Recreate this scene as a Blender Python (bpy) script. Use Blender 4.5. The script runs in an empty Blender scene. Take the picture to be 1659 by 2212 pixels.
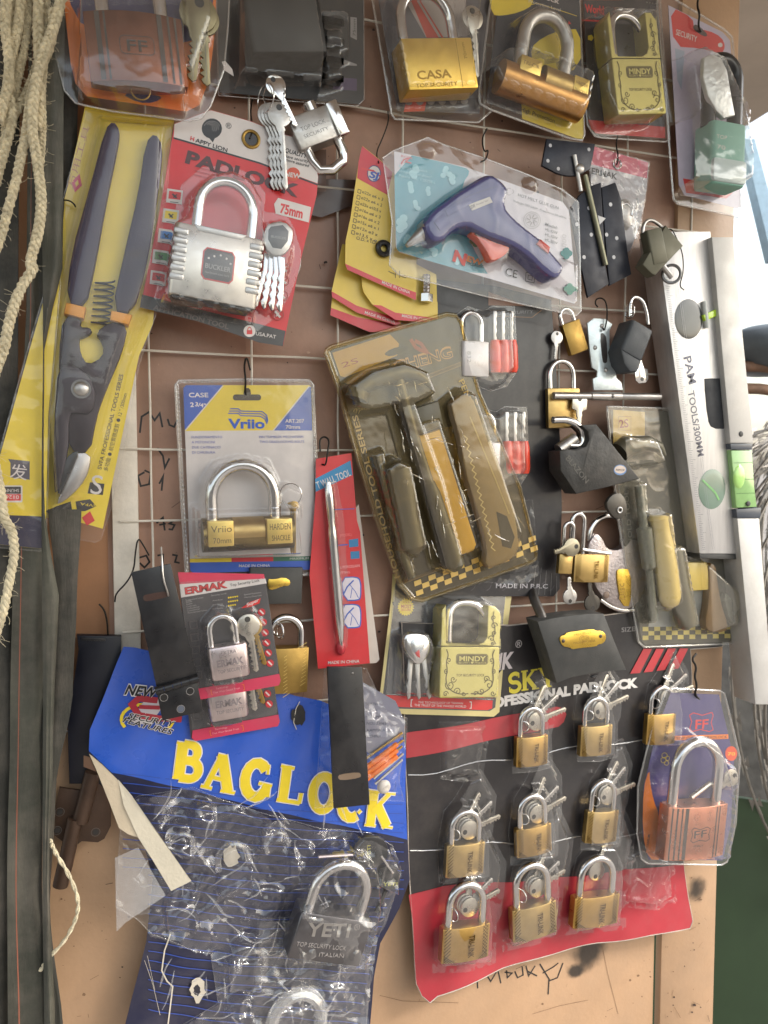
import bpy, bmesh, math, random
from mathutils import Vector, Matrix, noise
R = math.radians
scene = bpy.context.scene
# ---------------------------------------------------------------- camera, world, sun, exposure
K = 0.00037                      # one layout unit q in metres
FPX, CX, CY = 1660.0, 829.5, 1106.0
YAW, PITCH, Z0 = R(19.0), R(-3.4), 0.614
fwd = Vector((math.sin(YAW)*math.cos(PITCH), math.cos(YAW)*math.cos(PITCH), math.sin(PITCH)))
right = Vector((math.cos(YAW), -math.sin(YAW), 0)); up = right.cross(fwd)
CAM = -fwd*Z0
cd = bpy.data.cameras.new('camera'); cam = bpy.data.objects.new('camera', cd); scene.collection.objects.link(cam)
cam.matrix_world = Matrix.Translation(CAM) @ Matrix((right, up, -fwd)).transposed().to_4x4()
cd.sensor_fit = 'VERTICAL'; cd.sensor_height = 24; cd.lens = 24*FPX/2212; cd.clip_end = 500; cd.clip_start = 0.01
cd.dof.use_dof = True; cd.dof.focus_distance = 0.56; cd.dof.aperture_fstop = 11.0
scene.camera = cam
SUN_EL, SUN_AZ = R(36), R(58)     # azimuth measured from the camera side (-Y) towards +X
w = bpy.data.worlds.new('World'); scene.world = w; w.use_nodes = True
nt = w.node_tree; nt.nodes.clear()
sky = nt.nodes.new('ShaderNodeTexSky'); sky.sky_type = 'NISHITA'; sky.sun_disc = False
sky.sun_elevation = SUN_EL; sky.sun_rotation = math.pi-SUN_AZ; sky.air_density = 1.6; sky.dust_density = 2.5; sky.ozone_density = 1.0
bg = nt.nodes.new('ShaderNodeBackground'); bg.inputs[1].default_value = 0.15
wo = nt.nodes.new('ShaderNodeOutputWorld')
hs = nt.nodes.new('ShaderNodeHueSaturation'); hs.inputs['Saturation'].default_value = .5; hs.inputs['Value'].default_value = 1.25
nt.links.new(sky.outputs[0], hs.inputs['Color']); nt.links.new(hs.outputs[0], bg.inputs[0]); nt.links.new(bg.outputs[0], wo.inputs[0])
sd_ = bpy.data.lights.new('sun', 'SUN'); sd_.energy = 1.7; sd_.angle = R(13); sd_.color = (1, .965, .93)
sun = bpy.data.objects.new('sun', sd_); scene.collection.objects.link(sun)
sdir = Vector((math.sin(SUN_AZ)*math.cos(SUN_EL), -math.cos(SUN_AZ)*math.cos(SUN_EL), math.sin(SUN_EL)))
sun.rotation_euler = sdir.to_track_quat('Z', 'Y').to_euler()
scene.view_settings.view_transform = 'Standard'; scene.view_settings.look = 'None'
scene.view_settings.exposure = 0.98; scene.view_settings.gamma = 1
scene.cycles.transparent_max_bounces = 40; scene.cycles.max_bounces = 8
scene.cycles.caustics_reflective = False; scene.cycles.caustics_refractive = False
scene.cycles.sample_clamp_indirect = 4
# ---------------------------------------------------------------- materials
MC = {}
def lin(c):
    c = c/255
    return c/12.92 if c <= .04045 else ((c+.055)/1.055)**2.4
def mat(name, rgb, rough=.5, metal=0.0, var=.12, scale=60, bump=0.0, bscale=900, coat=0.0, spec=.5, dust=0.0, aniso=None, smudge=.15):
    if name in MC: return MC[name]
    m = bpy.data.materials.new(name); m.use_nodes = True; t = m.node_tree; N = t.nodes; L = t.links
    b = N['Principled BSDF']
    col = (lin(rgb[0]), lin(rgb[1]), lin(rgb[2]), 1)
    tc = N.new('ShaderNodeTexCoord'); mp = N.new('ShaderNodeMapping'); L.new(tc.outputs['Object'], mp.inputs[0])
    if aniso: mp.inputs['Scale'].default_value = aniso
    n1 = N.new('ShaderNodeTexNoise'); n1.inputs['Scale'].default_value = scale; n1.inputs['Detail'].default_value = 8; n1.inputs['Roughness'].default_value = .65
    L.new(mp.outputs[0], n1.inputs[0])
    mx = N.new('ShaderNodeMix'); mx.data_type = 'RGBA'
    cr = N.new('ShaderNodeMapRange'); cr.inputs[1].default_value = .3; cr.inputs[2].default_value = .7
    L.new(n1.outputs[0], cr.inputs[0]); L.new(cr.outputs[0], mx.inputs[0])
    mx.inputs[6].default_value = tuple(x*(1-var) for x in col[:3])+(1,)
    mx.inputs[7].default_value = tuple(min(1, x*(1+var)) for x in col[:3])+(1,)
    out = mx.outputs[2]
    if dust:
        n3 = N.new('ShaderNodeTexNoise'); n3.inputs['Scale'].default_value = scale*.45; n3.inputs['Detail'].default_value = 12; n3.inputs['Roughness'].default_value = .75
        L.new(tc.outputs['Object'], n3.inputs[0])
        r3 = N.new('ShaderNodeMapRange'); r3.inputs[1].default_value = .45; r3.inputs[2].default_value = .75; r3.inputs[4].default_value = dust
        L.new(n3.outputs[0], r3.inputs[0])
        m3 = N.new('ShaderNodeMix'); m3.data_type = 'RGBA'; L.new(r3.outputs[0], m3.inputs[0]); L.new(out, m3.inputs[6])
        m3.inputs[7].default_value = (.25, .21, .17, 1); out = m3.outputs[2]
    L.new(out, b.inputs['Base Color'])
    b.inputs['Metallic'].default_value = metal; b.inputs['Coat Weight'].default_value = coat; b.inputs['Coat Roughness'].default_value = .12
    b.inputs['Specular IOR Level'].default_value = spec
    rr = N.new('ShaderNodeMapRange'); rr.inputs[1].default_value = .3; rr.inputs[2].default_value = .75
    rr.inputs[3].default_value = max(.02, rough-smudge*.5); rr.inputs[4].default_value = min(1, rough+smudge)
    n2 = N.new('ShaderNodeTexNoise'); n2.inputs['Scale'].default_value = scale*2.3; n2.inputs['Detail'].default_value = 6
    L.new(mp.outputs[0], n2.inputs[0]); L.new(n2.outputs[0], rr.inputs[0]); L.new(rr.outputs[0], b.inputs['Roughness'])
    if bump:
        n4 = N.new('ShaderNodeTexNoise'); n4.inputs['Scale'].default_value = bscale; n4.inputs['Detail'].default_value = 4
        L.new(mp.outputs[0], n4.inputs[0])
        bp = N.new('ShaderNodeBump'); bp.inputs['Strength'].default_value = bump; bp.inputs['Distance'].default_value = .0006
        L.new(n4.outputs[0], bp.inputs['Height']); L.new(bp.outputs[0], b.inputs['Normal'])
    MC[name] = m
    return m
def ink(rgb):
    n = 'ink_%d_%d_%d' % tuple(rgb)
    return mat(n, rgb, .38, 0, .10, 25, 0, coat=.35, dust=.16)
def clear(name='clear_plastic', tint=(1, 1, 1), body=.05, rough=.075, dif=(.8, .78, .74), bump=.05, bscale=60, edge=1.0, base=.055):
    if name in MC: return MC[name]
    m = bpy.data.materials.new(name); m.use_nodes = True; t = m.node_tree; N = t.nodes; L = t.links; N.clear()
    o = N.new('ShaderNodeOutputMaterial'); tr = N.new('ShaderNodeBsdfTransparent'); tr.inputs[0].default_value = tint+(1,)
    gl = N.new('ShaderNodeBsdfGlossy'); gl.inputs['Roughness'].default_value = rough; gl.inputs['Color'].default_value = (1, 1, 1, 1)
    df = N.new('ShaderNodeBsdfDiffuse'); df.inputs[0].default_value = dif+(1,)
    tc = N.new('ShaderNodeTexCoord'); n = N.new('ShaderNodeTexNoise'); n.inputs['Scale'].default_value = bscale; n.inputs['Detail'].default_value = 5
    L.new(tc.outputs['Object'], n.inputs[0])
    bp = N.new('ShaderNodeBump'); bp.inputs['Strength'].default_value = bump; bp.inputs['Distance'].default_value = .0012
    L.new(n.outputs[0], bp.inputs['Height']); L.new(bp.outputs[0], gl.inputs['Normal'])
    n2 = N.new('ShaderNodeTexNoise'); n2.inputs['Scale'].default_value = 14; n2.inputs['Detail'].default_value = 5; L.new(tc.outputs['Object'], n2.inputs[0])
    r2 = N.new('ShaderNodeMapRange'); r2.inputs[1].default_value = .35; r2.inputs[2].default_value = .75; r2.inputs[3].default_value = body*.7; r2.inputs[4].default_value = body*1.5
    L.new(n2.outputs[0], r2.inputs[0])
    m1 = N.new('ShaderNodeMixShader'); L.new(r2.outputs[0], m1.inputs[0]); L.new(tr.outputs[0], m1.inputs[1]); L.new(df.outputs[0], m1.inputs[2])
    lw = N.new('ShaderNodeLayerWeight'); lw.inputs[0].default_value = .5
    pw = N.new('ShaderNodeMath'); pw.operation = 'POWER'; pw.inputs[1].default_value = 3.2; L.new(lw.outputs['Facing'], pw.inputs[0])
    ma = N.new('ShaderNodeMath'); ma.operation = 'MULTIPLY_ADD'; ma.inputs[1].default_value = edge; ma.inputs[2].default_value = base; ma.use_clamp = True
    L.new(pw.outputs[0], ma.inputs[0])
    m2 = N.new('ShaderNodeMixShader'); L.new(ma.outputs[0], m2.inputs[0]); L.new(m1.outputs[0], m2.inputs[1]); L.new(gl.outputs[0], m2.inputs[2])
    L.new(m2.outputs[0], o.inputs[0]); MC[name] = m
    return m
# ---------------------------------------------------------------- frames: the picture's layout onto planes parallel to the board
def ray(px, py):
    return (right*((px-CX)/FPX) - up*((py-CY)/FPX) + fwd)
def world_pt(px, py, h=0.0):
    d = ray(px, py); t = (-h*K - CAM.y)/d.y
    return CAM + d*t
def ground_pt(px, py, dist):
    return CAM + ray(px, py)*dist
class Frame:
    def __init__(s, p0, p1=None, h=0.0, tilt=0.0, nod=0.0):
        o = world_pt(*p0, h); M = Matrix.Identity(3)
        if p1:
            d = world_pt(*p1, h)-o
            M = Matrix.Rotation(-math.atan2(d.z, d.x), 3, 'Y')
        M = M @ Matrix.Rotation(R(tilt), 3, 'Z') @ Matrix.Rotation(R(nod), 3, 'X')
        s.M = Matrix.Translation(o) @ M.to_4x4(); s.I = s.M.inverted()
        s.c = s.I @ CAM
        a, b = s.q(p0[0], p0[1]-5), s.q(p0[0], p0[1]+5); s.k = math.dist(a, b)/10   # q per picture unit here
    def q(s, px, py, w=0.0):
        d = s.I.to_3x3() @ ray(px, py)
        t = (-w*K - s.c.y)/d.y; p = s.c + d*t
        return (p.x/K, -p.z/K)
    def Q(s, pts, w=0.0):
        return [s.q(x, y, w) for x, y in pts]
def TL(c, r):
    ox = (0, 548.6, 1082.9)[c]; oy = (0, 548.6, 1097.2, 1635.9)[r]
    return lambda *p: [(ox+x*.34721, oy+y*.34721) for x, y in p]
def thing(name, label, cat, f, group=None):
    o = bpy.data.objects.new(name, None); scene.collection.objects.link(o); o.empty_display_size = .01
    o.matrix_world = f.M; o['label'] = label; o['category'] = cat
    if group: o['group'] = group
    return o
# ---------------------------------------------------------------- mesh building
TXC = {}
def textmesh(body, bold=0.0, shear=0.0, ext=0.0, space=1.0):
    key = (body, bold, shear, ext, space)
    if key in TXC: return TXC[key]
    c = bpy.data.curves.new('lettering', 'FONT'); c.body = body; c.offset = bold; c.shear = shear; c.extrude = ext; c.resolution_u = 3; c.space_character = space
    o = bpy.data.objects.new('lettering', c); scene.collection.objects.link(o)
    bpy.context.view_layer.update()
    dg = bpy.context.evaluated_depsgraph_get(); e = o.evaluated_get(dg); me = e.to_mesh()
    v = [(p.co.x, p.co.y, p.co.z) for p in me.vertices]; f = [tuple(p.vertices) for p in me.polygons]
    e.to_mesh_clear(); bpy.data.objects.remove(o); bpy.data.curves.remove(c)
    if not v: v = [(0, 0, 0)]
    x0 = min(p[0] for p in v); x1 = max(p[0] for p in v)
    TXC[key] = ([(p[0]-x0, p[1], p[2]) for p in v], f, max(1e-6, x1-x0))
    return TXC[key]
def area2(p):
    return sum(p[i-1][0]*p[i][1]-p[i][0]*p[i-1][1] for i in range(len(p)))/2
def inset(p, d):
    n = len(p); sg = 1 if area2(p) > 0 else -1; o = []
    for i in range(n):
        a, b, c = Vector(p[i-1]), Vector(p[i]), Vector(p[(i+1) % n])
        e1 = (b-a); e2 = (c-b)
        if e1.length < 1e-9 or e2.length < 1e-9: o.append(tuple(b)); continue
        e1.normalize(); e2.normalize()
        n1 = Vector((-e1.y, e1.x))*sg; n2 = Vector((-e2.y, e2.x))*sg
        m = n1+n2
        m = n1 if m.length < 1e-6 else m/m.length**2*2
        if m.length > 2: m = m/m.length*2
        q = b+m*d; o.append((q.x, q.y))
    return o
def smooth(p, it=1, closed=False):
    for _ in range(it):
        o = []; n = len(p)
        rng = range(n) if closed else range(n-1)
        if not closed: o.append(p[0])
        for i in rng:
            a, b = p[i], p[(i+1) % n]
            o.append(tuple(.75*x+.25*y for x, y in zip(a, b))); o.append(tuple(.25*x+.75*y for x, y in zip(a, b)))
        if not closed: o.append(p[-1])
        p = o
    return p
def rrect(x0, y0, x1, y1, r, n=4):
    o = []
    for cx, cy, a in ((x1-r, y0+r, -90), (x1-r, y1-r, 0), (x0+r, y1-r, 90), (x0+r, y0+r, 180)):
        for k in range(n+1):
            t = R(a+90*k/n); o.append((cx+r*math.cos(t), cy+r*math.sin(t)))
    return o
def circle(cx, cy, r, n=20, ry=None):
    ry = r if ry is None else ry
    return [(cx+r*math.cos(2*math.pi*k/n), cy+ry*math.sin(2*math.pi*k/n)) for k in range(n)]
def arc(cx, cy, rx, ry, a0, a1, n=14):
    return [(cx+rx*math.cos(R(a0+(a1-a0)*k/n)), cy+ry*math.sin(R(a0+(a1-a0)*k/n))) for k in range(n+1)]
class Part:
    def __init__(s, name, f, parent=None, warp=None, step=14):
        s.name, s.f, s.parent, s.warp, s.step = name, f, parent, warp, step
        s.v, s.F, s.mats, s.lay = [], [], [], 0.0; s.o = (0, 0); s.ca, s.sa = 1, 0
    def at(s, o, ang=0.0):                    # ang in degrees, turning u towards v
        s.o = o; s.ca, s.sa = math.cos(R(ang)), math.sin(R(ang)); return s
    def mi(s, m):
        if m not in s.mats: s.mats.append(m)
        return s.mats.index(m)
    def add(s, vs, fs, m):
        b = len(s.v); k = s.mi(m)
        for u, v, w in vs: s.v.append((s.o[0]+u*s.ca-v*s.sa, s.o[1]+u*s.sa+v*s.ca, w))
        for f in fs: s.F.append((tuple(b+i for i in f), k))
        return s
    def poly(s, pts, w, m):
        s.lay += .04; pts = list(pts)
        if area2(pts) > 0: pts = pts[::-1]
        return s.add([(u, v, w+s.lay) for u, v in pts], [tuple(range(len(pts)))], m)
    def pp(s, pxs, w, m): return s.poly(s.f.Q(pxs, w), w, m)
    def pts(s, pxs, w=0): return s.f.Q(pxs, w)
    def prism(s, pts, w0, w1, m, bev=0.0, both=False):
        pts = list(pts); n = len(pts)
        if area2(pts) > 0: pts = pts[::-1]
        rings = []
        if both and bev: rings += [(inset(pts, bev), w0), (pts, w0+bev)]
        else: rings += [(pts, w0)]
        if bev: rings += [(pts, w1-bev), (inset(pts, bev*.3), w1-bev*.3), (inset(pts, bev), w1)]
        else: rings += [(pts, w1)]
        vs = [(u, v, w) for p, w in rings for u, v in p]; fs = []
        for k in range(len(rings)-1):
            for i in range(n):
                j = (i+1) % n; fs.append((k*n+i, k*n+j, (k+1)*n+j, (k+1)*n+i))
        fs.append(tuple(range((len(rings)-1)*n, len(rings)*n))); fs.append(tuple(range(n))[::-1])
        return s.add(vs, fs, m)
    def body(s, sec, H, b, m, v0=0):           # section (u,w) closed, extruded down v
        n = len(sec); cu = sum(p[0] for p in sec)/n; cw = sum(p[1] for p in sec)/n
        ins = inset(sec, b); ins2 = inset(sec, b*.3); rings = [(ins, v0), (ins2, v0+b*.3), (sec, v0+b), (sec, v0+H-b), (ins2, v0+H-b*.3), (ins, v0+H)]
        vs = [(u, v, w) for p, v in rings for u, w in p]; fs = []
        for k in range(5):
            for i in range(n):
                j = (i+1) % n; fs.append((k*n+i, (k+1)*n+i, (k+1)*n+j, k*n+j))
        fs.append(tuple(range(5*n, 6*n))); fs.append(tuple(range(n))[::-1])
        return s.add(vs, fs, m)
    def tube(s, path, r, m, n=10, closed=False, flat=1.0):
        P = [Vector(p) for p in path]; k = len(P); vs = []; fs = []; prev = None
        for i in range(k):
            a = P[i-1] if (i or closed) else P[0]; c = P[(i+1) % k] if (i < k-1 or closed) else P[-1]
            t = (c-a); t = t.normalized() if t.length > 1e-9 else Vector((0, 1, 0))
            if prev is None:
                x = Vector((0, 0, 1)); x = x-t*x.dot(t)
                if x.length < .1: x = Vector((1, 0, 0)); x = x-t*x.dot(t)
            else: x = prev-t*prev.dot(t)
            x.normalize(); prev = x; y = t.cross(x)
            rr = r[i] if isinstance(r, (list, tuple)) else r
            for j in range(n):
                g = 2*math.pi*j/n; q = P[i]+x*(rr*flat*math.cos(g))+y*(rr*math.sin(g)); vs.append(tuple(q))
        for i in range(k if closed else k-1):
            for j in range(n):
                a, b = i*n+j, i*n+(j+1) % n; c, d = ((i+1) % k)*n+(j+1) % n, ((i+1) % k)*n+j
                fs.append((a, b, c, d))
        if not closed: fs.append(tuple(range(n))[::-1]); fs.append(tuple(range((k-1)*n, k*n)))
        return s.add(vs, fs, m)
    def ring(s, c, R_, r, m, tilt=0, n=22, ax='w'):
        p = []
        for k in range(n):
            a = 2*math.pi*k/n; x, y = R_*math.cos(a), R_*math.sin(a)
            p.append((c[0]+x*math.cos(R(tilt)), c[1]+y, c[2]+x*math.sin(R(tilt))))
        return s.tube(p, r, m, 8, True)
    def grid(s, fn, nu, nv, m):
        vs = [fn(i/nu, j/nv) for j in range(nv+1) for i in range(nu+1)]
        fs = [(j*(nu+1)+i, (j+1)*(nu+1)+i, (j+1)*(nu+1)+i+1, j*(nu+1)+i+1) for j in range(nv) for i in range(nu)]
        return s.add(vs, fs, m)
    def dome(s, c, r, h, m, n=14, k=4, ry=None):
        ry = ry or r; vs = []; fs = []
        for a in range(k+1):
            t = math.pi/2*a/k; rr = math.cos(t); ww = math.sin(t)*h
            for j in range(n): vs.append((c[0]+r*rr*math.cos(-2*math.pi*j/n), c[1]+ry*rr*math.sin(-2*math.pi*j/n), c[2]+ww))
        for a in range(k):
            for j in range(n): fs.append((a*n+j, a*n+(j+1) % n, (a+1)*n+(j+1) % n, (a+1)*n+j))
        return s.add(vs, fs, m)
    def stroke(s, pts, t, w, m, wf=None):
        pts = [Vector((p[0], p[1])) for p in pts]; n = len(pts); vs = []; s.lay += .04
        for i in range(n):
            a = pts[max(0, i-1)]; c = pts[min(n-1, i+1)]; b = pts[i]
            d1 = (b-a); d2 = (c-b)
            if d1.length < 1e-9: d1 = d2
            if d2.length < 1e-9: d2 = d1
            d1 = d1.normalized(); d2 = d2.normalized(); nn = Vector((-d1.y-d2.y, d1.x+d2.x))
            nn = Vector((-d1.y, d1.x)) if nn.length < .3 else nn/nn.length**2*2
            tt = t[i] if isinstance(t, (list, tuple)) else t
            for g in (-.5, .5):
                p = b+nn*(g*tt); vs.append((p.x, p.y, (wf(p.x, p.y) if wf else 0)+w+s.lay))
        return s.add(vs, [(2*i, 2*i+2, 2*i+3, 2*i+1)[::-1] for i in range(n-1)], m)
    def sp(s, pxs, t, w, m): return s.stroke(s.f.Q(pxs, w), t, w, m)
    def text(s, body, p0, p1, m, w=0, h=None, bold=0.0, shear=0.0, ext=0.0, wf=None, space=1.0, lean=0.0):
        vs, fs, wd = textmesh(body, bold, shear, ext, space)
        a = Vector(p0); b = Vector(p1); ex = (b-a)/wd; ey = Vector((ex.y, -ex.x))
        if h is not None: ey = ey.normalized()*(h/.73)
        s.lay += .04; o = []
        for x, y, z in vs:
            p = a+ex*x+ey*y
            zz = z*ex.length if ext else 0
            o.append((p.x, p.y, w+s.lay+zz+(wf(p.x, p.y) if wf else 0)))
        return s.add(o, fs, m)
    def tp(s, body, p0, p1, m, w=0, h=None, **k):    # baseline ends in picture units; h likewise
        a, b = s.f.Q([p0, p1], w)
        if h is not None:
            L = math.dist(p0, p1); ux, uy = (p1[0]-p0[0])/L, (p1[1]-p0[1])/L
            c = s.f.q(p0[0]+uy*h, p0[1]-ux*h, w); h = math.dist(a, c)
        return s.text(body, a, b, m, w, h, **k)
    def build(s, ang=.7, par=None):
        me = bpy.data.meshes.new(s.name); V = s.v; F = s.F
        if s.warp:
            bm = bmesh.new(); bv = [bm.verts.new(p) for p in V]
            for f, k in F:
                try: q = bm.faces.new([bv[i] for i in f]); q.material_index = k
                except ValueError: pass
            big = [f for f in bm.faces if len(f.verts) > 4]
            if big: bmesh.ops.triangulate(bm, faces=big)
            for _ in range(7):
                E = [e for e in bm.edges if e.calc_length() > s.step]
                if not E: break
                bmesh.ops.subdivide_edges(bm, edges=E, cuts=1)
                big = [f for f in bm.faces if len(f.verts) > 4]
                if big: bmesh.ops.triangulate(bm, faces=big)
            bm.verts.index_update()
            V = [(p.co.x, p.co.y, p.co.z+s.warp(p.co.x, p.co.y)) for p in bm.verts]
            F = [(tuple(x.index for x in f.verts), f.material_index) for f in bm.faces]; bm.free()
        me.from_pydata([(u*K, -w*K, -v*K) for u, v, w in V], [], [f for f, k in F])
        for m in s.mats: me.materials.append(m)
        me.polygons.foreach_set('material_index', [k for f, k in F])
        me.polygons.foreach_set('use_smooth', [True]*len(F))
        me.update(); me.set_sharp_from_angle(angle=ang)
        o = bpy.data.objects.new(s.name, me); scene.collection.objects.link(o)
        if s.parent is not None:
            o.parent = s.parent
        else: o.matrix_world = s.f.M
        s.obj = o
        return o
def tag(o, label, cat, group=None):
    o['label'] = label; o['category'] = cat
    if group: o['group'] = group
    return o
# signed distance (positive inside) to a polygon
def sdf(p, poly):
    x, y = p; d = 1e18; ins = False; n = len(poly)
    for i in range(n):
        ax, ay = poly[i-1]; bx, by = poly[i]; ex, ey = bx-ax, by-ay; wx, wy = x-ax, y-ay
        L = ex*ex+ey*ey; t = max(0, min(1, (wx*ex+wy*ey)/L)) if L else 0
        dx, dy = wx-ex*t, wy-ey*t; d = min(d, dx*dx+dy*dy)
        if (ay > y) != (by > y) and x < (bx-ax)*(y-ay)/(by-ay)+ax: ins = not ins
    d = math.sqrt(d)
    return d if ins else -d
def blister(name, f, parent, outline, lumps, m, g=4.0, base=1.6, wr=.5, wscale=.03, rim=1.1, warp=None, edge=3.0, seed=0, rimmat=None):
    """vacuum formed sheet: lumps = [(picture polygon, height, shoulder width)]"""
    ol = f.Q(outline, base); LU = []
    for pl, H, so in lumps:
        q = f.Q(pl, H*.85); bb = (min(p[0] for p in q)-so, min(p[1] for p in q)-so, max(p[0] for p in q)+so, max(p[1] for p in q)+so)
        LU.append((q, H, so, bb))
    x0 = min(p[0] for p in ol); x1 = max(p[0] for p in ol); y0 = min(p[1] for p in ol); y1 = max(p[1] for p in ol)
    nx = int((x1-x0)/g)+1; ny = int((y1-y0)/g)+1
    P = Part(name, f, parent); idx = {}; vs = []; fs = []
    def hh(x, y):
        h = base
        for q, H, so, bb in LU:
            if bb[0] < x < bb[2] and bb[1] < y < bb[3]:
                t = (sdf((x, y), q)+so*.5)/so; t = max(0, min(1, t)); t = t*t*(3-2*t); h = max(h, base+(H-base)*t)
        n = noise.fractal(Vector((x*wscale, y*wscale, seed)), 1.0, 2.0, 4)
        rg = abs(noise.noise(Vector((x*wscale*.6, y*wscale*.6, seed+9))))
        h += (wr if wr > 2 else wr*.45)*(n*1.4+(max(0, .12-rg)*9 if wr > 1 else 0))
        return max(h, .6)+(warp(x, y) if warp else 0)
    for j in range(ny+1):
        for i in range(nx+1):
            x, y = x0+i*g, y0+j*g
            d = sdf((x, y), ol)
            if d > -g*.75:
                if d < 0:                      # pull the border points onto the outline
                    bd = 1e9; bp = (x, y)
                    for k in range(len(ol)):
                        ax, ay = ol[k-1]; ex, ey = ol[k][0]-ax, ol[k][1]-ay; L = ex*ex+ey*ey
                        t = max(0, min(1, ((x-ax)*ex+(y-ay)*ey)/L)) if L else 0
                        qx, qy = ax+ex*t, ay+ey*t; dd = (qx-x)**2+(qy-y)**2
                        if dd < bd: bd = dd; bp = (qx, qy)
                    x, y = bp
                idx[i, j] = len(vs); vs.append((x, y, hh(x, y)))
    for j in range(ny):
        for i in range(nx):
            c = [(i, j), (i, j+1), (i+1, j+1), (i+1, j)]
            if all(k in idx for k in c): fs.append(tuple(idx[k] for k in c))
    P.add(vs, fs, m)
    if rim:
        pr = []
        for k in range(len(ol)):
            a, b = ol[k-1], ol[k]; n = max(1, int(math.dist(a, b)/12))
            for t in range(n): pr.append((a[0]+(b[0]-a[0])*t/n, a[1]+(b[1]-a[1])*t/n))
        P.tube([(x, y, base*.5+(warp(x, y) if warp else 0)) for x, y in pr], rim, rimmat or m, 6, True)
    return P.build(ang=1.2)
# ---------------------------------------------------------------- common metals and plastics
STEEL = mat('chrome_steel', (214, 212, 210), .13, 1, .03, 60, smudge=.08)
STEEL2 = mat('brushed_steel', (185, 182, 178), .36, 1, .1, 90, .15, 700)
DSTEEL = mat('dark_steel', (120, 118, 116), .38, 1, .15, 60, .1)
BRASS = mat('brass', (188, 160, 104), .36, 1, .12, 60, .15, 1200)
BRASS2 = mat('dull_brass', (168, 138, 78), .45, 1, .16, 60, .2, 1200)
GOLD = mat('gold_plate', (212, 178, 84), .28, 1, .12, 60)
COPPER = mat('copper', (124, 80, 62), .42, 1, .1, 50)
BLACKM = mat('black_enamel', (24, 24, 27), .32, 0, .3, 50, .05, coat=.2, dust=.08)
DGREY = mat('dark_grey_enamel', (62, 62, 60), .55, 0, .15, 60, .3, 1500, dust=.1)
WIREK = mat('black_wire', (40, 36, 32), .4, .6, .2, 100)
WHITEP = mat('flaking_white_paint', (214, 206, 192), .5, 0, .12, 40, .5, 300, dust=.3)
CLEAR = clear()
HAZY = clear('hazy_plastic', body=.16, rough=.18, bump=.4, base=.06)
FILM = clear('crinkled_film', body=.04, rough=.05, bump=.3, bscale=40, edge=1.1, base=.035)
RIM = clear('plastic_rim', body=.22, rough=.12, dif=(.72, .7, .66), edge=1.0, base=.12)
def engrave(P, body, p0, p1, m, w, h=None, wf=None, bold=.01, d=.012): P.text(body, p0, p1, m, w, h, bold=bold, ext=d, wf=wf)
def key(P, c, ang, L, bw, m, w=2.0, th=3.0, shape='round', hole=True, teeth=1):
    """flat key, bow at c, blade pointing along ang (degrees, 0 = +u)"""
    o, ca, sa = P.o, P.ca, P.sa; P.at(c, ang)
    r = bw/2
    if shape == 'round': bow = arc(0, 0, r, r, 25, 335, 16)
    elif shape == 'tri': bow = [(r*.8, r*.35), (r*.2, r*.95), (-r*.5, r), (-r*1.0, r*.5), (-r*1.0, -r*.5), (-r*.5, -r), (r*.2, -r*.95), (r*.8, -r*.35)]
    else: bow = [(r*.7, r*.4), (r*.5, r*.9), (-r*.6, r*.9), (-r, r*.5), (-r, -r*.5), (-r*.6, -r*.9), (r*.5, -r*.9), (r*.7, -r*.4)]
    bl = r*.3; x = r*.9; lo = [(x, -bl)]; n = 7
    lo += [(r*1.25, -bl*1.35), (r*1.3, -bl)]
    up_ = []
    for k in range(n):
        t0 = r*1.4+(L-r*1.4)*(k/n); t1 = r*1.4+(L-r*1.4)*((k+.5)/n)
        up_ += [(t0, bl*(1.0 if k % 2 else .75)), (t1, bl*(.15 if k % 3 else .45))]
    pts = bow[::-1]
    pts = [p for p in bow]
    outline = pts + lo + [(L*.96, -bl), (L, -bl*.3)] + up_[::-1] + [(r*1.3, bl)]
    P.prism(outline, w, w+th, m, .4)
    if hole:
        P.poly(circle(-r*.55, 0, r*.26, 10), w+th, ink((22, 20, 18)))
    P.stroke([(r*1.35, -bl*.3), (L*.93, -bl*.3)], .8, w+th, DSTEEL)
    P.o, P.ca, P.sa = o, ca, sa
def shackle_path(x0, x1, v0, top, w, n=14, base=0):
    """up one leg at x0 from v0, arc reaching v=top, down at x1 (v grows downward)"""
    r = (x1-x0)/2; cx = (x0+x1)/2; ry = min(abs(r)*1.05, v0-top)
    p = [(x0, v0+6, w), (x0, (v0+top+ry)/2, w)]
    p += [(cx+r*math.cos(R(180-180*k/n)), top+ry-ry*math.sin(R(180*k/n)), w) for k in range(n+1)]
    p += [(x1, (v0+top+ry)/2, w), (x1, v0+6+base, w)]
    return p
def lock_frame(f, tl, tr, bl, w):
    a, b, c = f.q(*tl, w), f.q(*tr, w), f.q(*bl, w)
    return a, math.degrees(math.atan2(b[1]-a[1], b[0]-a[0])), math.dist(a, b), math.dist(a, c)
def lens(W, dep, bulge, wf, n=9):
    """section with a bulged front and flat-ish back"""
    s_ = [(W*k/n, wf-bulge*(2*k/n-1)**2) for k in range(n+1)]
    s_ += [(W*(n-k)/n, wf-dep+bulge*(1-2*k/n)**2) for k in range(n+1)]
    return s_
def boxsec(W, dep, wf, r):
    return [(x, y) for x, y in rrect(0, wf-dep, W, wf, r, 3)]
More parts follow.
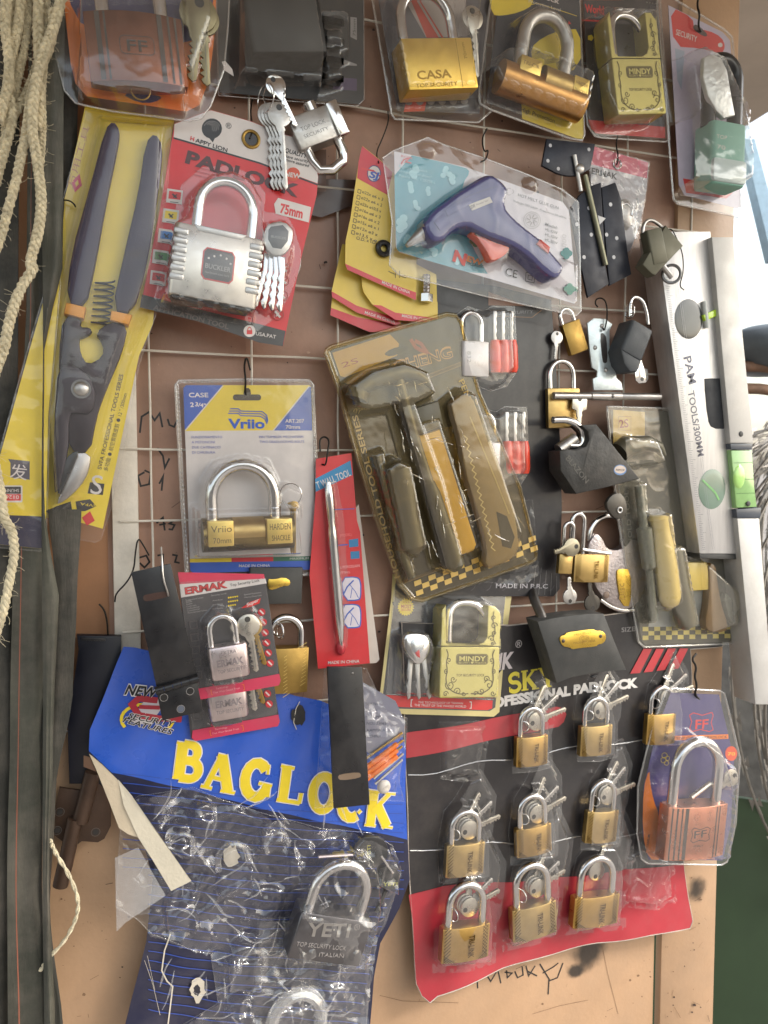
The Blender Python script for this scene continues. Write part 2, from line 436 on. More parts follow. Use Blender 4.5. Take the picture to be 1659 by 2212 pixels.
def padlock(f, parent, tl, tr, bl, wf, dep, m, sh=None, kind='box', bev=2.0, bulge=8, rad=4, shm=None, name='padlock', extra=None):
    """sh = (x0 fraction, x1 fraction, height q, radius q)"""
    a, ang, W, H = lock_frame(f, tl, tr, bl, wf)
    P = Part(name, f, parent).at(a, ang)
    if kind == 'box': P.body(boxsec(W, dep, wf, rad), H, bev, m); wfn = lambda x, y: 0
    else:
        P.body(lens(W, dep, bulge, wf), H, bev, m)
    fl = (lambda x: 0) if kind == 'box' else (lambda x: -bulge*(2*x/W-1)**2)
    if extra: extra(P, W, H, fl)
    ob = P.build(.5)
    if sh:
        S = Part('shackle', f, ob).at(a, ang)
        x0, x1, hh, r = sh; hh *= f.k; r *= f.k
        S.tube(shackle_path(W*x0, W*x1, 0, -hh, wf-dep/2), r, shm or STEEL, 12)
        S.obj = S.build()
    return ob, a, ang, W, H
# ---------------------------------------------------------------- setting
GZ = -1.15
def world_obj(name, vs, fs, m, smooth_=False):
    me = bpy.data.meshes.new(name); me.from_pydata([tuple(v) for v in vs], [], fs); me.materials.append(m); me.update()
    if smooth_: me.polygons.foreach_set('use_smooth', [True]*len(fs))
    o = bpy.data.objects.new(name, me); scene.collection.objects.link(o); return o
g = world_obj('ground', [(-40, -40, GZ), (120, -40, GZ), (120, 160, GZ), (-40, 160, GZ)], [(0, 1, 2, 3)], mat('dusty_ground', (140, 132, 124), .9, 0, .3, 3, .6, 60)); g['kind'] = 'structure'
# roof sheet: its far edge shows at the top right
ROZ = .62
def on_z(px, py, z):
    d = ray(px, py); t = (z-CAM.z)/d.z; return CAM+d*t
e1 = on_z(1480, 352, ROZ); e2 = on_z(1720, 205, ROZ); ed = (e1-e2).normalized()
A = e1+ed*1.2; B = e2-ed*.5
rv = [A, B, Vector((B.x+.35, -.75, ROZ-.0)), Vector((-1.6, -.75, ROZ)), Vector((-1.6, .8, ROZ))]
rv2 = [v+Vector((0, 0, .012)) for v in rv]
n = len(rv)
o = world_obj('shade_awning', rv+rv2, [tuple(range(n))[::-1], tuple(range(n, 2*n))]+[(i, (i+1) % n, n+(i+1) % n, n+i) for i in range(n)], mat('beige_tarpaulin', (190, 176, 160), .7, 0, .12, 6, .2, 60))
tag(o, 'beige tarpaulin awning stretched above the stall board', 'awning')
F0 = Frame((829.5, 1106))
# backing board
f = Frame((829.5, 2212), h=-14)
bd = thing('display_board', 'brown wooden board behind all the hanging locks with marker writing and scorch spots', 'board', f)
HB = mat('brown_hardboard', (160, 124, 104), .5, 0, .32, 9, .35, 200, coat=.15, dust=.35)
PLY = mat('tan_plywood', (176, 142, 110), .42, 0, .14, 10, .3, 300, coat=.15, dust=.25)
t = PLY.node_tree; N = t.nodes; L = t.links; b = N['Principled BSDF']; src = b.inputs['Base Color'].links[0].from_socket
tc = N.new('ShaderNodeTexCoord')
for (px, py, r) in ((1272, 2053, 62), (1497, 1915, 44), (1240, 2095, 26), (318, 1700, 90)):
    u, v = f.q(px, py)
    vm = N.new('ShaderNodeVectorMath'); vm.operation = 'DISTANCE'; vm.inputs[1].default_value = (u*K, 0, -v*K)
    nz = N.new('ShaderNodeTexNoise'); nz.inputs['Scale'].default_value = 55; nz.inputs['Detail'].default_value = 6
    L.new(tc.outputs['Object'], nz.inputs[0])
    ad = N.new('ShaderNodeMath'); ad.operation = 'MULTIPLY_ADD'; ad.inputs[1].default_value = .018; L.new(nz.outputs[0], ad.inputs[0])
    L.new(tc.outputs['Object'], vm.inputs[0]); L.new(vm.outputs['Value'], ad.inputs[2])
    mr = N.new('ShaderNodeMapRange'); mr.inputs[1].default_value = r*K*.35+.009; mr.inputs[2].default_value = r*K+.009; mr.inputs[3].default_value = .92; mr.inputs[4].default_value = 0; mr.interpolation_type = 'SMOOTHSTEP'
    L.new(ad.outputs[0], mr.inputs[0])
    mm = N.new('ShaderNodeMix'); mm.data_type = 'RGBA'; mm.inputs[7].default_value = (.012, .011, .01, 1)
    L.new(mr.outputs[0], mm.inputs[0]); L.new(src, mm.inputs[6]); src = mm.outputs[2]
L.new(src, b.inputs['Base Color'])
INK = ink((26, 24, 24))
def box_px(P, x0, y0, x1, y1, w0, w1, m, bev=1.5, ref=None):
    a = P.f.q(x0, y0, w1); c = P.f.q(x1, y1, w1)
    P.prism([(a[0], a[1]), (c[0], a[1]), (c[0], c[1]), (a[0], c[1])], w0, w1, m, bev)
rn = random.Random(77)
def specks(P, x0, y0, x1, y1, n, w, ms, big=5):
    for _ in range(n):
        x, y = rn.uniform(x0, x1), rn.uniform(y0, y1); s_ = rn.uniform(.6, big)*rn.random()+.5; k = rn.randint(5, 8); m_ = rn.choice(ms)
        if rn.random() < .3: a_ = rn.uniform(0, 3.1); P.sp([(x, y), (x+math.cos(a_)*s_*6, y+math.sin(a_)*s_*6)], rn.uniform(.5, 1.2), w, m_)
        else: P.pp([(x+s_*math.cos(R(360*i/k))*rn.uniform(.6, 1.4), y+s_*math.sin(R(360*i/k))*rn.uniform(.5, 1.2)) for i in range(k)], w, m_)
SPK = [mat('speck_brown', (110, 80, 56), .7), mat('speck_dark', (60, 46, 38), .7), mat('scratch', (120, 92, 68), .6)]
P = Part('panel', f, bd)
a = f.q(300, 1500); c = f.q(1440, 1500)
P.prism([(a[0]-260, -2600), (c[0]+40, -2600), (c[0]+40, f.q(900, 1500)[1]), (a[0]-260, f.q(900, 1500)[1])], -10, 0, HB, 1)
for pts in ([(302, 935), (306, 900), (322, 890), (334, 908), (345, 893), (351, 923)], [(362, 905), (366, 918), (376, 922), (384, 905)],
            [(312, 1020), (298, 1028), (304, 1050), (322, 1046), (326, 1022), (312, 1016)], [(340, 968), (352, 985), (356, 1010), (366, 990)], [(344, 1045), (352, 1030), (349, 1060)],
            [(338, 1130), (352, 1118), (356, 1146)], [(344, 1134), (358, 1131)], [(364, 1143), (372, 1144), (377, 1134), (366, 1131), (376, 1124)],
            [(300, 1205), (316, 1200), (323, 1214), (312, 1226), (302, 1216)], [(340, 1200), (352, 1198), (352, 1222)], [(372, 1198), (382, 1200), (378, 1214), (388, 1216)]):
    P.sp(pts, 3.6, .3, INK)
specks(P, 300, 40, 1420, 1500, 420, .5, [SPK[1], mat('pale_scuff', (176, 146, 124), .7), SPK[0]], 5)
P.pp([(690, 475), (780, 440), (812, 440), (812, 396), (650, 392), (668, 470)], .3, ink((74, 54, 46)))
P.pp([(575, 330), (575, 392), (560, 420), (700, 420), (700, 330)], .3, ink((96, 70, 58)))
P.build()
P = Part('lower_panel', f, bd)
a = f.q(120, 1500); c = f.q(1424, 1500)
P.prism([(a[0]-90, f.q(900, 1503)[1]), (c[0], f.q(900, 1503)[1]), (c[0], 560), (a[0]-90, 560)], -10, 2, PLY, 1)
pts_ = [[(1030, 2108), (1032, 2135)], [(1050, 2104), (1060, 2120), (1072, 2100)], [(1076, 2098), (1082, 2124)], [(1090, 2100), (1106, 2102), (1096, 2112), (1094, 2096)], [(1112, 2098), (1118, 2112), (1130, 2106), (1128, 2088)],
        [(1136, 2086), (1142, 2108), (1156, 2086)], [(1140, 2098), (1160, 2108)], [(1166, 2082), (1188, 2118), (1204, 2112), (1216, 2080)], [(1186, 2116), (1184, 2148)], [(1172, 2102), (1196, 2088), (1206, 2080)]]
for pts in pts_: P.sp(pts, 3.4, 2.3, INK)
for pts in ([(820, 2150), (870, 2162), (990, 2166)], [(1300, 2040), (1312, 2100), (1335, 2190)], [(1150, 2190), (1210, 2172), (1270, 2160)]): P.sp(pts, 1.0, 2.3, mat('scratch', (120, 92, 68), .6))
specks(P, 110, 1600, 1415, 2205, 260, 2.3, SPK, 4)
P.build()
P = Part('white_post', f, bd); a = f.q(246, 1300, 14); c = f.q(303, 1300, 14)
P.prism([(a[0], f.q(250, 640)[1]), (c[0], f.q(250, 640)[1]), (c[0], f.q(250, 1520)[1]), (a[0], f.q(250, 1520)[1])], 0, 14, WHITEP, 3); P.build()
P = Part('side_stile', f, bd); a = f.q(1428, 2100, 12); c = f.q(1543, 2100, 12)
P.prism([(a[0], -2600), (c[0], -2600), (c[0], 560), (a[0], 560)], -10, 12, PLY, 2.5)
specks(P, 1430, 1500, 1536, 2205, 90, 12.3, SPK, 4)
P.build()
P = Part('left_strip', f, bd); a = f.q(-60, 1500, 3); c = f.q(240, 1500, 3)
P.prism([(a[0], -2600), (c[0], -2600), (c[0], f.q(900, 1500)[1]), (a[0], f.q(900, 1500)[1])], -10, 1, mat('dark_tan_board', (156, 112, 78), .5, 0, .2, 12, .2, 200, dust=.2), 1); P.build()
# wire mesh
f = Frame((829.5, 1106), h=0)
P = Part('wire_grid', f)
tp = f.q(800, -30)[1]; bt = f.q(800, 1560)[1]
def wob(i, s): return noise.noise(Vector((i*.008, s*3.1, 0)))*2.2
for x, y in ((322, 770), (543, 770), (730, 770), (869, 300), (1045, 320), (1201, 1300), (1348, 760), (1494, 486)):
    u = f.q(x, y)[0]; P.tube([(u+wob(v, x), v, 0) for v in range(int(tp), int(bt), 40)], 2.3, WHITEP, 6)
uL = f.q(256, 1000)[0]; uR = f.q(1520, 1000)[0]
for x, y in ((788, 45), (790, 237), (820, 420), (480, 605), (620, 772), (330, 970), (340, 1125), (300, 1363), (1300, 1450)):
    v = f.q(x, y)[1]; P.tube([(u, v+wob(u, y), 3) for u in range(int(uL), int(uR), 40)], 2.4, WHITEP, 6)
o = P.build(); tag(o, 'white painted wire grid fixed over the brown board', 'wire grid')
# outdoors seen past the right edge
gp = ground_pt
def strip_px(name, pxs, d, th, m):
    v = [gp(x, y, d) for x, y in pxs]; n = len(v); bk = [p+fwd*th for p in v]
    return world_obj(name, v+bk, [tuple(range(n)), tuple(range(n, 2*n))[::-1]]+[(i, n+i, n+(i+1) % n, (i+1) % n) for i in range(n)], m)
o = strip_px('green_sheet', [(1380, 1690), (1830, 1760), (1830, 2500), (1380, 2500)], 1.15, .01, mat('dark_green_sheet', (38, 58, 32), .55, 0, .25, 5, .3, 40))
tag(o, 'dark green painted sheet low behind the right edge of the board', 'panel')
o = strip_px('leaning_pole', [(1606, 300), (1630, 300), (1700, 560), (1668, 560)], 1.6, .03, mat('pale_blue_paint', (150, 178, 196), .5))
tag(o, 'pale blue pole leaning against the white sky at the right edge', 'pole')
def wtube(name, paths, m, label=None, cat=None, parent=None):
    vs, fs = [], []
    for path, r, n in paths:
        k = len(path); b0 = len(vs); prev = None
        for i in range(k):
            a, c = path[max(0, i-1)], path[min(k-1, i+1)]; t_ = (c-a).normalized()
            x = Vector((0, 0, 1)) if prev is None else prev
            x = x-t_*x.dot(t_); x = x.normalized() if x.length > 1e-6 else Vector((1, 0, 0)); prev = x; y = t_.cross(x)
            for j in range(n):
                g_ = 2*math.pi*j/n; vs.append(path[i]+x*(r*math.cos(g_))+y*(r*math.sin(g_)))
        for i in range(k-1):
            for j in range(n): fs.append((b0+i*n+j, b0+i*n+(j+1) % n, b0+(i+1)*n+(j+1) % n, b0+(i+1)*n+j))
    o = world_obj(name, vs, fs, m, True)
    if label: tag(o, label, cat)
    if parent: o.parent = parent
    return o
# razor wire coils: bundles of loops with barbs
rnd = random.Random(4)
def razor(cpx, cpy, d, rad, loops, label, tilt):
    c = gp(cpx, cpy, d); vs, fs = [], []
    paths = []; barbs = []
    for k in range(loops):
        off = Vector((rnd.uniform(-.03, .03), k*.012+rnd.uniform(-.006, .006), rnd.uniform(-.02, .02))); rr = rad*rnd.uniform(.86, 1.06); a0 = rnd.uniform(0, 6)
        pth = []
        for i in range(73):
            a = 2*math.pi*i/72; p = c+off+Vector((rr*math.cos(a), math.sin(a*2+a0)*.012, rr*math.sin(a)*tilt)); pth.append(p)
            if i % 2 == 0 and i < 72:
                tg = Vector((-math.sin(a), 0, math.cos(a)*tilt)).normalized(); nn = Vector((math.cos(a), rnd.uniform(-.6, .6), math.sin(a))).normalized()
                barbs.append((p, tg, nn))
        paths.append((pth, .0022, 6))
    o = wtube('razor_wire_coil', paths, mat('galvanised_wire', (128, 124, 118), .42, .85, .25, 60), label, 'razor wire')
    o_ = o; vs = [v.co.copy() for v in o.data.vertices]; fs = [tuple(p_.vertices) for p_ in o.data.polygons]
    for p, tg, nn in barbs:
        b0 = len(vs); s_ = .011
        vs += [p+tg*s_+nn*s_*.7, p+nn*s_*.25, p-tg*s_+nn*s_*.7, p-tg*s_*.9-nn*s_*.7, p-nn*s_*.25, p+tg*s_*.9-nn*s_*.7]; fs += [(b0, b0+1, b0+2), (b0+3, b0+4, b0+5), (b0+1, b0+4, b0+2), (b0+1, b0+5, b0+4)]
    me = bpy.data.meshes.new('razor_wire_coil'); me.from_pydata([tuple(v) for v in vs], [], fs); me.materials.append(o.data.materials[0]); me.update(); o.data = me
razor(1960, 1450, 1.15, .285, 22, 'bundle of galvanised razor wire loops beside the copper coloured padlock pack', 1.3)
razor(1960, 1180, 1.6, .34, 12, 'farther tangle of grey razor wire behind the long silver level', 1.1)
# dark basin
c = gp(1668, 760, 1.45); vs, fs = [], []; prof = [(.0, .04), (.05, .045), (.09, .03), (.105, 0), (.1, -.008), (.085, -.03), (.05, -.042), (0, -.045)]
for r_, z_ in prof:
    for j in range(28): vs.append(c+Vector((r_*math.cos(2*math.pi*j/28), r_*math.sin(2*math.pi*j/28), z_)))
for i in range(len(prof)-1):
    for j in range(28): fs.append((i*28+j, i*28+(j+1) % 28, (i+1)*28+(j+1) % 28, (i+1)*28+j))
o = world_obj('upturned_basin', vs, fs, mat('dark_basin', (92, 100, 106), .5, 0, .2, 20), True); tag(o, 'dark rounded basin beside the long silver level', 'basin')
for k, (y0, y1, lab) in enumerate(((790, 806, 'upper brown stick poking out under the dark basin'), (838, 856, 'lower brown stick leaning below the dark basin'))):
    o = wtube('brown_stick', [([gp(1560, y0, 1.4), gp(1640, y0+2, 1.4), gp(1760, y1, 1.45)], .010, 8)], mat('stick_wood', (130, 100, 80), .7, 0, .3), lab, 'stick')
# ground level clutter: a grey heap behind the levels
vs, fs = [], []; c = gp(1700, 1180, 1.9)
NX = 30
for j in range(NX+1):
    for i in range(NX+1):
        x, y = (i/NX-.5)*1.3, (j/NX-.5)*1.0; r_ = math.hypot(x/.65, y/.5)
        h_ = max(0, 1-r_*r_)*.62+noise.fractal(Vector((x*6, y*6, 1)), 1, 2, 4)*.05
        vs.append(Vector((c.x+x, c.y+y+.3, GZ+.3+h_)))
for j in range(NX):
    for i in range(NX): fs.append((j*(NX+1)+i, j*(NX+1)+i+1, (j+1)*(NX+1)+i+1, (j+1)*(NX+1)+i))
o = world_obj('rubble_heap', vs, fs, mat('grey_rubble', (62, 60, 56), .8, 0, .5, 18, 1, 80), True); tag(o, 'grey heap of scrap behind the razor wire', 'heap')
# unseen wall added behind the camera to give the metals dark and bright reflections
ww = world_obj('reflection_wall', [(-6, -3.2, GZ), (.6, -3.2, GZ), (.6, -3.2, .5), (-6, -3.2, .5), (-6, -3.5, GZ), (.6, -3.5, GZ), (.6, -3.5, .5), (-6, -3.5, .5)], [(0, 1, 2, 3), (4, 7, 6, 5), (0, 4, 5, 1), (3, 2, 6, 7), (1, 5, 6, 2), (0, 3, 7, 4)], mat('grey_plaster', (138, 130, 124), .85, 0, .25, 3, .4, 40)); ww['kind'] = 'structure'
# rubber straps
def ribbon(name, label, L_, R_, h, m, th=3.5, red=None, bulge=5, cat='rubber strap', group=None):
    f = Frame(L_[0], h=h); P = Part(name, f)
    n = 26
    def samp(p, t):
        y = p[0][1]+(p[-1][1]-p[0][1])*t
        for a, b in zip(p, p[1:]):
            if a[1] <= y <= b[1]: k = (y-a[1])/(b[1]-a[1]); k = k*k*(3-2*k); return (a[0]+(b[0]-a[0])*k, y)
        return p[-1]
    rows = []
    for j in range(n+1):
        a = f.q(*samp(L_, j/n)); b = f.q(*samp(R_, j/n)); rows.append((a, b))
    M_ = 8; vs = []
    for s_ in (1, 0):
        for j, (a, b) in enumerate(rows):
            for i in range(M_+1):
                t = i/M_; w = bulge*(1-(2*t-1)**2)+noise.noise(Vector((t*2.2, j*.3, h)))*9+(th if s_ else 0)
                vs.append((a[0]+(b[0]-a[0])*t, a[1]+(b[1]-a[1])*t, w))
    q_ = (n+1)*(M_+1); fs = []
    for j in range(n):
        for i in range(M_):
            k = j*(M_+1)+i; fs.append((k, k+M_+1, k+M_+2, k+1)); fs.append((q_+k, q_+k+1, q_+k+M_+2, q_+k+M_+1))
        for i in (0, M_):
            k = j*(M_+1)+i; e = (k, q_+k, q_+k+M_+1, k+M_+1); fs.append(e if i == 0 else e[::-1])
    P.add(vs, fs, m)
    if red is not None:
        vs2 = []; M2 = ink(red[1])
        for j, (a, b) in enumerate(rows):
            for t in (red[0], red[0]+.03):
                w = bulge*(1-(2*t-1)**2)+noise.noise(Vector((t*2.2, j*.3, h)))*9+th+.35; vs2.append((a[0]+(b[0]-a[0])*t, a[1]+(b[1]-a[1])*t, w))
        P.add(vs2, [(2*j, 2*j+2, 2*j+3, 2*j+1) for j in range(n)], M2)
    o = P.build(); tag(o, label, cat, group); return o
RUB = mat('old_rubber', (66, 66, 56), .6, 0, .45, 16, .5, 260, dust=.5, aniso=(3, 3, .7))
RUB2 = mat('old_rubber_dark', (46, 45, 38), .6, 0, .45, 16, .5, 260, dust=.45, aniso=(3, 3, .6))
GS = 'rubber straps hanging at the left'
ribbon('rubber_strap', 'wide dark rubber strap at the far left edge behind the sisal ropes', [(-60, -40), (-60, 2260)], [(44, -40), (40, 700), (26, 1400), (22, 2260)], 48, RUB2, group=GS)
ribbon('rubber_strap', 'grey green rubber strap with a thin red line running down it', [(62, -40), (58, 620), (30, 1150), (22, 1560), (16, 1900), (18, 2260)], [(96, -40), (96, 1000), (95, 1300), (92, 1700), (90, 1900), (112, 2260)], 66, RUB, red=(.25, (150, 88, 66)), group=GS)
ribbon('rubber_strap', 'rubber strap running down over the left edge of the yellow tin snips pack', [(90, -40), (90, 300), (93, 700), (90, 1120), (93, 1500), (92, 1900), (96, 2260)], [(141, -40), (137, 300), (136, 560), (96, 760), (94, 1060), (100, 1160), (128, 1250), (116, 1560), (106, 1900), (120, 2260)], 92, RUB, group=GS)
ribbon('rubber_strap', 'darker rubber strap twisting below the yellow tin snips pack', [(104, 1100), (118, 1240), (96, 1560), (94, 1800), (98, 2260)], [(176, 1100), (166, 1300), (158, 1480), (120, 1720), (108, 1950), (138, 2260)], 70, RUB2, group=GS)
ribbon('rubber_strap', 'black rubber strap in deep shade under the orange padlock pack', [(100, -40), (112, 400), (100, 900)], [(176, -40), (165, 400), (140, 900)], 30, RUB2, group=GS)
# sisal ropes
SIS = mat('sisal_fibre', (206, 194, 164), .8, 0, .34, 220, .9, 900, aniso=(1, 1, 1))
def rope(label, pts, r, h, pitch=34, braid=True, hairs=40, seed=1):
    r *= .86; pitch *= .8; hairs = int(hairs*1.6)
    f = Frame(pts[0], h=h); P = Part('sisal_rope', f); rn = random.Random(seed)
    c = smooth([(f.q(*p)+(0,)) for p in pts], 3)
    # resample
    out = [c[0]]; acc = 0
    for a, b in zip(c, c[1:]):
        L_ = math.dist(a, b); n = max(1, int(L_/3.2))
        for k in range(1, n+1): out.append(tuple(a[i]+(b[i]-a[i])*k/n for i in range(3)))
    s = 0; paths = [[] for _ in range(3)]
    for i, p in enumerate(out):
        a, b = out[max(0, i-1)], out[min(len(out)-1, i+1)]; t = Vector(b)-Vector(a); t.normalize(); nx = Vector((-t.y, t.x, 0))
        if i: s += math.dist(out[i-1], p)
        jit = 1+.12*noise.noise(Vector((s*.03, seed, 0)))
        for k in range(3):
            ph = 2*math.pi*(s/pitch+k/3)
            if braid: x, z = math.sin(ph)*r*.62, math.sin(2*ph)*r*.42
            else: x, z = math.cos(ph)*r*.5, math.sin(ph)*r*.5
            paths[k].append((p[0]+nx.x*x*jit, p[1]+nx.y*x*jit, z))
    for k in range(3): P.tube(paths[k], r*.52, SIS, 8)
    P.build_hairs = 0
    for _ in range(hairs):
        p = Vector(rn.choice(out)); a = rn.uniform(0, 6.28); L_ = rn.uniform(8, 26); cv = rn.uniform(-.12, .12); q = [tuple(p+Vector((0, 0, r*.4)))]
        for k in range(5): a += cv*3; p = p+Vector((math.cos(a)*L_/5, math.sin(a)*L_/5, rn.uniform(0, 2))); q.append((p.x, p.y, r*.6+k))
        P.tube(q, .32, SIS, 3)
    o = P.build(); tag(o, label, 'rope', 'sisal ropes hanging at the left'); return o
t0 = TL(0, 0); t1 = TL(0, 1); t2 = TL(0, 2)
rope('long braided sisal rope nearest the orange padlock pack, hanging to mid height', t0((390, -60), (345, 150), (260, 350), (222, 520), (190, 760), (235, 1020), (262, 1250), (240, 1450), (180, 1640))+t1((215, 90), (130, 200), (60, 400), (25, 600), (-40, 760)), 9.5, 128, 40, seed=1, hairs=60)
rope('braided sisal rope curving left across the middle of the rope bundle', t0((330, 60), (330, 250), (250, 420), (190, 600), (170, 800), (130, 980), (100, 1130), (50, 1300), (8, 1470), (-60, 1640)), 9, 118, 38, seed=2)
rope('pale braided sisal rope hanging straight from the top beside the longest one', t0((245, -60), (235, 200), (250, 420), (240, 700), (225, 800)), 10, 108, 42, seed=3)
rope('sisal rope second from the left edge with a loose lower end', t0((140, -60), (110, 200), (60, 380), (40, 560), (90, 700), (50, 860), (10, 1000), (-30, 1150)), 9, 98, 38, seed=4)
rope('sisal rope at the left edge of the rope bundle', t0((45, -60), (25, 160), (55, 330), (60, 500), (20, 650), (-10, 760)), 9.5, 106, 40, seed=5)
rope('thin sisal rope half hidden behind the bundle', t0((185, -60), (165, 250), (110, 500), (70, 700), (30, 900)), 7.5, 88, 32, seed=6)
rope('sisal rope crossing behind the bundle from right to left', t0((290, 150), (230, 420), (150, 620), (60, 760), (20, 900), (-30, 1000)), 8, 92, 34, seed=7)
rope('twisted sisal rope end in front of the grey rubber strap', t1((-60, 1180), (-10, 1400), (15, 1540), (28, 1659))+t2((75, 130), (95, 280), (60, 440), (30, 620), (-30, 800)), 9.5, 130, 40, braid=False, seed=8, hairs=70)
rope('thin pale sisal rope among the strands near the left edge', t0((90, -60), (85, 200), (100, 420), (60, 640), (30, 820)), 7, 84, 30, seed=9)
rope('sisal strand squeezed between the two longest braided ropes', t0((300, -60), (280, 140), (285, 330), (262, 560), (270, 800), (255, 1020)), 6.5, 100, 28, seed=10)
f = Frame((110, 1830), h=88); P = Part('jute_twine', f)
pth = smooth([f.q(*p)+(0,) for p in [(108, 1815), (118, 1840), (150, 1890), (171, 1945), (165, 1985), (142, 2030), (100, 2075), (88, 2095)]], 3)
pa = [[(x+math.cos(i*.8+k*3.14)*1.9, y+math.sin(i*.8+k*3.14)*1.0, math.sin(i*.8+k*3.14)*1.9) for i, (x, y, z) in enumerate(pth)] for k in range(2)]
for k in range(2): P.tube(pa[k], 2.3, SIS, 6)
o = P.build(); tag(o, 'loose thin jute twine hanging in front of the lower tan board', 'twine')
# ---------------------------------------------------------------- products, left side
t00, t10, t20 = TL(0, 0), TL(1, 0), TL(2, 0); t01, t11, t21 = TL(0, 1), TL(1, 1), TL(2, 1)
t02, t12, t22 = TL(0, 2), TL(1, 2), TL(2, 2); t03, t13, t23 = TL(0, 3), TL(1, 3), TL(2, 3)
WH = ink((214, 206, 202)); YE = ink((228, 200, 52)); RD = ink((206, 46, 46)); BL = ink((52, 88, 176)); DK = ink((44, 40, 42)); BK = ink((26, 25, 27)); PU = ink((58, 48, 92)); OR = ink((226, 120, 34)); GR = ink((70, 130, 70)); PK = ink((196, 60, 84)); GY = ink((150, 146, 144))
def hook(label, pts, h=10, r=1.7, m=None, w0=0):
    """bent wire hook; pts = (px, py, height above its own plane)"""
    f = Frame(pts[0][:2], h=h); P = Part('wire_hook', f)
    q = [f.q(x, y, w)+(w,) for x, y, w in pts]
    P.tube(smooth(q, 2), r*f.k, m or WIREK, 7); o = P.build(); tag(o, label, 'hook', 'bent wire hooks'); return o
def pack(name, label, cat, outline, h, base=None, th=1.4, group=None, tilt=0, nod=0, ref=None, warp=None, cname='card'):
    f = Frame(ref or outline[0], h=h, tilt=tilt, nod=nod); T = thing(name, label, cat, f, group)
    P = Part(cname, f, T, warp=warp)
    if base: P.prism(f.Q(outline), 0, th, base)
    return f, T, P
# ---- orange card with copper coloured padlock, top left
rim = t00((400, -60), (350, 200), (345, 340), (400, 560), (470, 640), (700, 690), (1180, 752), (1250, 735), (1310, 660), (1395, 430), (1420, 150), (1430, -60))
f, T, P = pack('padlock_pack', 'copper coloured padlock on an orange and purple card at the top beside the sisal ropes', 'padlock', t00((390, -60), (440, 400), (470, 520), (540, 600), (1160, 695), (1240, 655), (1300, 500), (1338, 200), (1345, -60)), 96, OR, ref=(300, 150))
P.pp(t00((420, -60), (440, 30), (500, 140), (700, 260), (1000, 300), (1200, 250), (1310, 120), (1335, -60)), 1.5, PU)
P.pp(smooth(t00((750, 582), (860, 640), (960, 640), (1020, 600), (900, 585)), 1, True), 1.5, PU)
P.tp('HARDENED', t00((470, 500))[0], t00((455, 410))[0], PU, 1.5, 6)
P.build()
def ff_extra(P, W, H, fl):
    D = mat('dark_band', (72, 62, 56), .5, .3)
    for x in (.13, .2, .76, .855, .93):
        wd = W*(.05 if x in (.13, .76) else .022)
        P.stroke([(W*x, 2), (W*x, H-2)], wd, 63, D, wf=lambda u, v: fl(u))
    P.stroke(rrect(W*.33, H*.36, W*.68, H*.62, 8, 3)+[(W*.68-8, H*.36)], 1.2, 63, D, wf=lambda u, v: fl(u))
    P.text('FF', (W*.4, H*.58), (W*.61, H*.58), D, 63, H*.17, wf=lambda u, v: fl(u), bold=.01)
    P.ring((W*.5, H+1, 30), 16, 1.5, BRASS2, 0)
ob, a, ang, W, H = padlock(f, T, t00((512, 38))[0], t00((1128, 92))[0], t00((508, 478))[0], 62, 52, COPPER, (.2, .8, 150, 15), 'lens', 1.5, 14, extra=ff_extra)
P = Part('key', f, T); c = f.q(*t00((1235, 70))[0], 30); KD = mat('dull_key_metal', (140, 132, 106), .4, .9, .12, 50); key(P, c, 97, 120, 66, KD, 20, 5, 'round'); key(P, (c[0]+8, c[1]+4), 88, 116, 60, KD, 12, 5); P.build()
blister('blister', f, T, rim, [(t00((490, -60), (480, 480), (520, 560), (1140, 625), (1165, 560), (1150, 80), (1140, -60)), 68, 12), (t00((1140, -60), (1150, 430), (1200, 480), (1260, 300), (1320, 120), (1310, -60)), 42, 10), (t00((1180, 470), (1170, 600), (1230, 640), (1260, 560), (1240, 470)), 24, 8)], CLEAR, 4, 3, .4, rimmat=RIM, rim=1.8)
# ---- black boxed padlock, top
f, T, P = pack('padlock_pack', 'big black padlock in a clear shell at the top, behind the hanging bunch of keys', 'padlock', [(468, -30), (785, -30), (785, 218), (776, 226), (474, 200)], 14, BK, ref=(620, 100))
P.pp(t10((500, 480), (640, 490), (640, 565), (490, 555)), 1.5, ink((74, 54, 92))); P.pp(t10((560, 370), (640, 400), (640, 410), (550, 405)), 1.5, GY); P.pp(t10((600, 105), (640, 110), (640, 250), (600, 230)), 1.5, GY)
P.tp('75mm', t10((632, 225))[0], t10((632, 120))[0], DK, 1.6, 6); P.build()
padlock(f, T, t00((1500, -90))[0], t10((400, -80))[0], t00((1500, 318))[0], 88, 78, mat('black_plastic', (30, 30, 30), .5, 0, .2), None, 'box', 4, rad=10)
P = Part('key', f, T)
for k, y in enumerate((90, 210, 330, 440)): P.prism(rrect(*f.q(*t10((430, y))[0], 30), *f.q(*t10((560, y+70))[0], 30), 8), 8, 26, mat('black_plastic', (30, 30, 30)), 3)
P.build()
P = Part('torn_sticker', f, T); P.poly(f.Q(t00((1380, 385), (1400, 378), (1445, 430), (1455, 475), (1400, 440)), 60), 60, WH); P.build()
blister('blister', f, T, [(466, -30), (786, -30), (787, 214), (772, 229), (472, 206)], [(t00((1490, -90), (1490, 480))+t10((430, 535), (448, 330), (400, 40), (400, -90)), 94, 16), (t10((410, 60), (560, 60), (598, 90), (598, 330), (550, 350), (556, 490), (440, 520)), 38, 10), (t10((440, 180), (545, 180), (545, 270), (440, 270)), 48, 6)], CLEAR, 4, 2, .5, rimmat=RIM)
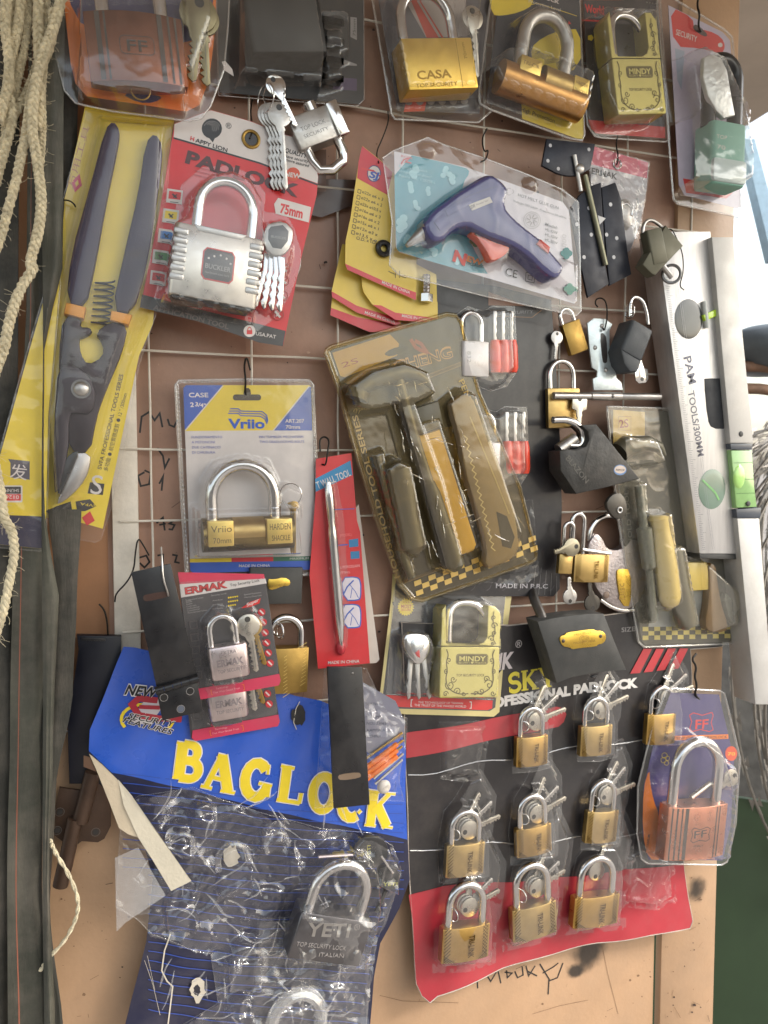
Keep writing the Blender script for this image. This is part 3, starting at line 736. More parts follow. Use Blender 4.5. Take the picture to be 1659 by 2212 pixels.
# ---- key bunch and steel padlock
f = Frame((690, 270), h=30); Fq = f
T = thing('hanging_padlock', 'grey steel padlock hanging tilted with a bunch of keys above the red lion card', 'padlock', f)
a, b, c = f.q(*t10((205, 735))[0], 60), f.q(*t10((440, 650))[0], 60), f.q(*t10((350, 930))[0], 60)
ang = math.degrees(math.atan2(b[1]-a[1], b[0]-a[0])); W = math.dist(a, b); H = math.dist(a, c)
P = Part('body', f, T).at(a, ang); P.body(boxsec(W*1.3, 46, 60, 3), H*.9, 3, STEEL2)
P.prism(rrect(W*1.0, -2, W*1.3, H*.9+2, 4), 48, 66, STEEL, 3)
P.text('TOP LOCK', (W*.2, H*.45), (W*.85, H*.45), DSTEEL, 60, 8, ext=.01); P.text('SECURITY', (W*.2, H*.65), (W*.85, H*.65), DSTEEL, 60, 7, ext=.01)
ob = P.build()
P = Part('shackle', f, ob).at(a, ang); P.tube([(W*1.05, H*.85, 42), (W*1.05, H*1.25, 42), (W*.95, H*1.5, 42), (W*.6, H*1.62, 42), (W*.3, H*1.5, 42), (W*.22, H*1.2, 42), (W*.22, H*.85, 42)], 10, STEEL, 12); P.build()
P = Part('key_cylinder', f, ob).at(a, ang); P.tube([(W*.72, 6, 42), (W*.72, -16, 42)], 15, STEEL, 14); P.build()
P = Part('key_ring', f, T); c = f.q(*t10((125, 590))[0], 60); P.ring((c[0], c[1], 60), 22, 1.3, STEEL, 35); c2 = f.q(*t10((70, 620))[0], 60); P.ring((c2[0], c2[1], 66), 26, 1.1, STEEL, 65); P.build()
for k in range(4):
    P = Part('key', f, T); c = f.q(*t10((100+k*17, 712+k*6))[0], 56); key(P, c, 88-k*.5, 138, 46, STEEL2, 50+k*5.5, 3); P.build()
P = Part('key', f, T); c = f.q(*t10((135, 530))[0], 70); key(P, c, 62, 80, 38, STEEL, 68, 3); P.build()
# ---- yellow tin snips packs, far left
f, T, P = pack('tool_pack', 'yellow tool bag at the far left edge, showing between the rope and the rubber strap', 'tool', [(120, 560), (60, 770), (0, 985), (-40, 1110), (-40, 1172), (98, 1186), (104, 900), (128, 620)], 84, YE, cname='card')
P.pp([(-40, 1110), (-40, 1172), (98, 1186), (98, 1116)], 1.5, ink((48, 44, 70)))
P.pp(t01((50, 1275), (185, 1290), (185, 1405), (65, 1390), (65, 1300)), 1.5, ink((84, 80, 92))); P.tp('发', t01((60, 1390))[0], t01((165, 1400))[0], WH, 1.7)
P.pp(rrect(*t01((0, 1440))[0], *t01((140, 1545))[0], 3), 1.5, WH); P.pp(rrect(*t01((10, 1494))[0], *t01((130, 1535))[0], 2), 1.6, RD); P.pp(rrect(*t01((10, 1448))[0], *t01((130, 1492))[0], 2), 1.6, DK)
P.tp('01261', t01((118, 1502))[0], t01((20, 1502))[0], WH, 1.7, 8); P.tp('SHUNFA', t01((118, 1462))[0], t01((20, 1462))[0], WH, 1.7, 7); P.build()
blister('bag', f, T, [(118, 552), (56, 766), (-4, 985), (-44, 1110), (-44, 1180), (100, 1192), (107, 900), (131, 610)], [], FILM, 6, 4, 3, .02, seed=3)
yel = t00((530, 660), (1085, 735), (1030, 1100), (950, 1659))[:3]+[(352, 480), (330, 700), (300, 770), (262, 950), (222, 1142), (180, 1130), (100, 1118), (97, 1050), (104, 800), (125, 650), (140, 430)]
f, T, P = pack('tin_snips_pack', 'yellow bagged pack of long tin snips with dark purple handles and orange bands', 'tin snips', yel, 58, YE, ref=(230, 700))
P.pp(t00((540, 700), (640, 712), (480, 1400), (420, 1659), (400, 1240)), 1.5, ink((214, 186, 60)))
P.tp('万用工具', t00((452, 1180))[0], t00((556, 790))[0], ink((180, 120, 70)), 1.6, 12); P.sp(t00((455, 1130), (470, 1180), (500, 1150), (490, 1100), (460, 1130)), 5, 1.7, PK)
P.tp('SVFA FROFESSIONAL TOOLS SERIES', t01((630, 1342))[0], t01((768, 752))[0], DK, 1.6, 9, bold=.01)
P.tp('多功能 ● 航空剪铁皮剪 ● 12 " /300mm', t01((668, 1352))[0], t01((790, 870))[0], DK, 1.6, 8)
P.pp(t01((560, 1420), (650, 1430), (640, 1500), (545, 1490)), 1.6, DK); P.tp('S', t01((560, 1490))[0], t01((630, 1498))[0], WH, 1.8)
P.pp(t01((470, 1540), (560, 1525), (600, 1570), (530, 1600), (480, 1600)), 1.6, DK); P.tp('SVFA', t01((600, 1560))[0], t01((500, 1545))[0], YE, 1.8, 6)
P.pp(t01((280, 1600), (350, 1570), (440, 1540), (450, 1600), (380, 1659)), 1.6, BK); P.pp(t01((510, 1640), (560, 1600), (590, 1660), (540, 1690)), 1.6, RD); P.build()
HND = mat('purple_grip', (42, 28, 58), .45, 0, .15, 40, .2); ORB = mat('orange_band', (214, 144, 40), .45); JAW = mat('dark_jaw_steel', (58, 52, 58), .38, .5, .2, 50)
Wt = 26
P = Part('handle', f, T); P.prism(smooth(f.Q(t00((655, 790), (705, 745), (745, 800), (740, 880), (660, 1260), (590, 1659))+t01((530, 330), (410, 300), (440, 0))+t00((560, 1150)), Wt), 1, True), 4, Wt, HND, 5); P.build()
P = Part('handle', f, T); P.prism(smooth(f.Q(t00((905, 880), (965, 818), (1015, 900), (1000, 1100), (915, 1659))+t01((825, 370), (695, 345), (770, 0))+t00((860, 1200)), Wt), 1, True), 4, Wt, HND, 5); P.build()
P = Part('grip_band', f, T); P.prism(f.Q(t01((410, 300), (534, 330), (520, 402), (396, 370)), Wt+1), 3, Wt+2, ORB, 3); P.prism(f.Q(t01((692, 350), (822, 378), (800, 442), (684, 410)), Wt+1), 3, Wt+2, ORB, 3); P.build()
P = Part('jaws', f, T)
P.prism(smooth(f.Q(t01((390, 380), (510, 405), (495, 455), (560, 455), (575, 490), (520, 520), (490, 525), (500, 620), (545, 690), (640, 640), (640, 560), (590, 490), (690, 415), (797, 445), (765, 600), (690, 780), (640, 900), (600, 1020), (560, 1240), (430, 1230), (420, 1010), (380, 830), (362, 640)), 20), 1, True), 4, 20, JAW, 3)
P.prism(smooth(f.Q(t01((360, 690), (470, 690), (560, 760), (600, 880), (570, 1000), (470, 990), (430, 1000), (425, 1250), (345, 1545), (330, 1300), (340, 1000)), 24), 1, True), 12, 26, JAW, 3)
P.build()
P = Part('blade', f, T); P.prism(smooth(f.Q(t01((430, 1240), (565, 1235), (555, 1350), (500, 1450), (400, 1540), (345, 1560), (420, 1400)), 16), 1, True), 4, 18, mat('blade_steel', (168, 162, 158), .3, .9), 2); P.prism(smooth(f.Q(t01((440, 1235), (500, 1225), (440, 1360), (355, 1540), (372, 1330)), 22), 1, True), 16, 24, BLACKM, 2); P.build()
P = Part('pivot_bolt', f, T); c = f.q(*t01((505, 840))[0], 26); P.dome((c[0], c[1], 26), 14, 7, STEEL2, 18); P.tube([(c[0], c[1], 20), (c[0], c[1], 28)], 17, DSTEEL, 18); P.build()
P = Part('spring', f, T); a = f.q(*t01((655, 165))[0], 14); b = f.q(*t01((625, 450))[0], 14); pa = []
for k in range(7*14+1):
    t = k/98; g_ = 2*math.pi*k/14; pa.append((a[0]+(b[0]-a[0])*t+math.cos(g_)*16, a[1]+(b[1]-a[1])*t+math.sin(g_)*4, 16+math.sin(g_)*10))
P.tube(pa, 1.8, mat('spring_steel', (60, 56, 58), .4, .8), 6); P.build()
bag = [(186, 236), (374, 258), (372, 330), (350, 520), (340, 670), (300, 790), (270, 960), (240, 1097), (218, 1166), (205, 1172), (98, 1150), (92, 1060), (98, 800), (120, 650), (136, 430)]
blister('bag', f, T, bag, [(t00((640, 720), (1060, 760), (1000, 1659))+t01((760, 700), (640, 1200), (520, 1480), (330, 1600), (300, 1000), (360, 400), (440, 0)), 46, 40)], FILM, 5, 4, 1.2, .014, seed=6, rim=1.0)
hook('short black wire bent round the left edge of the tin snips bag', [(136, 432, 6), (150, 433, 14), (160, 440, 12), (163, 447, 6)], 66)
# ---- lion padlock card
out = [(377, 268), (455, 238), (540, 262), (618, 292), (656, 302), (677, 330), (687, 382), (684, 420), (650, 560), (611, 748), (560, 740), (430, 695), (302, 664), (308, 640), (345, 455)]
f, T, P = pack('padlock_card', 'silver padlock on a red card with a white top and a lion crest', 'padlock', out, 74, ink((206, 40, 44)), ref=(480, 500))
P.pp([(377, 268), (455, 238), (540, 262), (618, 292), (656, 302), (677, 330), (687, 382), (686, 396), (560, 350), (375, 296)], 1.5, WH)
P.sp([(375, 298), (560, 352), (686, 399)], 3.2, 1.6, BK)
P.pp([(307, 636), (430, 668), (560, 700), (617, 715), (611, 748), (560, 740), (430, 695), (302, 664)], 1.5, ink((52, 48, 48)))
c = t00((1318, 800))[0]; P.pp(circle(c[0], c[1], 22, 18), 1.6, BK); P.pp([(c[0]-8, c[1]+18), (c[0]+8, c[1]+18), (c[0]+2, c[1]+30)], 1.6, BK)
for k in range(5): P.sp(arc(c[0], c[1], 18-k*4, 16-k*3.4, 200+k*20, 340+k*30, 8), .8, 1.8, GY)
P.tp('®', t00((1402, 795))[0], t00((1438, 805))[0], DK, 1.6)
P.tp('H', t00((1182, 872))[0], t00((1206, 880))[0], RD, 1.6, 9, bold=.03); P.tp('APPY LION', t00((1214, 884))[0], t00((1412, 948))[0], BK, 1.6, 9, bold=.02)
DR = ink((92, 24, 26))
P.tp('PADLOCK', t00((1150, 1010))[0], t10((270, 1225))[0], ink((72, 22, 24)), 1.6, 27, bold=.045, shear=.05)
P.tp('QUALITY', t10((192, 945))[0], t10((330, 988))[0], BK, 1.6, 9, bold=.02, shear=.2); P.tp('Have security', t10((186, 978))[0], t10((338, 1015))[0], BK, 1.6, 7, shear=.2, bold=.01); P.tp('more assured', t10((194, 1002))[0], t10((342, 1042))[0], BK, 1.6, 7, shear=.2, bold=.01)
c = t10((243, 1085))[0]; P.pp(circle(c[0], c[1], 15), 1.5, ink((206, 70, 30))); P.tp('NEW', t10((190, 1095))[0], t10((292, 1112))[0], WH, 1.7, 10, bold=.03, shear=.1)
P.pp(t10((150, 1232), (355, 1290), (340, 1385), (135, 1330), (125, 1270)), 1.5, WH); P.tp('75mm', t10((160, 1322))[0], t10((300, 1358))[0], RD, 1.7, 20, bold=.04)
P.tp('APPLICATION TOOL', t01((950, 345))[0], t01((1420, 468))[0], ink((104, 92, 86)), 1.6, 11, bold=.03)
c = t01((1552, 480))[0]; P.pp(circle(c[0], c[1], 13), 1.6, WH); P.pp(rrect(c[0]-6, c[1]-2, c[0]+6, c[1]+7, 1), 1.7, RD); P.sp(arc(c[0], c[1]-2, 4, 6, 180, 360, 8), 1.6, 1.7, RD)
P.tp('USA.PAT', t01((1590, 505))[0], t11((135, 528))[0], WH, 1.6, 8, bold=.01)
for (x, y), colr in zip([t00((1087, 1222))[0], t00((1063, 1345))[0], t00((1035, 1470))[0], t00((1000, 1600))[0], t01((985, 150))[0]], (RD, YE, ink((60, 120, 190)), GR, RD)):
    P.pp([(x-16, y-17), (x+18, y-12), (x+15, y+18), (x-19, y+13)], 1.6, WH); P.pp([(x-12, y-12), (x+14, y-8), (x+12, y+8), (x-14, y+5)], 1.7, colr)
    P.sp([(x-5, y-5), (x+4, y+4)], 3, 1.8, BK); P.sp([(x+5, y-4), (x-3, y+3)], 2, 1.8, BK); P.sp([(x-10, y+12), (x+8, y+14)], 1.2, 1.8, DK)
for x, y in ((614, 582), (612, 607), (609, 639), (600, 680)):
    P.sp(circle(x, y, 12, 14)+[(x+12, y)], 1.2, 1.6, ink((150, 60, 50))); P.sp([(x-6, y-7), (x+5, y+6)], 4.5, 1.6, WH); P.sp([(x+4, y-6), (x-4, y+4)], 2, 1.7, WH)
for k in range(3): P.sp([(420, 360+k*9), (520, 388+k*9)], .6, 1.7, DR)
P.build()
P = Part('eyelet', f, T); c = f.q(*t00((1562, 866))[0], 2); P.ring((c[0], c[1], 2), 15, 3.2, BRASS2); P.poly(circle(c[0], c[1], 13), 1.6, BK); P.build()
def lion_extra(P, W, H, fl):
    wf = 66
    for s_, x0, x1 in ((0, -2, W*.15), (1, W*.85, W+2)):
        for k in range(6):
            v = H*(.08+.125*k); P.prism(rrect(x0, v, x1, v+H*.09, 3), wf-40, wf+3, STEEL2, 2.5)
    P.prism([(W*.03, H), (W*.97, H), (W*.92, H+7), (W*.6, H+7), (W*.57, H+3), (W*.42, H+3), (W*.4, H+7), (W*.06, H+7)], wf-44, wf-4, BLACKM, 2)
    P.prism([(W*.2, -1), (W*.8, -1), (W*.75, 10), (W*.25, 10)], wf-44, wf+1.5, STEEL2, 2)
    o_ = [(W*.37, H*.27), (W*.66, H*.27), (W*.7, H*.33), (W*.7, H*.66), (W*.66, H*.72), (W*.37, H*.72), (W*.33, H*.66), (W*.33, H*.33)]
    P.prism(o_, wf-1, wf+1.4, RD, .5); P.prism(inset(o_, 2.5), wf, wf+2, ink((62, 58, 60)), .4)
    P.text('BUCKLER', (W*.37, H*.56), (W*.66, H*.56), GY, wf+2.1, H*.07, bold=.01); P.text('hardened steel lock', (W*.38, H*.63), (W*.65, H*.63), GY, wf+2.1, H*.035)
    for a_, b_ in ((.4, .42), (.46, .38), (.53, .35), (.6, .38), (.65, .44)): P.poly(circle(W*a_, H*b_, 2.2, 5), wf+2.1, WH)
padlock(f, T, t00((1095, 1372))[0], t00((1640, 1490))[0], t01((1010, 235))[0], 66, 46, mat('satin_nickel', (214, 206, 194), .3, 1, .08, 60), (.24, .87, 112, 11), 'box', 4, rad=8, extra=lion_extra)
P = Part('key', f, T)
hd = f.Q(t10((100, 1385), (190, 1375), (245, 1430), (240, 1500), (210, 1570), (150, 1600), (85, 1570), (55, 1500), (65, 1420)), 40)
P.prism(smooth(hd, 1, True), 30, 42, STEEL2, 3); P.prism(f.Q(t10((105, 1410), (180, 1400), (215, 1440), (210, 1500), (170, 1550), (115, 1540), (88, 1490), (90, 1430)), 42), 41, 43, BK, .3)
a, b = f.Q(t10((108, 1478), (198, 1492)), 43); P.text('BUCKLER', a, b, GY, 43.2, 5); P.build()
for k in range(4):
    P = Part('key', f, T); a = f.q(*t10((100+k*24, 1572+k*10))[0], 36); P.at(a, 106-k*4); n_ = 9; L_ = 104
    P.prism([(0, -6), (L_*.96, -6), (L_, -2)]+[(L_*(.95-.08*j), 6 if j % 2 else 2.5) for j in range(n_)]+[(0, 9)], 20+k*6, 25+k*6, STEEL, 1); P.build()
blister('blister', f, T, t00((1085, 1330), (1130, 1150), (1260, 1040), (1420, 1030), (1560, 1080), (1650, 1200))+t10((60, 1320), (200, 1330), (250, 1420), (290, 1560))+t11((290, 80), (220, 260), (130, 400), (20, 480))+t01((1560, 450), (1300, 400), (1000, 330), (960, 270), (1040, 0)), [(t00((1085, 1370), (1160, 1340), (1200, 1180), (1300, 1080), (1440, 1060), (1560, 1110), (1640, 1250), (1650, 1480))+t01((1590, 390), (1300, 330), (1000, 270), (1050, 0)), 72, 10), (t10((60, 1380), (200, 1360), (255, 1430), (250, 1560))+t11((200, 150), (90, 330), (30, 280), (40, 0)), 48, 10)], CLEAR, 4, 2, .5)
hook('black wire hook holding the lion padlock card by its brass eyelet', [(545, 215, 0), (541, 245, 8), (546, 275, 30), (541, 300, 40), (536, 298, 30), (541, 285, 20)], 40)
# ---- blue and yellow card with the half cylinder padlock
out = rrect(396, 832, 672, 1232, 6); out = [(396, 838), (402, 832), (668, 832), (674, 838), (682, 1222), (677, 1230), (418, 1238), (411, 1232)]
f, T, P = pack('padlock_card', 'brass half cylinder padlock sealed on a white card with a blue and yellow header', 'padlock', out, 22, WH, ref=(530, 1030))
P.pp([(396, 838), (402, 832), (668, 832), (674, 838), (676, 929), (399, 931)], 1.5, YE)
P.pp([(396, 838), (402, 832), (481, 832), (399, 929)], 1.6, BL); P.pp([(668, 836), (672, 836), (675, 930), (592, 930)], 1.6, BL); P.sp([(482, 833), (400, 930)], 2, 1.65, WH); P.sp([(668, 834), (590, 930)], 2, 1.65, WH)
P.pp(rrect(503, 852, 564, 865, 6), 1.7, ink((70, 56, 36))); P.pp(smooth([(525, 855), (528, 838), (540, 838), (543, 855)], 1, True), 1.72, ink((70, 56, 36)))
P.tp('CASE', (408, 858), (450, 858), WH, 1.7, 10, bold=.02); P.tp('2', (411, 879), (419, 879), WH, 1.7, 10, bold=.02); P.tp('3/4"', (421, 877), (444, 881), WH, 1.7, 9, bold=.02)
P.tp('Vriio', (493, 925), (572, 925), BL, 1.7, 21, bold=.035)
for k in range(3): P.sp([(493+k*2, 893-k*5), (515, 893-k*5), (520, 898-k*5), (562+k*2, 899-k*5), (572+k*2, 905-k*4), (577+k, 916-k*3)], 1.8, 1.7, BL)
P.tp('ART.207', (616, 913), (657, 913), WH, 1.7, 8, bold=.02); P.tp('70mm', (617, 926), (648, 926), WH, 1.7, 8, bold=.02)
LB = ink((112, 118, 178))
for s_, x0, x1, y in (('FUNZIONAMENTO', 414, 480, 947), ('A PISTONCINI', 414, 464, 958), ('DUE CATENACCI', 415, 476, 969), ('DI CHIUSURA', 415, 465, 980), ('PIN TUMBLER MECHANISM', 560, 655, 946.5), ('TWO DEADLOCKING BOLTS', 561, 657, 957)):
    P.tp(s_, (x0, y), (x1, y-.5), LB, 1.6, 5.5)
P.pp([(410, 1207), (500, 1205), (500, 1214), (410, 1215)], 1.6, YE); P.pp([(500, 1205), (590, 1203), (590, 1213), (500, 1214)], 1.6, ink((200, 50, 60))); P.pp([(590, 1203), (681, 1201), (681, 1211), (590, 1213)], 1.6, ink((52, 104, 80))); P.pp([(410, 1215), (681, 1211), (682, 1222), (677, 1230), (418, 1238), (411, 1232)], 1.6, BL)
P.tp('MAXIMUM', (626, 1209), (667, 1208), WH, 1.7, 5); P.tp('MADE IN CHINA', (516, 1225), (583, 1224), WH, 1.7, 6, bold=.005)
P.build()
P = Part('padlock', f, T); a = f.q(437, 1122, 44); b = f.q(634, 1118, 44); c = f.q(438, 1194, 44); W = b[0]-a[0]; H = c[1]-a[1]; P.at(a, -1)
sec = [(-x, y) for x, y in arc(0, 0, 1, 1, 0, 360, 24)][:24]
vs, fs = [], []; DBR = mat('dark_brass', (136, 116, 70), .3, 1, .12, 50)
def halfcyl(P, u0, u1, rr, m, cv, cw, a0=0, a1=360, n=28):
    vs = []; 
    for u in (u0+1.5, u0, u1, u1-1.5):
        q = rr-1.5 if u in (u0+1.5, u1-1.5) else rr
        for k in range(n): g_ = R(a0+(a1-a0)*k/n); vs.append((u, cv+q*math.sin(g_), cw+q*math.cos(g_)))
    vs = vs[:]; fs = []
    for r_ in (1,):
        for k in range(n): fs.append((r_*n+k, (r_+1)*n+k, (r_+1)*n+(k+1) % n, r_*n+(k+1) % n))
    fs.append(tuple(range(n, 2*n))[::-1]); fs.append(tuple(range(2*n, 3*n))); P.add(vs, fs, m)
halfcyl(P, 0, W, H*.52, DBR, H*.5, 30)
halfcyl(P, W*.32, W*.66, H*.45, BRASS, H*.42, 36)
BP = mat('brass_plate', (226, 196, 112), .35, .9, .08, 60)
for x0, x1, l1, l2 in ((.04, .31, 'Vriio', '70mm'), (.67, .95, 'HARDEN', 'SHACKLE')):
    P.prism(rrect(W*x0, H*.04, W*x1, H*.80, 2), 20, 73, BP, 1.5)
    dkb = ink((96, 76, 36)); P.text(l1, (W*(x0+.03), H*.37), (W*(x1-.02), H*.37), dkb, 73.1, H*.2, bold=.0); P.text(l2, (W*(x0+.05), H*.7), (W*(x1-.03), H*.7), dkb, 73.1, H*.17, bold=.0)
ob = P.build(.5)
P = Part('shackle', f, ob).at(a, -1); P.tube(shackle_path(W*.11, W*.80, H*.1, -(1125-1014)*f.k, 34, 18), 12.5, STEEL, 16); P.build()
P = Part('shackle_stamp', f, ob).at(a, -1); P.text('HARDENED', (W*.33, -(1125-1016)*f.k), (W*.58, -(1125-1016)*f.k), STEEL2, 46, 6, ext=.03); P.build()
P = Part('key', f, T); c = f.q(628, 1068, 20); P.ring((c[0], c[1], 20), 22, 1.2, STEEL, 20)
for k in range(3): key(P, (c[0]+1+k*2.4, c[1]+22), 90, 100, 14+k*2, BRASS2, 12+k*6, 4, hole=False)
P.build()
rimo = [(379, 832), (386, 822), (540, 819), (668, 821), (677, 832), (684, 1000), (690, 1228), (684, 1241), (560, 1246), (412, 1249), (402, 1240), (392, 1080)]
blister('blister', f, T, rimo, [([(438, 1110), (444, 1040), (470, 1000), (528, 986), (585, 998), (606, 1040), (612, 1110)], 50, 8), ([(424, 1100), (648, 1095), (655, 1200), (428, 1206)], 80, 12), ([(604, 1060), (620, 1046), (650, 1060), (654, 1120), (610, 1120)], 34, 8)], CLEAR, 4, 2, .35, rimmat=RIM, rim=3)
P = Part('crimped_edge', f, T)
ri = f.Q(rimo); L_ = 0
pa = []
for k in range(len(ri)):
    a_, b_ = ri[k-1], ri[k]; n_ = max(1, int(math.dist(a_, b_)/2.2)); pa += [(a_[0]+(b_[0]-a_[0])*t/n_, a_[1]+(b_[1]-a_[1])*t/n_) for t in range(n_)]
ins = inset([pa[i] for i in range(len(pa))], 4)
P.tube([(x, y, 3+(1.2 if i % 4 < 2 else 0)) for i, (x, y) in enumerate(ins)], [2.2 if i % 4 < 2 else 1.5 for i in range(len(ins))], RIM, 5, True); P.build()
hook('black wire hook through the slot of the blue and yellow padlock card', [(541, 800, 0), (533, 768, 4), (527, 790, 14), (531, 820, 26), (529, 850, 14), (538, 868, 6), (546, 860, 2)], 10, 2.2)
# ---- small cards with the silver padlocks
def ermak(dx, dy, h, label, full=True):
    tr = lambda pts: [(x+dx, y+dy) for x, y in pts]
    o_ = tr([(384, 1236), (572, 1248), (606, 1470), (602, 1480), (424, 1512), (414, 1506)])
    f, T, P = pack('padlock_card', label, 'padlock', o_, h, ink((58, 54, 58)), ref=o_[0], group=None)
    P.pp(tr([(384, 1236), (570, 1240), (573, 1252), (388, 1262)]), 1.4, PK)
    P.pp(tr([(388, 1262), (573, 1250), (576, 1260), (391, 1291)]), 1.5, WH)
    P.tp('ERMAK', *tr([(400, 1284), (492, 1269)]), ink((130, 30, 36)), 1.6, 15, bold=.06); P.tp('ERMAK', *tr([(401, 1283), (491, 1268.5)]), RD, 1.7, 13, bold=.02)
    P.tp('Top Security Lock', *tr([(497, 1267), (561, 1256)]), BK, 1.6, 6, bold=.01)
    for k, s_ in enumerate(('Suggested Uses:', 'Sheds', 'Gates', 'Lock-ups', 'Industrial', 'Commercial', 'Residential Uses')):
        P.tp(s_, *tr([(401+k*.8, 1298+k*4.6), (401+k*.8+len(s_)*2.6, 1297-len(s_)*.35+k*4.6)]), GY, 1.5, 3.4)
    P.tp('Security Level:', *tr([(456, 1288), (490, 1283)]), GY, 1.5, 3.6); P.tp('Special Functions', *tr([(527, 1286), (564, 1281)]), GY, 1.5, 3.4); P.tp('Heavy-Duty Use', *tr([(528, 1292), (565, 1287)]), GY, 1.5, 3.4)
    for k, s_ in enumerate(('Anti-Rust', 'Anti-Prying', 'Anti-Sawing')):
        P.tp(s_, *tr([(459, 1299+k*9), (481, 1296+k*9)]), GY, 1.5, 3.2)
        for j in range(5 if k < 2 else 4): x, y = tr([(494+j*4.6, 1291+k*8.6-j*.7)])[0]; P.pp(circle(x, y, 2, 5), 1.6, YE)
    P.pp(tr([(520, 1314), (540, 1300), (563, 1292), (560, 1303), (540, 1311)]), 1.5, RD); P.tp('Super', *tr([(533, 1310), (560, 1298)]), WH, 1.7, 7, bold=.02, shear=.3)
    for k in range(5):
        x, y = tr([(417+k*2.5, 1350+k*27)])[0]; P.sp([(x-8, y-7), (x+8, y-9), (x+9, y+6), (x-6, y+8), (x-8, y-7)], 2, 1.5, ink((100, 94, 92)))
    for k in range(6):
        x, y = tr([(565+k*3.6, 1322+k*22)])[0]; P.pp(circle(x, y, 8, 14), 1.6, ink((190, 40, 50))); P.sp([(x-4, y-4), (x+4, y+4)], 3, 1.7, WH)
    P.pp(tr([(418, 1489), (603, 1455), (606, 1470), (602, 1480), (424, 1512), (416, 1506)]), 1.5, ink((196, 52, 84)))
    P.tp('Technology', *tr([(466, 1489), (493, 1484)]), ink((236, 160, 170)), 1.6, 4); P.tp('That Won Global Trust', *tr([(460, 1498), (518, 1487)]), ink((236, 160, 170)), 1.6, 4)
    P.sp(tr([(458, 1490), (455, 1490), (457, 1500), (460, 1500)]), 1, 1.6, OR); P.sp(tr([(522, 1478), (526, 1478), (528, 1489), (525, 1490)]), 1, 1.6, OR)
    P.build()
    def ex(P, W, H, fl):
        E = mat('stamp_shadow', (150, 138, 140), .4, .8)
        P.text('EXTRA', (W*.3, H*.24), (W*.7, H*.24), E, 44, H*.11, bold=.01, ext=.01); P.text('ERMAK', (W*.17, H*.58), (W*.86, H*.58), E, 44, H*.2, bold=.04, ext=.02); P.text('TOP SECURITY', (W*.17, H*.78), (W*.88, H*.78), E, 44, H*.11, bold=.01, ext=.01)
    padlock(f, T, *tr([(450, 1402), (534, 1388), (461, 1474)]), 44, 34, mat('pinkish_steel', (206, 190, 188), .32, 1, .08, 50), (.1, .76, 62, 7), 'box', 5, rad=8, extra=ex)
    P = Part('key', f, T); c = f.q(*tr([(537, 1352)])[0], 22); key(P, c, 82, 92, 44, mat('nickel', (200, 194, 182), .3, 1), 16, 4); key(P, (c[0]+9, c[1]+4), 74, 80, 38, BRASS2, 10, 4); P.build()
    blister('blister', f, T, tr([(388, 1258), (572, 1250), (600, 1440), (598, 1470), (420, 1500)]), [(tr([(440, 1400), (444, 1350), (470, 1322), (500, 1326), (514, 1390), (530, 1475), (460, 1486)]), 50, 8), (tr([(510, 1330), (545, 1318), (572, 1350), (568, 1400), (560, 1440), (535, 1448), (516, 1400)]), 30, 8)], CLEAR, 4, 2, .4)
ermak(-2, 88, 50, 'lower of the two small dark cards with silver padlocks, mostly hidden under its twin')
ermak(0, 0, 96, 'upper small dark card with a pinkish silver padlock and red round icons')
# ---- dark padlock with gold label and hatched brass padlock behind
f = Frame((615, 1270), h=8); T = thing('grey_padlock', 'dark grey padlock with gold label peeping out between the white and the red cards', 'padlock', f)
ob, a, ang, W, H = padlock(f, T, (540, 1226), (655, 1226), (540, 1306), 26, 22, DGREY, None, 'box', 2, rad=3)
P = Part('label', f, T); P.prism(smooth(f.Q(t12((85, 440), (120, 445), (190, 430), (228, 455), (220, 485), (180, 485), (120, 510), (85, 505)), 27), 1, True), 26, 28, GOLD, .5); a_, b_ = f.Q(t12((100, 498), (200, 480)), 28); P.text('TRI-CIRCLE', a_, b_, BRASS2, 28.2, 5, ext=.01); P.build()
f = Frame((620, 1430), h=8); T = thing('brass_padlock', 'brass padlock with diagonal hatching between the small dark card and the long red card', 'padlock', f)
def hatch(P, W, H, fl):
    for k in range(12):
        P.stroke([(W*.45, H*(.02+.08*k)+16), (W*.95, H*(.02+.08*k)-12)], 1.1, 44.5, mat('hatch_groove', (222, 196, 120), .3, 1), wf=lambda u, v: fl(u))
padlock(f, T, t12((60, 880))[0], t12((345, 870))[0], t12((60, 1165))[0], 44, 36, BRASS2, (.15, .85, 62, 8), 'lens', 2, 6, extra=hatch)
P = Part('key_ring', f, T); c = f.q(598, 1358, 30)
for k in range(3): P.ring((c[0]+k*3, c[1]+k*4, 34), 13, 1, STEEL, 30+k*20)
P.build()
# ---- black hasps
f = Frame((340, 1400), h=112); T = thing('hinged_hasp', 'long black hinged hasp leaning across the blue card beside the small dark cards', 'hasp', f)
P = Part('plate', f, T); P.prism(f.Q(t02((815, 400), (1060, 345), (1228, 1050), (975, 1120))), 0, 5, BLACKM, 1)
P.poly(rrect(0, 0, 1, 1, .3) and f.Q(smooth(t02((890, 545), (910, 535), (1040, 513), (1058, 530), (1045, 552), (910, 580), (892, 570)), 1, True)), 5.1, ink((60, 36, 28))); P.build()
P = Part('hinge_leaf', f, T); P.prism(f.Q(t02((975, 1150), (1225, 1080), (1262, 1262), (1010, 1318))), 0, 5, BLACKM, 1)
for x, y in ((1020, 1180), (1183, 1140), (1125, 1250)): c = f.q(*t02((x, y))[0], 5); P.poly(circle(c[0], c[1], 6), 5.1, ink((90, 96, 110)) if y == 1250 else ink((14, 14, 16))); P.stroke(circle(c[0], c[1], 7, 14)+[(c[0]+7, c[1])], .8, 5.2, GY)
P.build()
P = Part('hinge_pin', f, T); a, b = f.Q(t02((965, 1140), (1235, 1060)), 8)
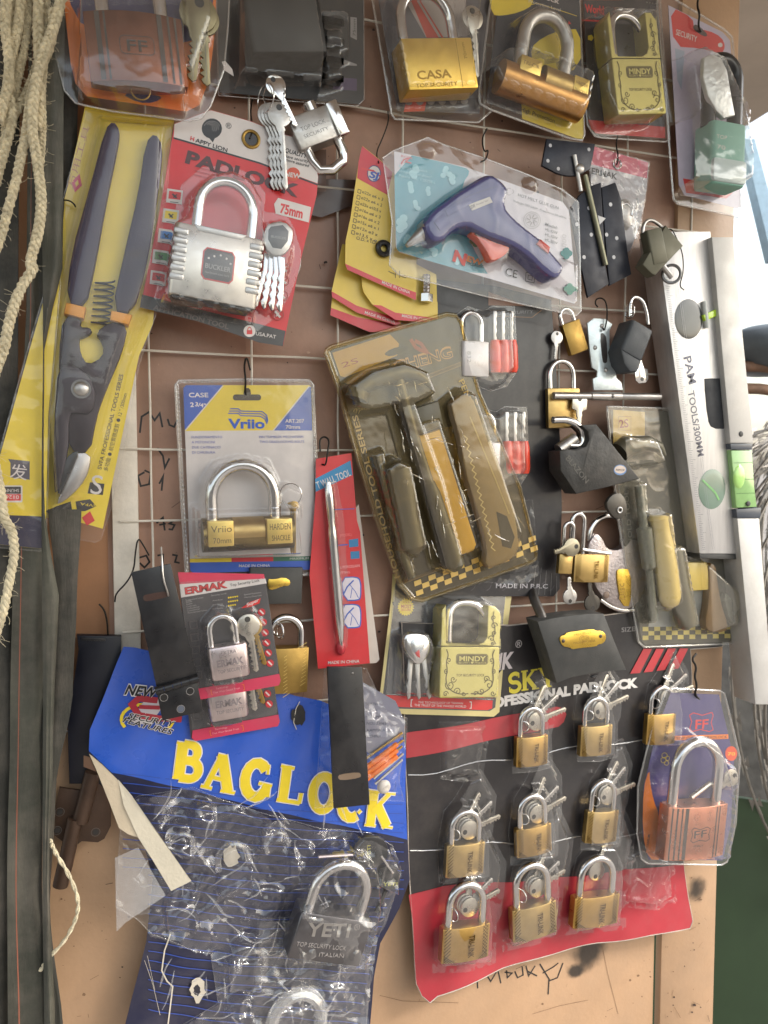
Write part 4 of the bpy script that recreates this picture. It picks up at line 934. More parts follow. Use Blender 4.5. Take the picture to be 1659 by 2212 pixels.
for k in range(5): t0_, t1_ = k/5+.004, (k+1)/5-.004; P.tube([(a[0]+(b[0]-a[0])*t, a[1]+(b[1]-a[1])*t, 7) for t in (t0_, t1_)], 7.5 if k % 2 else 8, BLACKM, 12)
P.build()
hook('grey wire through the slot of the black hasp beside the small dark cards', [(348, 1182, 0), (350, 1210, 14), (352, 1250, 20), (362, 1278, 12), (364, 1290, 4)], 110, 2, STEEL2)
hook('long black wire curling off the white post to the black hasp', [(248, 1300, 2), (250, 1282, 4), (275, 1258, 6), (290, 1228, 8), (292, 1196, 6), (298, 1160, 4), (310, 1178, 4), (322, 1200, 4)], 20, 1.8)
f = Frame((750, 1600), h=102); T = thing('hasp_plate', 'straight black hasp plate hanging below the long red card over the yellow lettering', 'hasp', f)
P = Part('plate', f, T); P.prism(f.Q(t12((452, 985), (668, 985), (705, 1659))+[(797, 1736), (720, 1744)]), 0, 6, BLACKM, 1.2)
P.poly(smooth(f.Q(t13((520, 125), (535, 105), (650, 92), (667, 108), (660, 128), (540, 145)), 6), 1, True), 6.1, ink((120, 100, 80))); c = f.q(*t12((612, 1030))[0], 6); P.dome((c[0], c[1], 6), 3, 1, DSTEEL, 8); P.build()
# ---- bag of screws behind it
f = Frame((780, 1580), h=62); T = thing('screw_bag', 'crinkled clear bag of long screws and orange wall plugs behind the straight black hasp plate', 'bag of screws', f)
out = t12((440, 1000), (700, 1000), (820, 1260), (955, 1310), (950, 1450), (905, 1659))+t13((905, 160), (935, 275), (720, 268), (560, 300), (378, 318), (400, 60))
P = Part('paper_insert', f, T); P.prism(f.Q(t12((670, 1080), (880, 1200), (940, 1330), (930, 1420), (720, 1530), (680, 1500))), 0, 1, ink((120, 120, 134)))
for k, (s_, x0, x1, y) in enumerate((('SCREW', 695, 775, 1228), ('080-3', 685, 765, 1268), ('M6X90MM', 690, 795, 1308), ('NO.: 23063', 700, 822, 1348), ('KAMPALA', 703, 815, 1390), ('IN CHINA', 690, 790, 1428))):
    P.tp(s_, t12((x0, y))[0], t12((x1, y))[0], ink((60, 62, 84)), 1.2, 6)
P.build()
for k in range(5):
    P = Part('screw', f, T); x0, y0 = t12((700+k*14, 1560+k*40))[0]; x1, y1 = t12((925, 1400+k*42))[0]; a, b = f.Q([(x0, y0), (x1, y1)], 8)
    pa = [(a[0]+(b[0]-a[0])*t/60, a[1]+(b[1]-a[1])*t/60, 6+k % 2*5) for t in range(61)]; P.tube(pa, [3.4 if i % 2 else 2.4 for i in range(61)], BRASS2 if k < 3 else STEEL2, 8); P.build()
for k in range(3):
    P = Part('wall_plug', f, T); a, b = f.Q(t13((690+k*4, 140-k*40), (890, -10-k*38)), 14); pa = [(a[0]+(b[0]-a[0])*t/14, a[1]+(b[1]-a[1])*t/14, 16) for t in range(15)]; P.tube(pa, [6 if i % 2 else 5 for i in range(15)], mat('orange_plastic', (226, 120, 50), .4), 8); P.build()
P = Part('washer', f, T); c = f.q(*t13((810, 185))[0], 10); P.dome((c[0], c[1], 8), 15, 9, mat('white_plastic', (214, 206, 196), .4), 16); P.build()
blister('bag', f, T, out, [(t12((470, 1100), (800, 1300), (900, 1400))+t13((880, 220), (440, 260)), 22, 50)], FILM, 4, 3, 5, .035, seed=11, rim=.8)
# ---- red glass cutter card
out = t12((560-200, 300), (655, -60), (720, 965), (400, 1000))
out = t11((385, 1275), (605, 1238), (640, 1659))+t12((660, 150), (720, 965), (398, 1000), (345, 420))+[(682, 1060)]
f, T, P = pack('glass_cutter_card', 'steel glass cutter on a long red card with a blue band across its top', 'glass cutter', out, 34, ink((200, 44, 50)), ref=(740, 1200))
P.pp(t12((605, -150), (652, -160), (790, 950), (722, 965)), 1.2, ink((206, 192, 180))) if 0 else None
P.pp(t11((380, 1400), (600, 1285), (612, 1375), (385, 1480)), 1.5, ink((44, 130, 178)))
P.tp('T WALL TOOL', t11((398, 1462))[0], t11((605, 1378))[0], WH, 1.6, 16, bold=.01)
P.tp('(MODEL)', t12((535, 180))[0], t12((607, 172))[0], ink((230, 120, 120)), 1.6, 6)
P.pp(t12((590, 198), (648, 190), (650, 240), (592, 246)), 1.6, ink((44, 120, 170))); P.pp(t12((600, 272), (655, 268), (657, 314), (602, 318)), 1.6, ink((44, 120, 170)))
P.sp(t12((530, 232), (585, 228)), 2.4, 1.6, BL); P.sp(t11((500, 1590), (625, 1585)), 1.6, 1.6, BL); P.tp('GLASS & PORCELAIN', t12((470, 385))[0], t12((658, 366))[0], ink((232, 170, 170)), 1.6, 6); P.tp('CUTTING.', t12((520, 412))[0], t12((600, 406))[0], ink((232, 170, 170)), 1.6, 5)
for y in (430, 600):
    P.pp(smooth(t12((540, y), (640, y-5), (668, y+20), (668, y+130), (650, y+148), (560, y+150)), 1, True), 1.6, BL); P.pp(smooth(t12((545, y+6), (635, y+2), (660, y+25), (660, y+125), (645, y+140), (565, y+142)), 1, True), 1.7, ink((214, 206, 214)))
    P.sp(t12((555, y+110), (580, y+60), (620, y+20)), 3, 1.8, BL); P.sp(t12((590, y+40), (630, y+90), (650, y+130)), 1.4, 1.8, BL); P.sp(t12((600, y+130), (610, y+70)), 1.4, 1.8, BL)
P.tp('MADE IN CHINA', t12((460, 972))[0], t12((655, 962))[0], WH, 1.6, 7, bold=.005); P.build()
P = Part('backing_card', f, T); P.prism(f.Q(t12((640, 0), (660, -20), (790, 950), (770, 972), (700, 975))), -14, -10, ink((206, 194, 182))); P.build()
P = Part('cutter', f, T); a, b = f.Q(t11((462, 1420), (490, 1659))[:1]+t12((545, 860)), 12); pa = [(a[0]+(b[0]-a[0])*t/20, a[1]+(b[1]-a[1])*t/20, 12) for t in range(21)]
P.tube(pa, [5, 9, 10, 10, 9.5, 8, 10, 10.5]+[10]*10+[8, 6, 2], STEEL, 14); P.build()
P = Part('cutter_tip', f, T); c = f.q(*t12((545, 875))[0], 12); P.dome((c[0], c[1], 6), 10, 9, mat('red_tip', (180, 50, 60), .4), 12, ry=16); P.build()
blister('blister', f, T, t11((430, 1430), (510, 1400), (560, 1659))+t12((590, 600), (580, 860), (545, 912), (510, 860), (470, 500), (430, 0)), [(t11((445, 1440), (490, 1420))+t12((520, 100), (572, 700), (565, 870), (545, 900), (525, 850), (480, 400)), 24, 10)], CLEAR, 3, 1.5, .3)
hook('black wire loop holding the red glass cutter card', [(692, 975, 16), (690, 950, 10), (700, 942, 8), (712, 950, 10), (708, 975, 20), (704, 1006, 16), (696, 1003, 6)], 30, 2)
# ---------------------------------------------------------------- products, upper middle
# yellow cards
YC = mat('yellow_card', (220, 192, 84), .45, 0, .08, 30, .12, 1500, coat=.2, dust=.12)
YR = ink((196, 36, 52))
def bend(cx, cy, a, b=0): return lambda u, v: a*((u-cx)/200)**2+b*((v-cy)/200)**2
def ycard(label, out, red, txt, h, cat='masonry drill card', extra=None):
    f, T, P = pack('drill_bit_card', label, 'tool card', out, h, YC, ref=(830, 620), warp=bend(0, 0, 2.5, 1.5))
    P.pp(red, 1.5, YR); (s0, s1) = txt; P.tp('MADE IN CHINA', s0, s1, WH, 1.6, 6.5, bold=.005)
    if extra: extra(f, T, P)
    P.build(); return f, T
ycard('lowest red edged yellow tool card of the fanned stack, mostly hidden', t11((500, 150), (478, 335), (475, 382), (680, 470), (720, 486), (1120, 478), (1142, 445), (1140, 300), (900, 200)), t11((478, 335), (475, 382), (680, 470), (720, 486), (1120, 478), (1142, 445), (900, 440), (640, 392)), (t11((915, 440))[0], t11((1035, 446))[0]), 20)
ycard('yellow tool card with the torn left corner, second from the bottom of the fanned stack', t11((548, -60), (500, 150), (482, 232), (486, 270), (640, 365), (880, 442), (915, 432), (900, 0)), t11((482, 232), (486, 270), (640, 365), (880, 442), (915, 432), (880, 397), (640, 322)), (t11((688, 372))[0], t11((875, 432))[0]), 30)
def e3(f, T, P):
    P.build_ = 0
    Q_ = Part('bolt', f, T); a, b = f.q(*t11((1072, 130))[0], 12), f.q(*t11((1068, 300))[0], 12)
    Q_.tube([(a[0]+(b[0]-a[0])*t/16, a[1]+(b[1]-a[1])*t/16, 12) for t in range(14)], [9 if i % 2 else 8 for i in range(14)], STEEL, 12); Q_.tube([(a[0]+(b[0]-a[0])*t, a[1]+(b[1]-a[1])*t, 12) for t in (.72, 1)], 15, STEEL, 6); Q_.build(.4)
ycard('yellow tool card with a chrome hex bolt at its right edge', t11((670, 100), (672, 200), (682, 240), (730, 310), (880, 410), (1136, 432), (1140, 420), (1132, 130), (1000, 60)), t11((738, 316), (880, 410), (1136, 432), (1142, 402), (880, 365), (790, 320)), (t11((920, 392))[0], t11((1098, 422))[0]), 42, extra=e3)
def e4(f, T, P):
    P.pp(t10((670, 912), (795, 1010), (860, 1075), (830, 1215), (640, 1110), (648, 1010)), 1.5, YR)
    c = t10((745, 1082))[0]; P.pp(circle(c[0], c[1], 15, 20, 18), 1.6, ink((40, 50, 110))); P.pp(circle(c[0], c[1], 13, 20, 16), 1.7, WH); P.tp('SJ', (c[0]-11, c[1]+8), (c[0]+12, c[1]+12), BL, 1.8, 14, bold=.04, shear=.2); P.sp(t10((665, 1050), (740, 1065), (790, 1105)), 3.5, 1.75, RD)
    for k, s_ in enumerate(('ø22x ø6 x 3', 'ø22x ø6 x 2', 'ø22x ø10.5 x', 'ø16x ø6 x 3', 'ø16x ø6 x 2', 'ø15x ø6 x 1', 'ø12x ø3 x', 'ø13.5 x ø')):
        x, y = 655-k*5.5, 1190+k*36.5
        P.tp(s_, t10((x+15, y+12))[0], t10((x+145, y+62))[0], DK, 1.6, 6.5)
        q = t10((x-8, y-12), (x+10, y-5), (x+6, y+16), (x-12, y+9), (x-8, y-12)); P.sp(q, 1.0, 1.6, DK)
    P.tp('O.D. x I.D.', t10((635, 1490))[0], t10((760, 1520))[0], DK, 1.6, 7)
    Q_ = Part('ring_washer', f, T); c = f.q(*t10((805, 1548))[0], 5); Q_.ring((c[0], c[1], 7), 12, 6, BLACKM); Q_.build()
    for a, b in (((835, 108), (880, 128)), ((880, 100), (880, 150)), ((905, 105), (905, 150)), ((905, 135), (945, 150))): P.sp([t11(a)[0], t11(b)[0]], 1.2, 1.6, DK)
ycard('front yellow tool card with the printed size list and red corner', t10((670, 912), (795, 1010), (900, 1120), (1010, 1400))+t11((1008, 288), (580, 98), (566, 60))+t10((568, 1500), (600, 1350), (648, 1010)), t11((566, 60), (580, 98), (1008, 288), (1008, 240), (800, 165)), (t11((795, 183))[0], t11((968, 250))[0]), 54, extra=e4)
# glue gun pack
card = [(851, 327), (1005, 361), (1215, 437), (1228, 455), (1246, 650), (1240, 656), (863, 545), (855, 535)]
f, T, P = pack('glue_gun_pack', 'blue glue gun with orange trigger in a clear shell on a teal and white card', 'glue gun', card, 78, ink((206, 200, 206)), ref=(1040, 480))
TEAL = ink((64, 150, 168))
P.pp(smooth([(851, 327), (1005, 361), (1016, 372), (1000, 395), (995, 440), (1005, 500), (1035, 560), (1060, 602), (863, 545), (855, 535)], 1, True), 1.5, TEAL)
CLD = ink((150, 204, 214)); rn = random.Random(5)
for x, y, s_ in ((885, 405, 1), (895, 370, 1.2), (960, 372, 1), (925, 415, .8), (900, 445, .9), (868, 480, 1.5), (880, 520, 1), (935, 540, 1.1), (985, 560, 1), (973, 385, 1.1)):
    for j in range(4): P.pp(circle(x+rn.uniform(-4, 4)*s_, y+j*5*s_-8, 6*s_, 10), 1.55, CLD)
for k, s_ in enumerate(('Registered trademark', 'infringement not allowed', 'Patent No. 1287586')): P.tp(s_, (861, 362+k*10), (861+62+k*8, 374+k*12), CLD, 1.7, 6)
P.sp([(866, 355), (872, 345), (884, 342), (876, 350), (888, 353)], 2.5, 1.7, ink((200, 90, 90))); P.tp('ROSS', (866, 340), (890, 345), ink((200, 90, 90)), 1.7, 5)
P.tp('HOT MELT GLUE GUN', t20((100, 1222))[0], t20((352, 1305))[0], DK, 1.6, 6.5); P.tp('Voltage:100-240V  Frequency:50-60Hz', t20((70, 1255))[0], t20((400, 1365))[0], DK, 1.6, 4.5)
for k, s_ in enumerate(('Model:', 'HL-12W', 'HL-15W', 'HL-20W')): P.tp(s_, t20((270, 1402+k*32))[0], t20((345, 1428+k*32))[0], DK, 1.6, 6, bold=.01); P.sp(t20((380, 1460+k*28), (400, 1467+k*28), (396, 1482+k*28), (378, 1476+k*28), (380, 1460+k*28)), .8, 1.6, GY) if k < 3 else None
c = t20((188, 1372))[0]; P.sp(circle(c[0], c[1], 18, 22)+[(c[0]+18, c[1])], 1.0, 1.6, GY); P.sp(circle(c[0], c[1], 14, 22)+[(c[0]+14, c[1])], .8, 1.6, GY)
for a in range(0, 360, 45): P.sp([(c[0]+4*math.cos(R(a)), c[1]+4*math.sin(R(a))), (c[0]+12*math.cos(R(a+20)), c[1]+12*math.sin(R(a+20)))], 1.6, 1.7, GY)
P.tp('CE', t21((20, 132))[0], t21((92, 152))[0], DK, 1.6, 17); a_ = t21((150, 115), (205, 128), (200, 182), (146, 170), (150, 115)); P.sp(a_, 1.3, 1.6, DK); a_ = t21((164, 133), (190, 139), (187, 165), (161, 158), (164, 133)); P.sp(a_, 1.2, 1.6, DK)
P.tp('N', (976, 563), (1003, 574), ink((206, 70, 60)), 1.7, 24, bold=.05); P.tp('EW', (1006, 564), (1042, 575), ink((214, 130, 60)), 1.7, 12, bold=.04, shear=.1); P.tp('PACKAGING', (1007, 572), (1043, 580), DK, 1.7, 6.5, bold=.01)
for x, y, m in ((1026, 522, GR), (1222, 548, ink((60, 130, 130))), (1229, 625, ink((70, 150, 130)))):
    for a in (0, 90, 180, 270): P.pp(circle(x+6*math.cos(R(a)), y+6*math.sin(R(a)), 7, 10), 1.6, m)
for x, y in ((1108, 565), (1100, 415), (1106, 548)):
    for a in (0, 120, 240): P.sp(arc(x+4*math.cos(R(a)), y+4*math.sin(R(a)), 4, 4, a-90, a+90, 6), .7, 1.6, GY)
P.tp('MADE IN CHINA', (1198, 624), (1222, 633), GY, 1.6, 4); P.build()
GB = mat('blue_gun_plastic', (40, 42, 116), .38, 0, .08, 50, .05, coat=.2)
gun = [(913, 484), (926, 462), (941, 448), (983, 417), (1030, 388), (1048, 378), (1062, 377), (1080, 390), (1096, 408), (1096, 420), (1090, 440), (1094, 455), (1112, 474), (1140, 497), (1168, 518), (1190, 545), (1212, 572), (1218, 583), (1205, 602), (1190, 603), (1165, 583), (1140, 558), (1110, 536), (1083, 524), (1048, 512), (1012, 492), (990, 494), (972, 506), (958, 522), (934, 527), (920, 510)]
P = Part('gun_body', f, T); P.prism(smooth(f.Q(gun, 44), 1, True), 4, 50, GB, 11); P.stroke(f.Q([(975, 440), (1020, 420), (1075, 402)], 50), 1, 50.2, mat('seam', (40, 38, 90)))
P.prism(f.Q([(958, 456), (1010, 430), (1016, 442), (964, 470)], 44), 48, 51.5, GB, 1); P.build()
P = Part('sticker', f, T); P.prism(f.Q([(1012, 442), (1058, 425), (1064, 437), (1020, 455)], 50.5), 50, 51, ink((180, 172, 160))); P.tp('20W', (1017, 452), (1028, 447), DK, 51.1, 8, bold=.02); P.tp('Power for', (1030, 444), (1055, 434), DK, 51.1, 4); P.build()
P = Part('nozzle', f, T); a, b = f.q(878, 531, 26), f.q(926, 495, 26); P.tube([(a[0]+(b[0]-a[0])*t, a[1]+(b[1]-a[1])*t, 26) for t in (0, .1, .75, .76, 1)], [4, 6, 15, 20, 21], STEEL2, 16); P.build()
P = Part('nozzle_collar', f, T); a, b = f.q(924, 505, 26), f.q(955, 478, 26); P.tube([(a[0]+(b[0]-a[0])*t, a[1]+(b[1]-a[1])*t, 26) for t in (0, .3, .31, 1)], [22, 24, 27, 27], GB, 16); P.build()
P = Part('trigger', f, T); P.prism(smooth(f.Q([(1012, 500), (1038, 504), (1068, 524), (1104, 530), (1098, 545), (1085, 556), (1070, 563), (1058, 562), (1052, 545), (1040, 522)], 36), 1, True), 14, 38, mat('orange_trigger', (226, 74, 28), .35, 0, .06, 40, coat=.3), 5); P.build()
P = Part('switch', f, T); P.prism(f.Q(t20((240, 1490), (300, 1540), (290, 1580), (215, 1520)), 50), 48, 54, mat('red_switch', (190, 70, 60), .3), 2); P.build()
shell = [(828, 340), (850, 325), (872, 316), (905, 304), (924, 296), (960, 312), (1045, 340), (1130, 372), (1215, 408), (1250, 436), (1254, 560), (1256, 672), (1246, 682), (1050, 640), (860, 592), (842, 572), (848, 480)]
blister('shell', f, T, shell, [(gun, 58, 12), ([(868, 538), (910, 480), (950, 455), (985, 470), (960, 530), (900, 545)], 40, 10), ([(1005, 492), (1108, 520), (1095, 568), (1055, 572)], 46, 8), (circle(1148, 398, 13), 16, 5), (circle(926, 322, 14), 14, 5), ([(1190, 590), (1225, 560), (1250, 570), (1250, 640), (1210, 610)], 30, 10)], CLEAR, 4, 4, 1.3, .02, rimmat=RIM, rim=1.8)
hook('black wire hook holding the glue gun pack', [(1052, 278, 0), (1040, 300, 8), (1046, 330, 20), (1056, 322, 28), (1050, 345, 22), (1038, 350, 10)], 60)
hook('long thin wire bent down from the grid to the yellow tool cards', [(838, 240, 2), (840, 262, 6), (826, 300, 10), (812, 330, 14), (818, 352, 30)], 30, 1.5)
# black card with white padlocks and red keys
f, T, P = pack('padlock_card', 'tall black card with white padlocks and red headed keys, behind the brown tool set', 'padlock', [(944, 604), (1070, 618), (1190, 648), (1206, 870), (1213, 1090), (1208, 1272), (1195, 1288), (880, 1288), (900, 900)], 14, ink((30, 28, 32)), ref=(1100, 950))
P.pp(t21((-80, 235), (190, 335), (230, 345), (200, 325), (-80, 320)), 1.5, ink((150, 110, 90))); P.sp(t21((-60, 385), (190, 395), (250, 350)), 1.2, 1.6, ink((150, 110, 70)))
P.tp('TOP SECURITY', t11((1490, 380))[0], t21((202, 368))[0], ink((120, 120, 124)), 1.6, 7, bold=.01, shear=.2)
P.tp('MADE IN P.R.C', (1071, 1270), (1183, 1271), ink((190, 186, 190)), 1.6, 10, bold=.01)
for k in range(12):
    x = 1000+k*17; P.sp(smooth([(x, 1262+(k % 2)*14), (x+7, 1257+(k % 2)*14), (x+10, 1250+(k % 2)*14)], 1), 1.4, 1.6, ink((86, 82, 88)))
for k in range(5): P.sp([(1150+k*13, 1285), (1158+k*11, 1220+k*6)], .7, 1.6, GY)
P.build()
WL = mat('white_enamel', (206, 200, 198), .3, .2, .06, 40, coat=.3); RK = mat('red_key_plastic', (232, 74, 50), .3, 0, .05, 40, coat=.3)
for n_, (dx, dy) in enumerate(((0, 0), (26, 218))):
    m_ = lambda p: [(x+dx, y+dy) for x, y in p]
    def wx(P, W, H, fl): P.text('832', (W*.16, H*.3), (W*.16, H*.62), GY, 40.2, 9)
    padlock(f, T, *m_([(1000, 735), (1058, 738), (1004, 812)]), 40, 32, WL, (.05, .8, 60, 5.5), 'box', 3, rad=6, extra=wx)
    for k in range(3):
        P = Part('key', f, T); x = 1069+k*18; a, b, c, d = [f.q(*m_([p])[0], 22) for p in ((x, 735), (x+2, 805), (x, 672), (x, 740))]
        P.tube([(a[0], a[1], 22), (a[0]*.8+b[0]*.2, a[1]*.8+b[1]*.2, 22), (b[0]*.85+a[0]*.15, b[1]*.85+a[1]*.15, 22), (b[0], b[1], 22)], [10, 13, 13, 10], RK, 12)
        P.prism([(c[0]-4, c[1]), (c[0]+4, c[1])]+[(c[0]+(5 if j % 2 else 3), c[1]+(d[1]-c[1])*j/8) for j in range(1, 8)]+[(d[0]+4, d[1]), (d[0]-4, d[1])], 20, 23, STEEL2, .5); P.build()
    bl = m_([(985, 680), (1010, 662), (1045, 672), (1065, 660), (1112, 662), (1116, 760), (1118, 800), (1095, 835), (1060, 845), (1000, 822), (985, 760)])
    blister('blister', f, T, bl, [([(x*.92+1055*.08+dx*.08, y*.93+750*.07+dy*.07) for x, y in bl], 50, 14)], CLEAR, 4, 2, 1.2, seed=n_, rimmat=RIM)
blister('empty_blister', f, T, [(1010, 1090), (1150, 1080), (1165, 1240), (1130, 1265), (1020, 1255)], [([(1030, 1105), (1135, 1095), (1145, 1235), (1040, 1245)], 30, 16)], FILM, 4, 2, 3, seed=5)
# brown tool set pack
AMB = clear('amber_plastic', tint=(.9, .83, .64), body=.035, rough=.06, dif=(.5, .4, .25), bump=.08, edge=1.1, base=.06)
def toolset(name, label, out, h, ref, M4, tint=True, parts=True):
    pass
out = [(703, 762), (706, 754), (715, 748), (840, 712), (965, 677), (986, 680), (997, 695), (1035, 845), (1124, 1052), (1160, 1196), (1158, 1208), (1150, 1215), (1030, 1258), (912, 1298), (890, 1294), (862, 1262), (815, 1130), (775, 1000), (732, 845)]
f, T, P = pack('tool_set_pack', 'household hand tool set with a hammer in a brown tinted shell, hanging tilted', 'tool set', inset(out, 6), 44, ink((52, 46, 34)), ref=(930, 980))
YA = ink((190, 150, 50)); TX = ink((176, 150, 96)); REDA = ink((150, 60, 40))
P.pp([(718, 762), (842, 722), (862, 742), (858, 768), (745, 815), (735, 812)], 1.5, YA); P.tp('2S', (740, 795), (775, 783), REDA, 1.7, 12)
P.pp(smooth(t11((805, 625), (850, 590), (940, 570), (965, 585), (930, 610), (850, 640)), 1, True), 1.6, ink((24, 22, 18)))
P.tp('CHENG', t11((880, 740))[0], t11((1240, 640))[0], ink((196, 150, 92)), 1.7, 26, bold=.04); P.tp('CHENG', t11((884, 737))[0], t11((1236, 639))[0], ink((40, 34, 26)), 1.8, 22, bold=.0)
P.sp(t11((975, 530), (1005, 580), (1040, 600), (1075, 610), (1040, 560), (1000, 540)), 8, 1.7, REDA)
for k in range(30):
    x, y = t11((1085+k*7.5, 775-k*2.9))[0]; P.sp([(x, y), (x+3, y-3), (x, y-7), (x+3, y-11)], 1.1, 1.7, ink((140, 118, 80)))
    x, y = t12((935+k*9, 470-k*3.4))[0]; P.sp([(x, y), (x+3, y-3), (x, y-7)], 1.1, 1.7, ink((140, 118, 80)))
P.tp('PENG', t11((1270, 790))[0], t11((1340, 960))[0], ink((190, 160, 80)), 1.7, 12, bold=.01)
P.tp('HOUSEHOLD TOOL SERIES', t12((905, 430))[0], t11((640, 1000))[0], TX, 1.7, 12, bold=.02)
for i in range(17):
    for j in range(3):
        if (i+j) % 2 == 0:
            x0, y0 = 893+i*15.4+j*2, 1256-i*5.9+j*10.5
            P.pp([(x0, y0), (x0+15, y0-5.6), (x0+17, y0+4.8), (x0+2, y0+10.5)], 1.6, ink((210, 176, 96)))
P.build()
HM = mat('hammer_steel', (96, 92, 78), .4, .4, .15, 50); GRP = mat('grip_rubber', (84, 78, 58), .45, 0, .1, 50, coat=.2)
def tl_(name, pxs, rr, m, w, par=T, n=14):
    P = Part(name, f, par); q = [f.q(x, y, w)+(w,) for x, y in pxs]; P.tube(q, [r*f.k for r in rr], m, n); return P.build()
hm = Part('hammer', f, T); q = [f.q(x, y, 30)+(30,) for x, y in [(770, 862), (776, 845), (779, 838), (800, 825), (838, 812), (872, 803), (900, 808), (920, 822), (936, 842)]]; hm.tube(q, [r*f.k for r in (24, 25, 19, 17, 18, 17, 13, 9, 3)], HM, 16)
q = [f.q(x, y, 28)+(28,) for x, y in [(858, 812), (878, 880), (905, 970), (930, 1050)]]; hm.tube(q, [12*f.k, 10*f.k, 9*f.k, 10*f.k], HM, 14); ob = hm.build()
P = Part('grip', f, ob); q = [f.q(x, y, 28)+(28,) for x, y in [(928, 1042), (936, 1070), (955, 1130), (972, 1180), (984, 1222), (988, 1230)]]; P.tube(q, [r*f.k for r in (11, 17, 18, 19, 20, 12)], GRP, 16); P.build()
tl_('screwdriver_grip', [(855, 1002), (860, 1012), (868, 1050), (880, 1120), (892, 1180), (896, 1194)], (14, 26, 28, 25, 27, 14), GRP, 30)
tl_('screwdriver_shaft', [(818, 985), (845, 1110), (862, 1160), (866, 1190), (890, 1248)], (6, 8, 9, 12, 9), HM, 20)
P = Part('putty_block', f, T); P.prism(f.Q(t11((980, 965), (1150, 912), (1185, 1060), (1015, 1135)), 30), 4, 30, GRP, 5); P.build()
P = Part('yellow_sheath', f, T); P.prism(f.Q([(901, 943), (951, 927), (1030, 1176), (1024, 1190), (986, 1203)], 20), 4, 20, mat('yellow_plastic', (214, 172, 50), .4, 0, .08, 30), 4); P.build()
P = Part('saw_knife', f, T); kn = smooth(f.Q([(972, 880), (980, 862), (1000, 850), (1022, 858), (1034, 890), (1062, 975), (1105, 1080), (1122, 1160), (1116, 1200), (1082, 1222), (1046, 1228), (1052, 1180), (1030, 1100), (1000, 1010), (996, 950)], 26), 1, True); P.prism(kn, 4, 28, mat('grey_tan_plastic', (136, 118, 84), .4, 0, .12, 30), 6)
te = []
for k in range(34): t_ = k/33; x = 1004+t_*62; y = 940+t_*250; te.append((x+(4 if k % 2 else -3), y))
P.sp(te, 2, 28.2, ink((206, 190, 140)))
P.pp([(1072, 1105), (1095, 1115), (1112, 1160), (1104, 1185), (1085, 1180)], 28.2, ink((50, 44, 34))); P.sp([(1015, 900), (1060, 1010), (1100, 1110)], 3, 28.2, ink((180, 164, 118))); P.build()
blister('shell', f, T, out, [([(752, 830), (800, 795), (870, 778), (925, 800), (945, 850), (905, 870), (800, 890), (765, 880)], 62, 14), ([(850, 860), (892, 850), (960, 1040), (1000, 1200), (985, 1240), (950, 1230), (905, 1060)], 54, 14), ([(828, 1010), (858, 990), (890, 1005), (925, 1180), (900, 1210), (865, 1190)], 60, 12), ([(885, 915), (950, 900), (1040, 1180), (985, 1215)], 40, 10), ([(962, 870), (1000, 840), (1030, 850), (1130, 1150), (1115, 1210), (1045, 1235)], 46, 12), ([(800, 980), (830, 970), (900, 1240), (880, 1262)], 34, 8)], AMB, 4, 4, 1.0, .02, rimmat=AMB, rim=4, seed=2)
P = Part('creases', f, T); rn = random.Random(15); AC = clear('amber_crease', tint=(.95, .9, .75), body=.15, rough=.05, dif=(.8, .75, .6), edge=1.2, base=.3)
for k in range(46):
    t_ = rn.random(); x = 815+t_*140+rn.uniform(-30, 150); y = 810+t_*370; a_ = rn.choice((72, 72, 75, 160, 30))+rn.uniform(-8, 8); L_ = rn.uniform(10, 42); q = []
    for j in range(6):
        u, v = f.q(x, y, 58); q.append((u, v, 57+rn.uniform(-2, 3))); a_ += rn.uniform(-9, 9); x += math.cos(R(a_))*L_/5; y += math.sin(R(a_))*L_/5
    P.tube(q, [.3, .9, 1.2, 1.0, .7, .3], AC, 5)
P.build()
P = Part('flattened_rim', f, T); ii = inset(f.Q(out), 5); P.tube([(x, y, 5) for x, y in ii], 3, AMB, 6, True); P.build()
# gold padlock pack, top
outr = [(800, -30), (846, 245), (853, 257), (1034, 264), (1062, 240), (1066, -30)]
f, T, P = pack('padlock_pack', 'square gold padlock in a clear pack at the top edge above the yellow tool cards', 'padlock', [(812, -30), (858, 240), (1035, 246), (1062, -30)], 30, ink((96, 92, 96)), ref=(940, 120))
P.pp([(858, -30), (1005, -30), (1010, 80), (920, 80)], 1.5, ink((176, 164, 158))); P.pp(t10((958, -40), (985, -40), (1150, 235), (1075, 235)), 1.6, ink((200, 70, 50))); P.pp(t10((1000, -40), (1008, -40), (1180, 235), (1168, 235)), 1.6, ink((200, 70, 50)))
P.pp([(856, 215), (1040, 212), (1036, 240), (868, 242)], 1.5, ink((56, 54, 60))); P.pp([(878, 215), (922, 215), (917, 240), (872, 242)], 1.6, ink((206, 60, 40)))
for k in range(6): P.pp(circle(883+k*24, 221-k*.4, 8, 14, 7), 1.7, ink((150, 144, 138)))
P.build()
def casa(P, W, H, fl):
    D = mat('gold_shadow', (168, 134, 58), .4, .9); P.text('CASA', (W*.14, H*.8), (W*.63, H*.78), D, 66.1, H*.17, bold=.02, ext=.02); P.text('TOP SECURITY', (W*.1, H*.96), (W*.7, H*.94), D, 66.1, H*.08, bold=.01, ext=.01); P.text('70mm', (W*.9, H*.42), (W*.88, H*.1), D, 66.1, H*.07, ext=.01); P.stroke([(W*.77, 2), (W*.77, H-2)], 1.2, 66.1, D)
padlock(f, T, t10((915, 238))[0], t10((1350, 232))[0], t10((945, 560))[0], 66, 58, mat('gold_face', (224, 188, 92), .38, .75, .06, 50), (.12, .84, 110, 11), 'box', 1.6, rad=2, extra=casa)
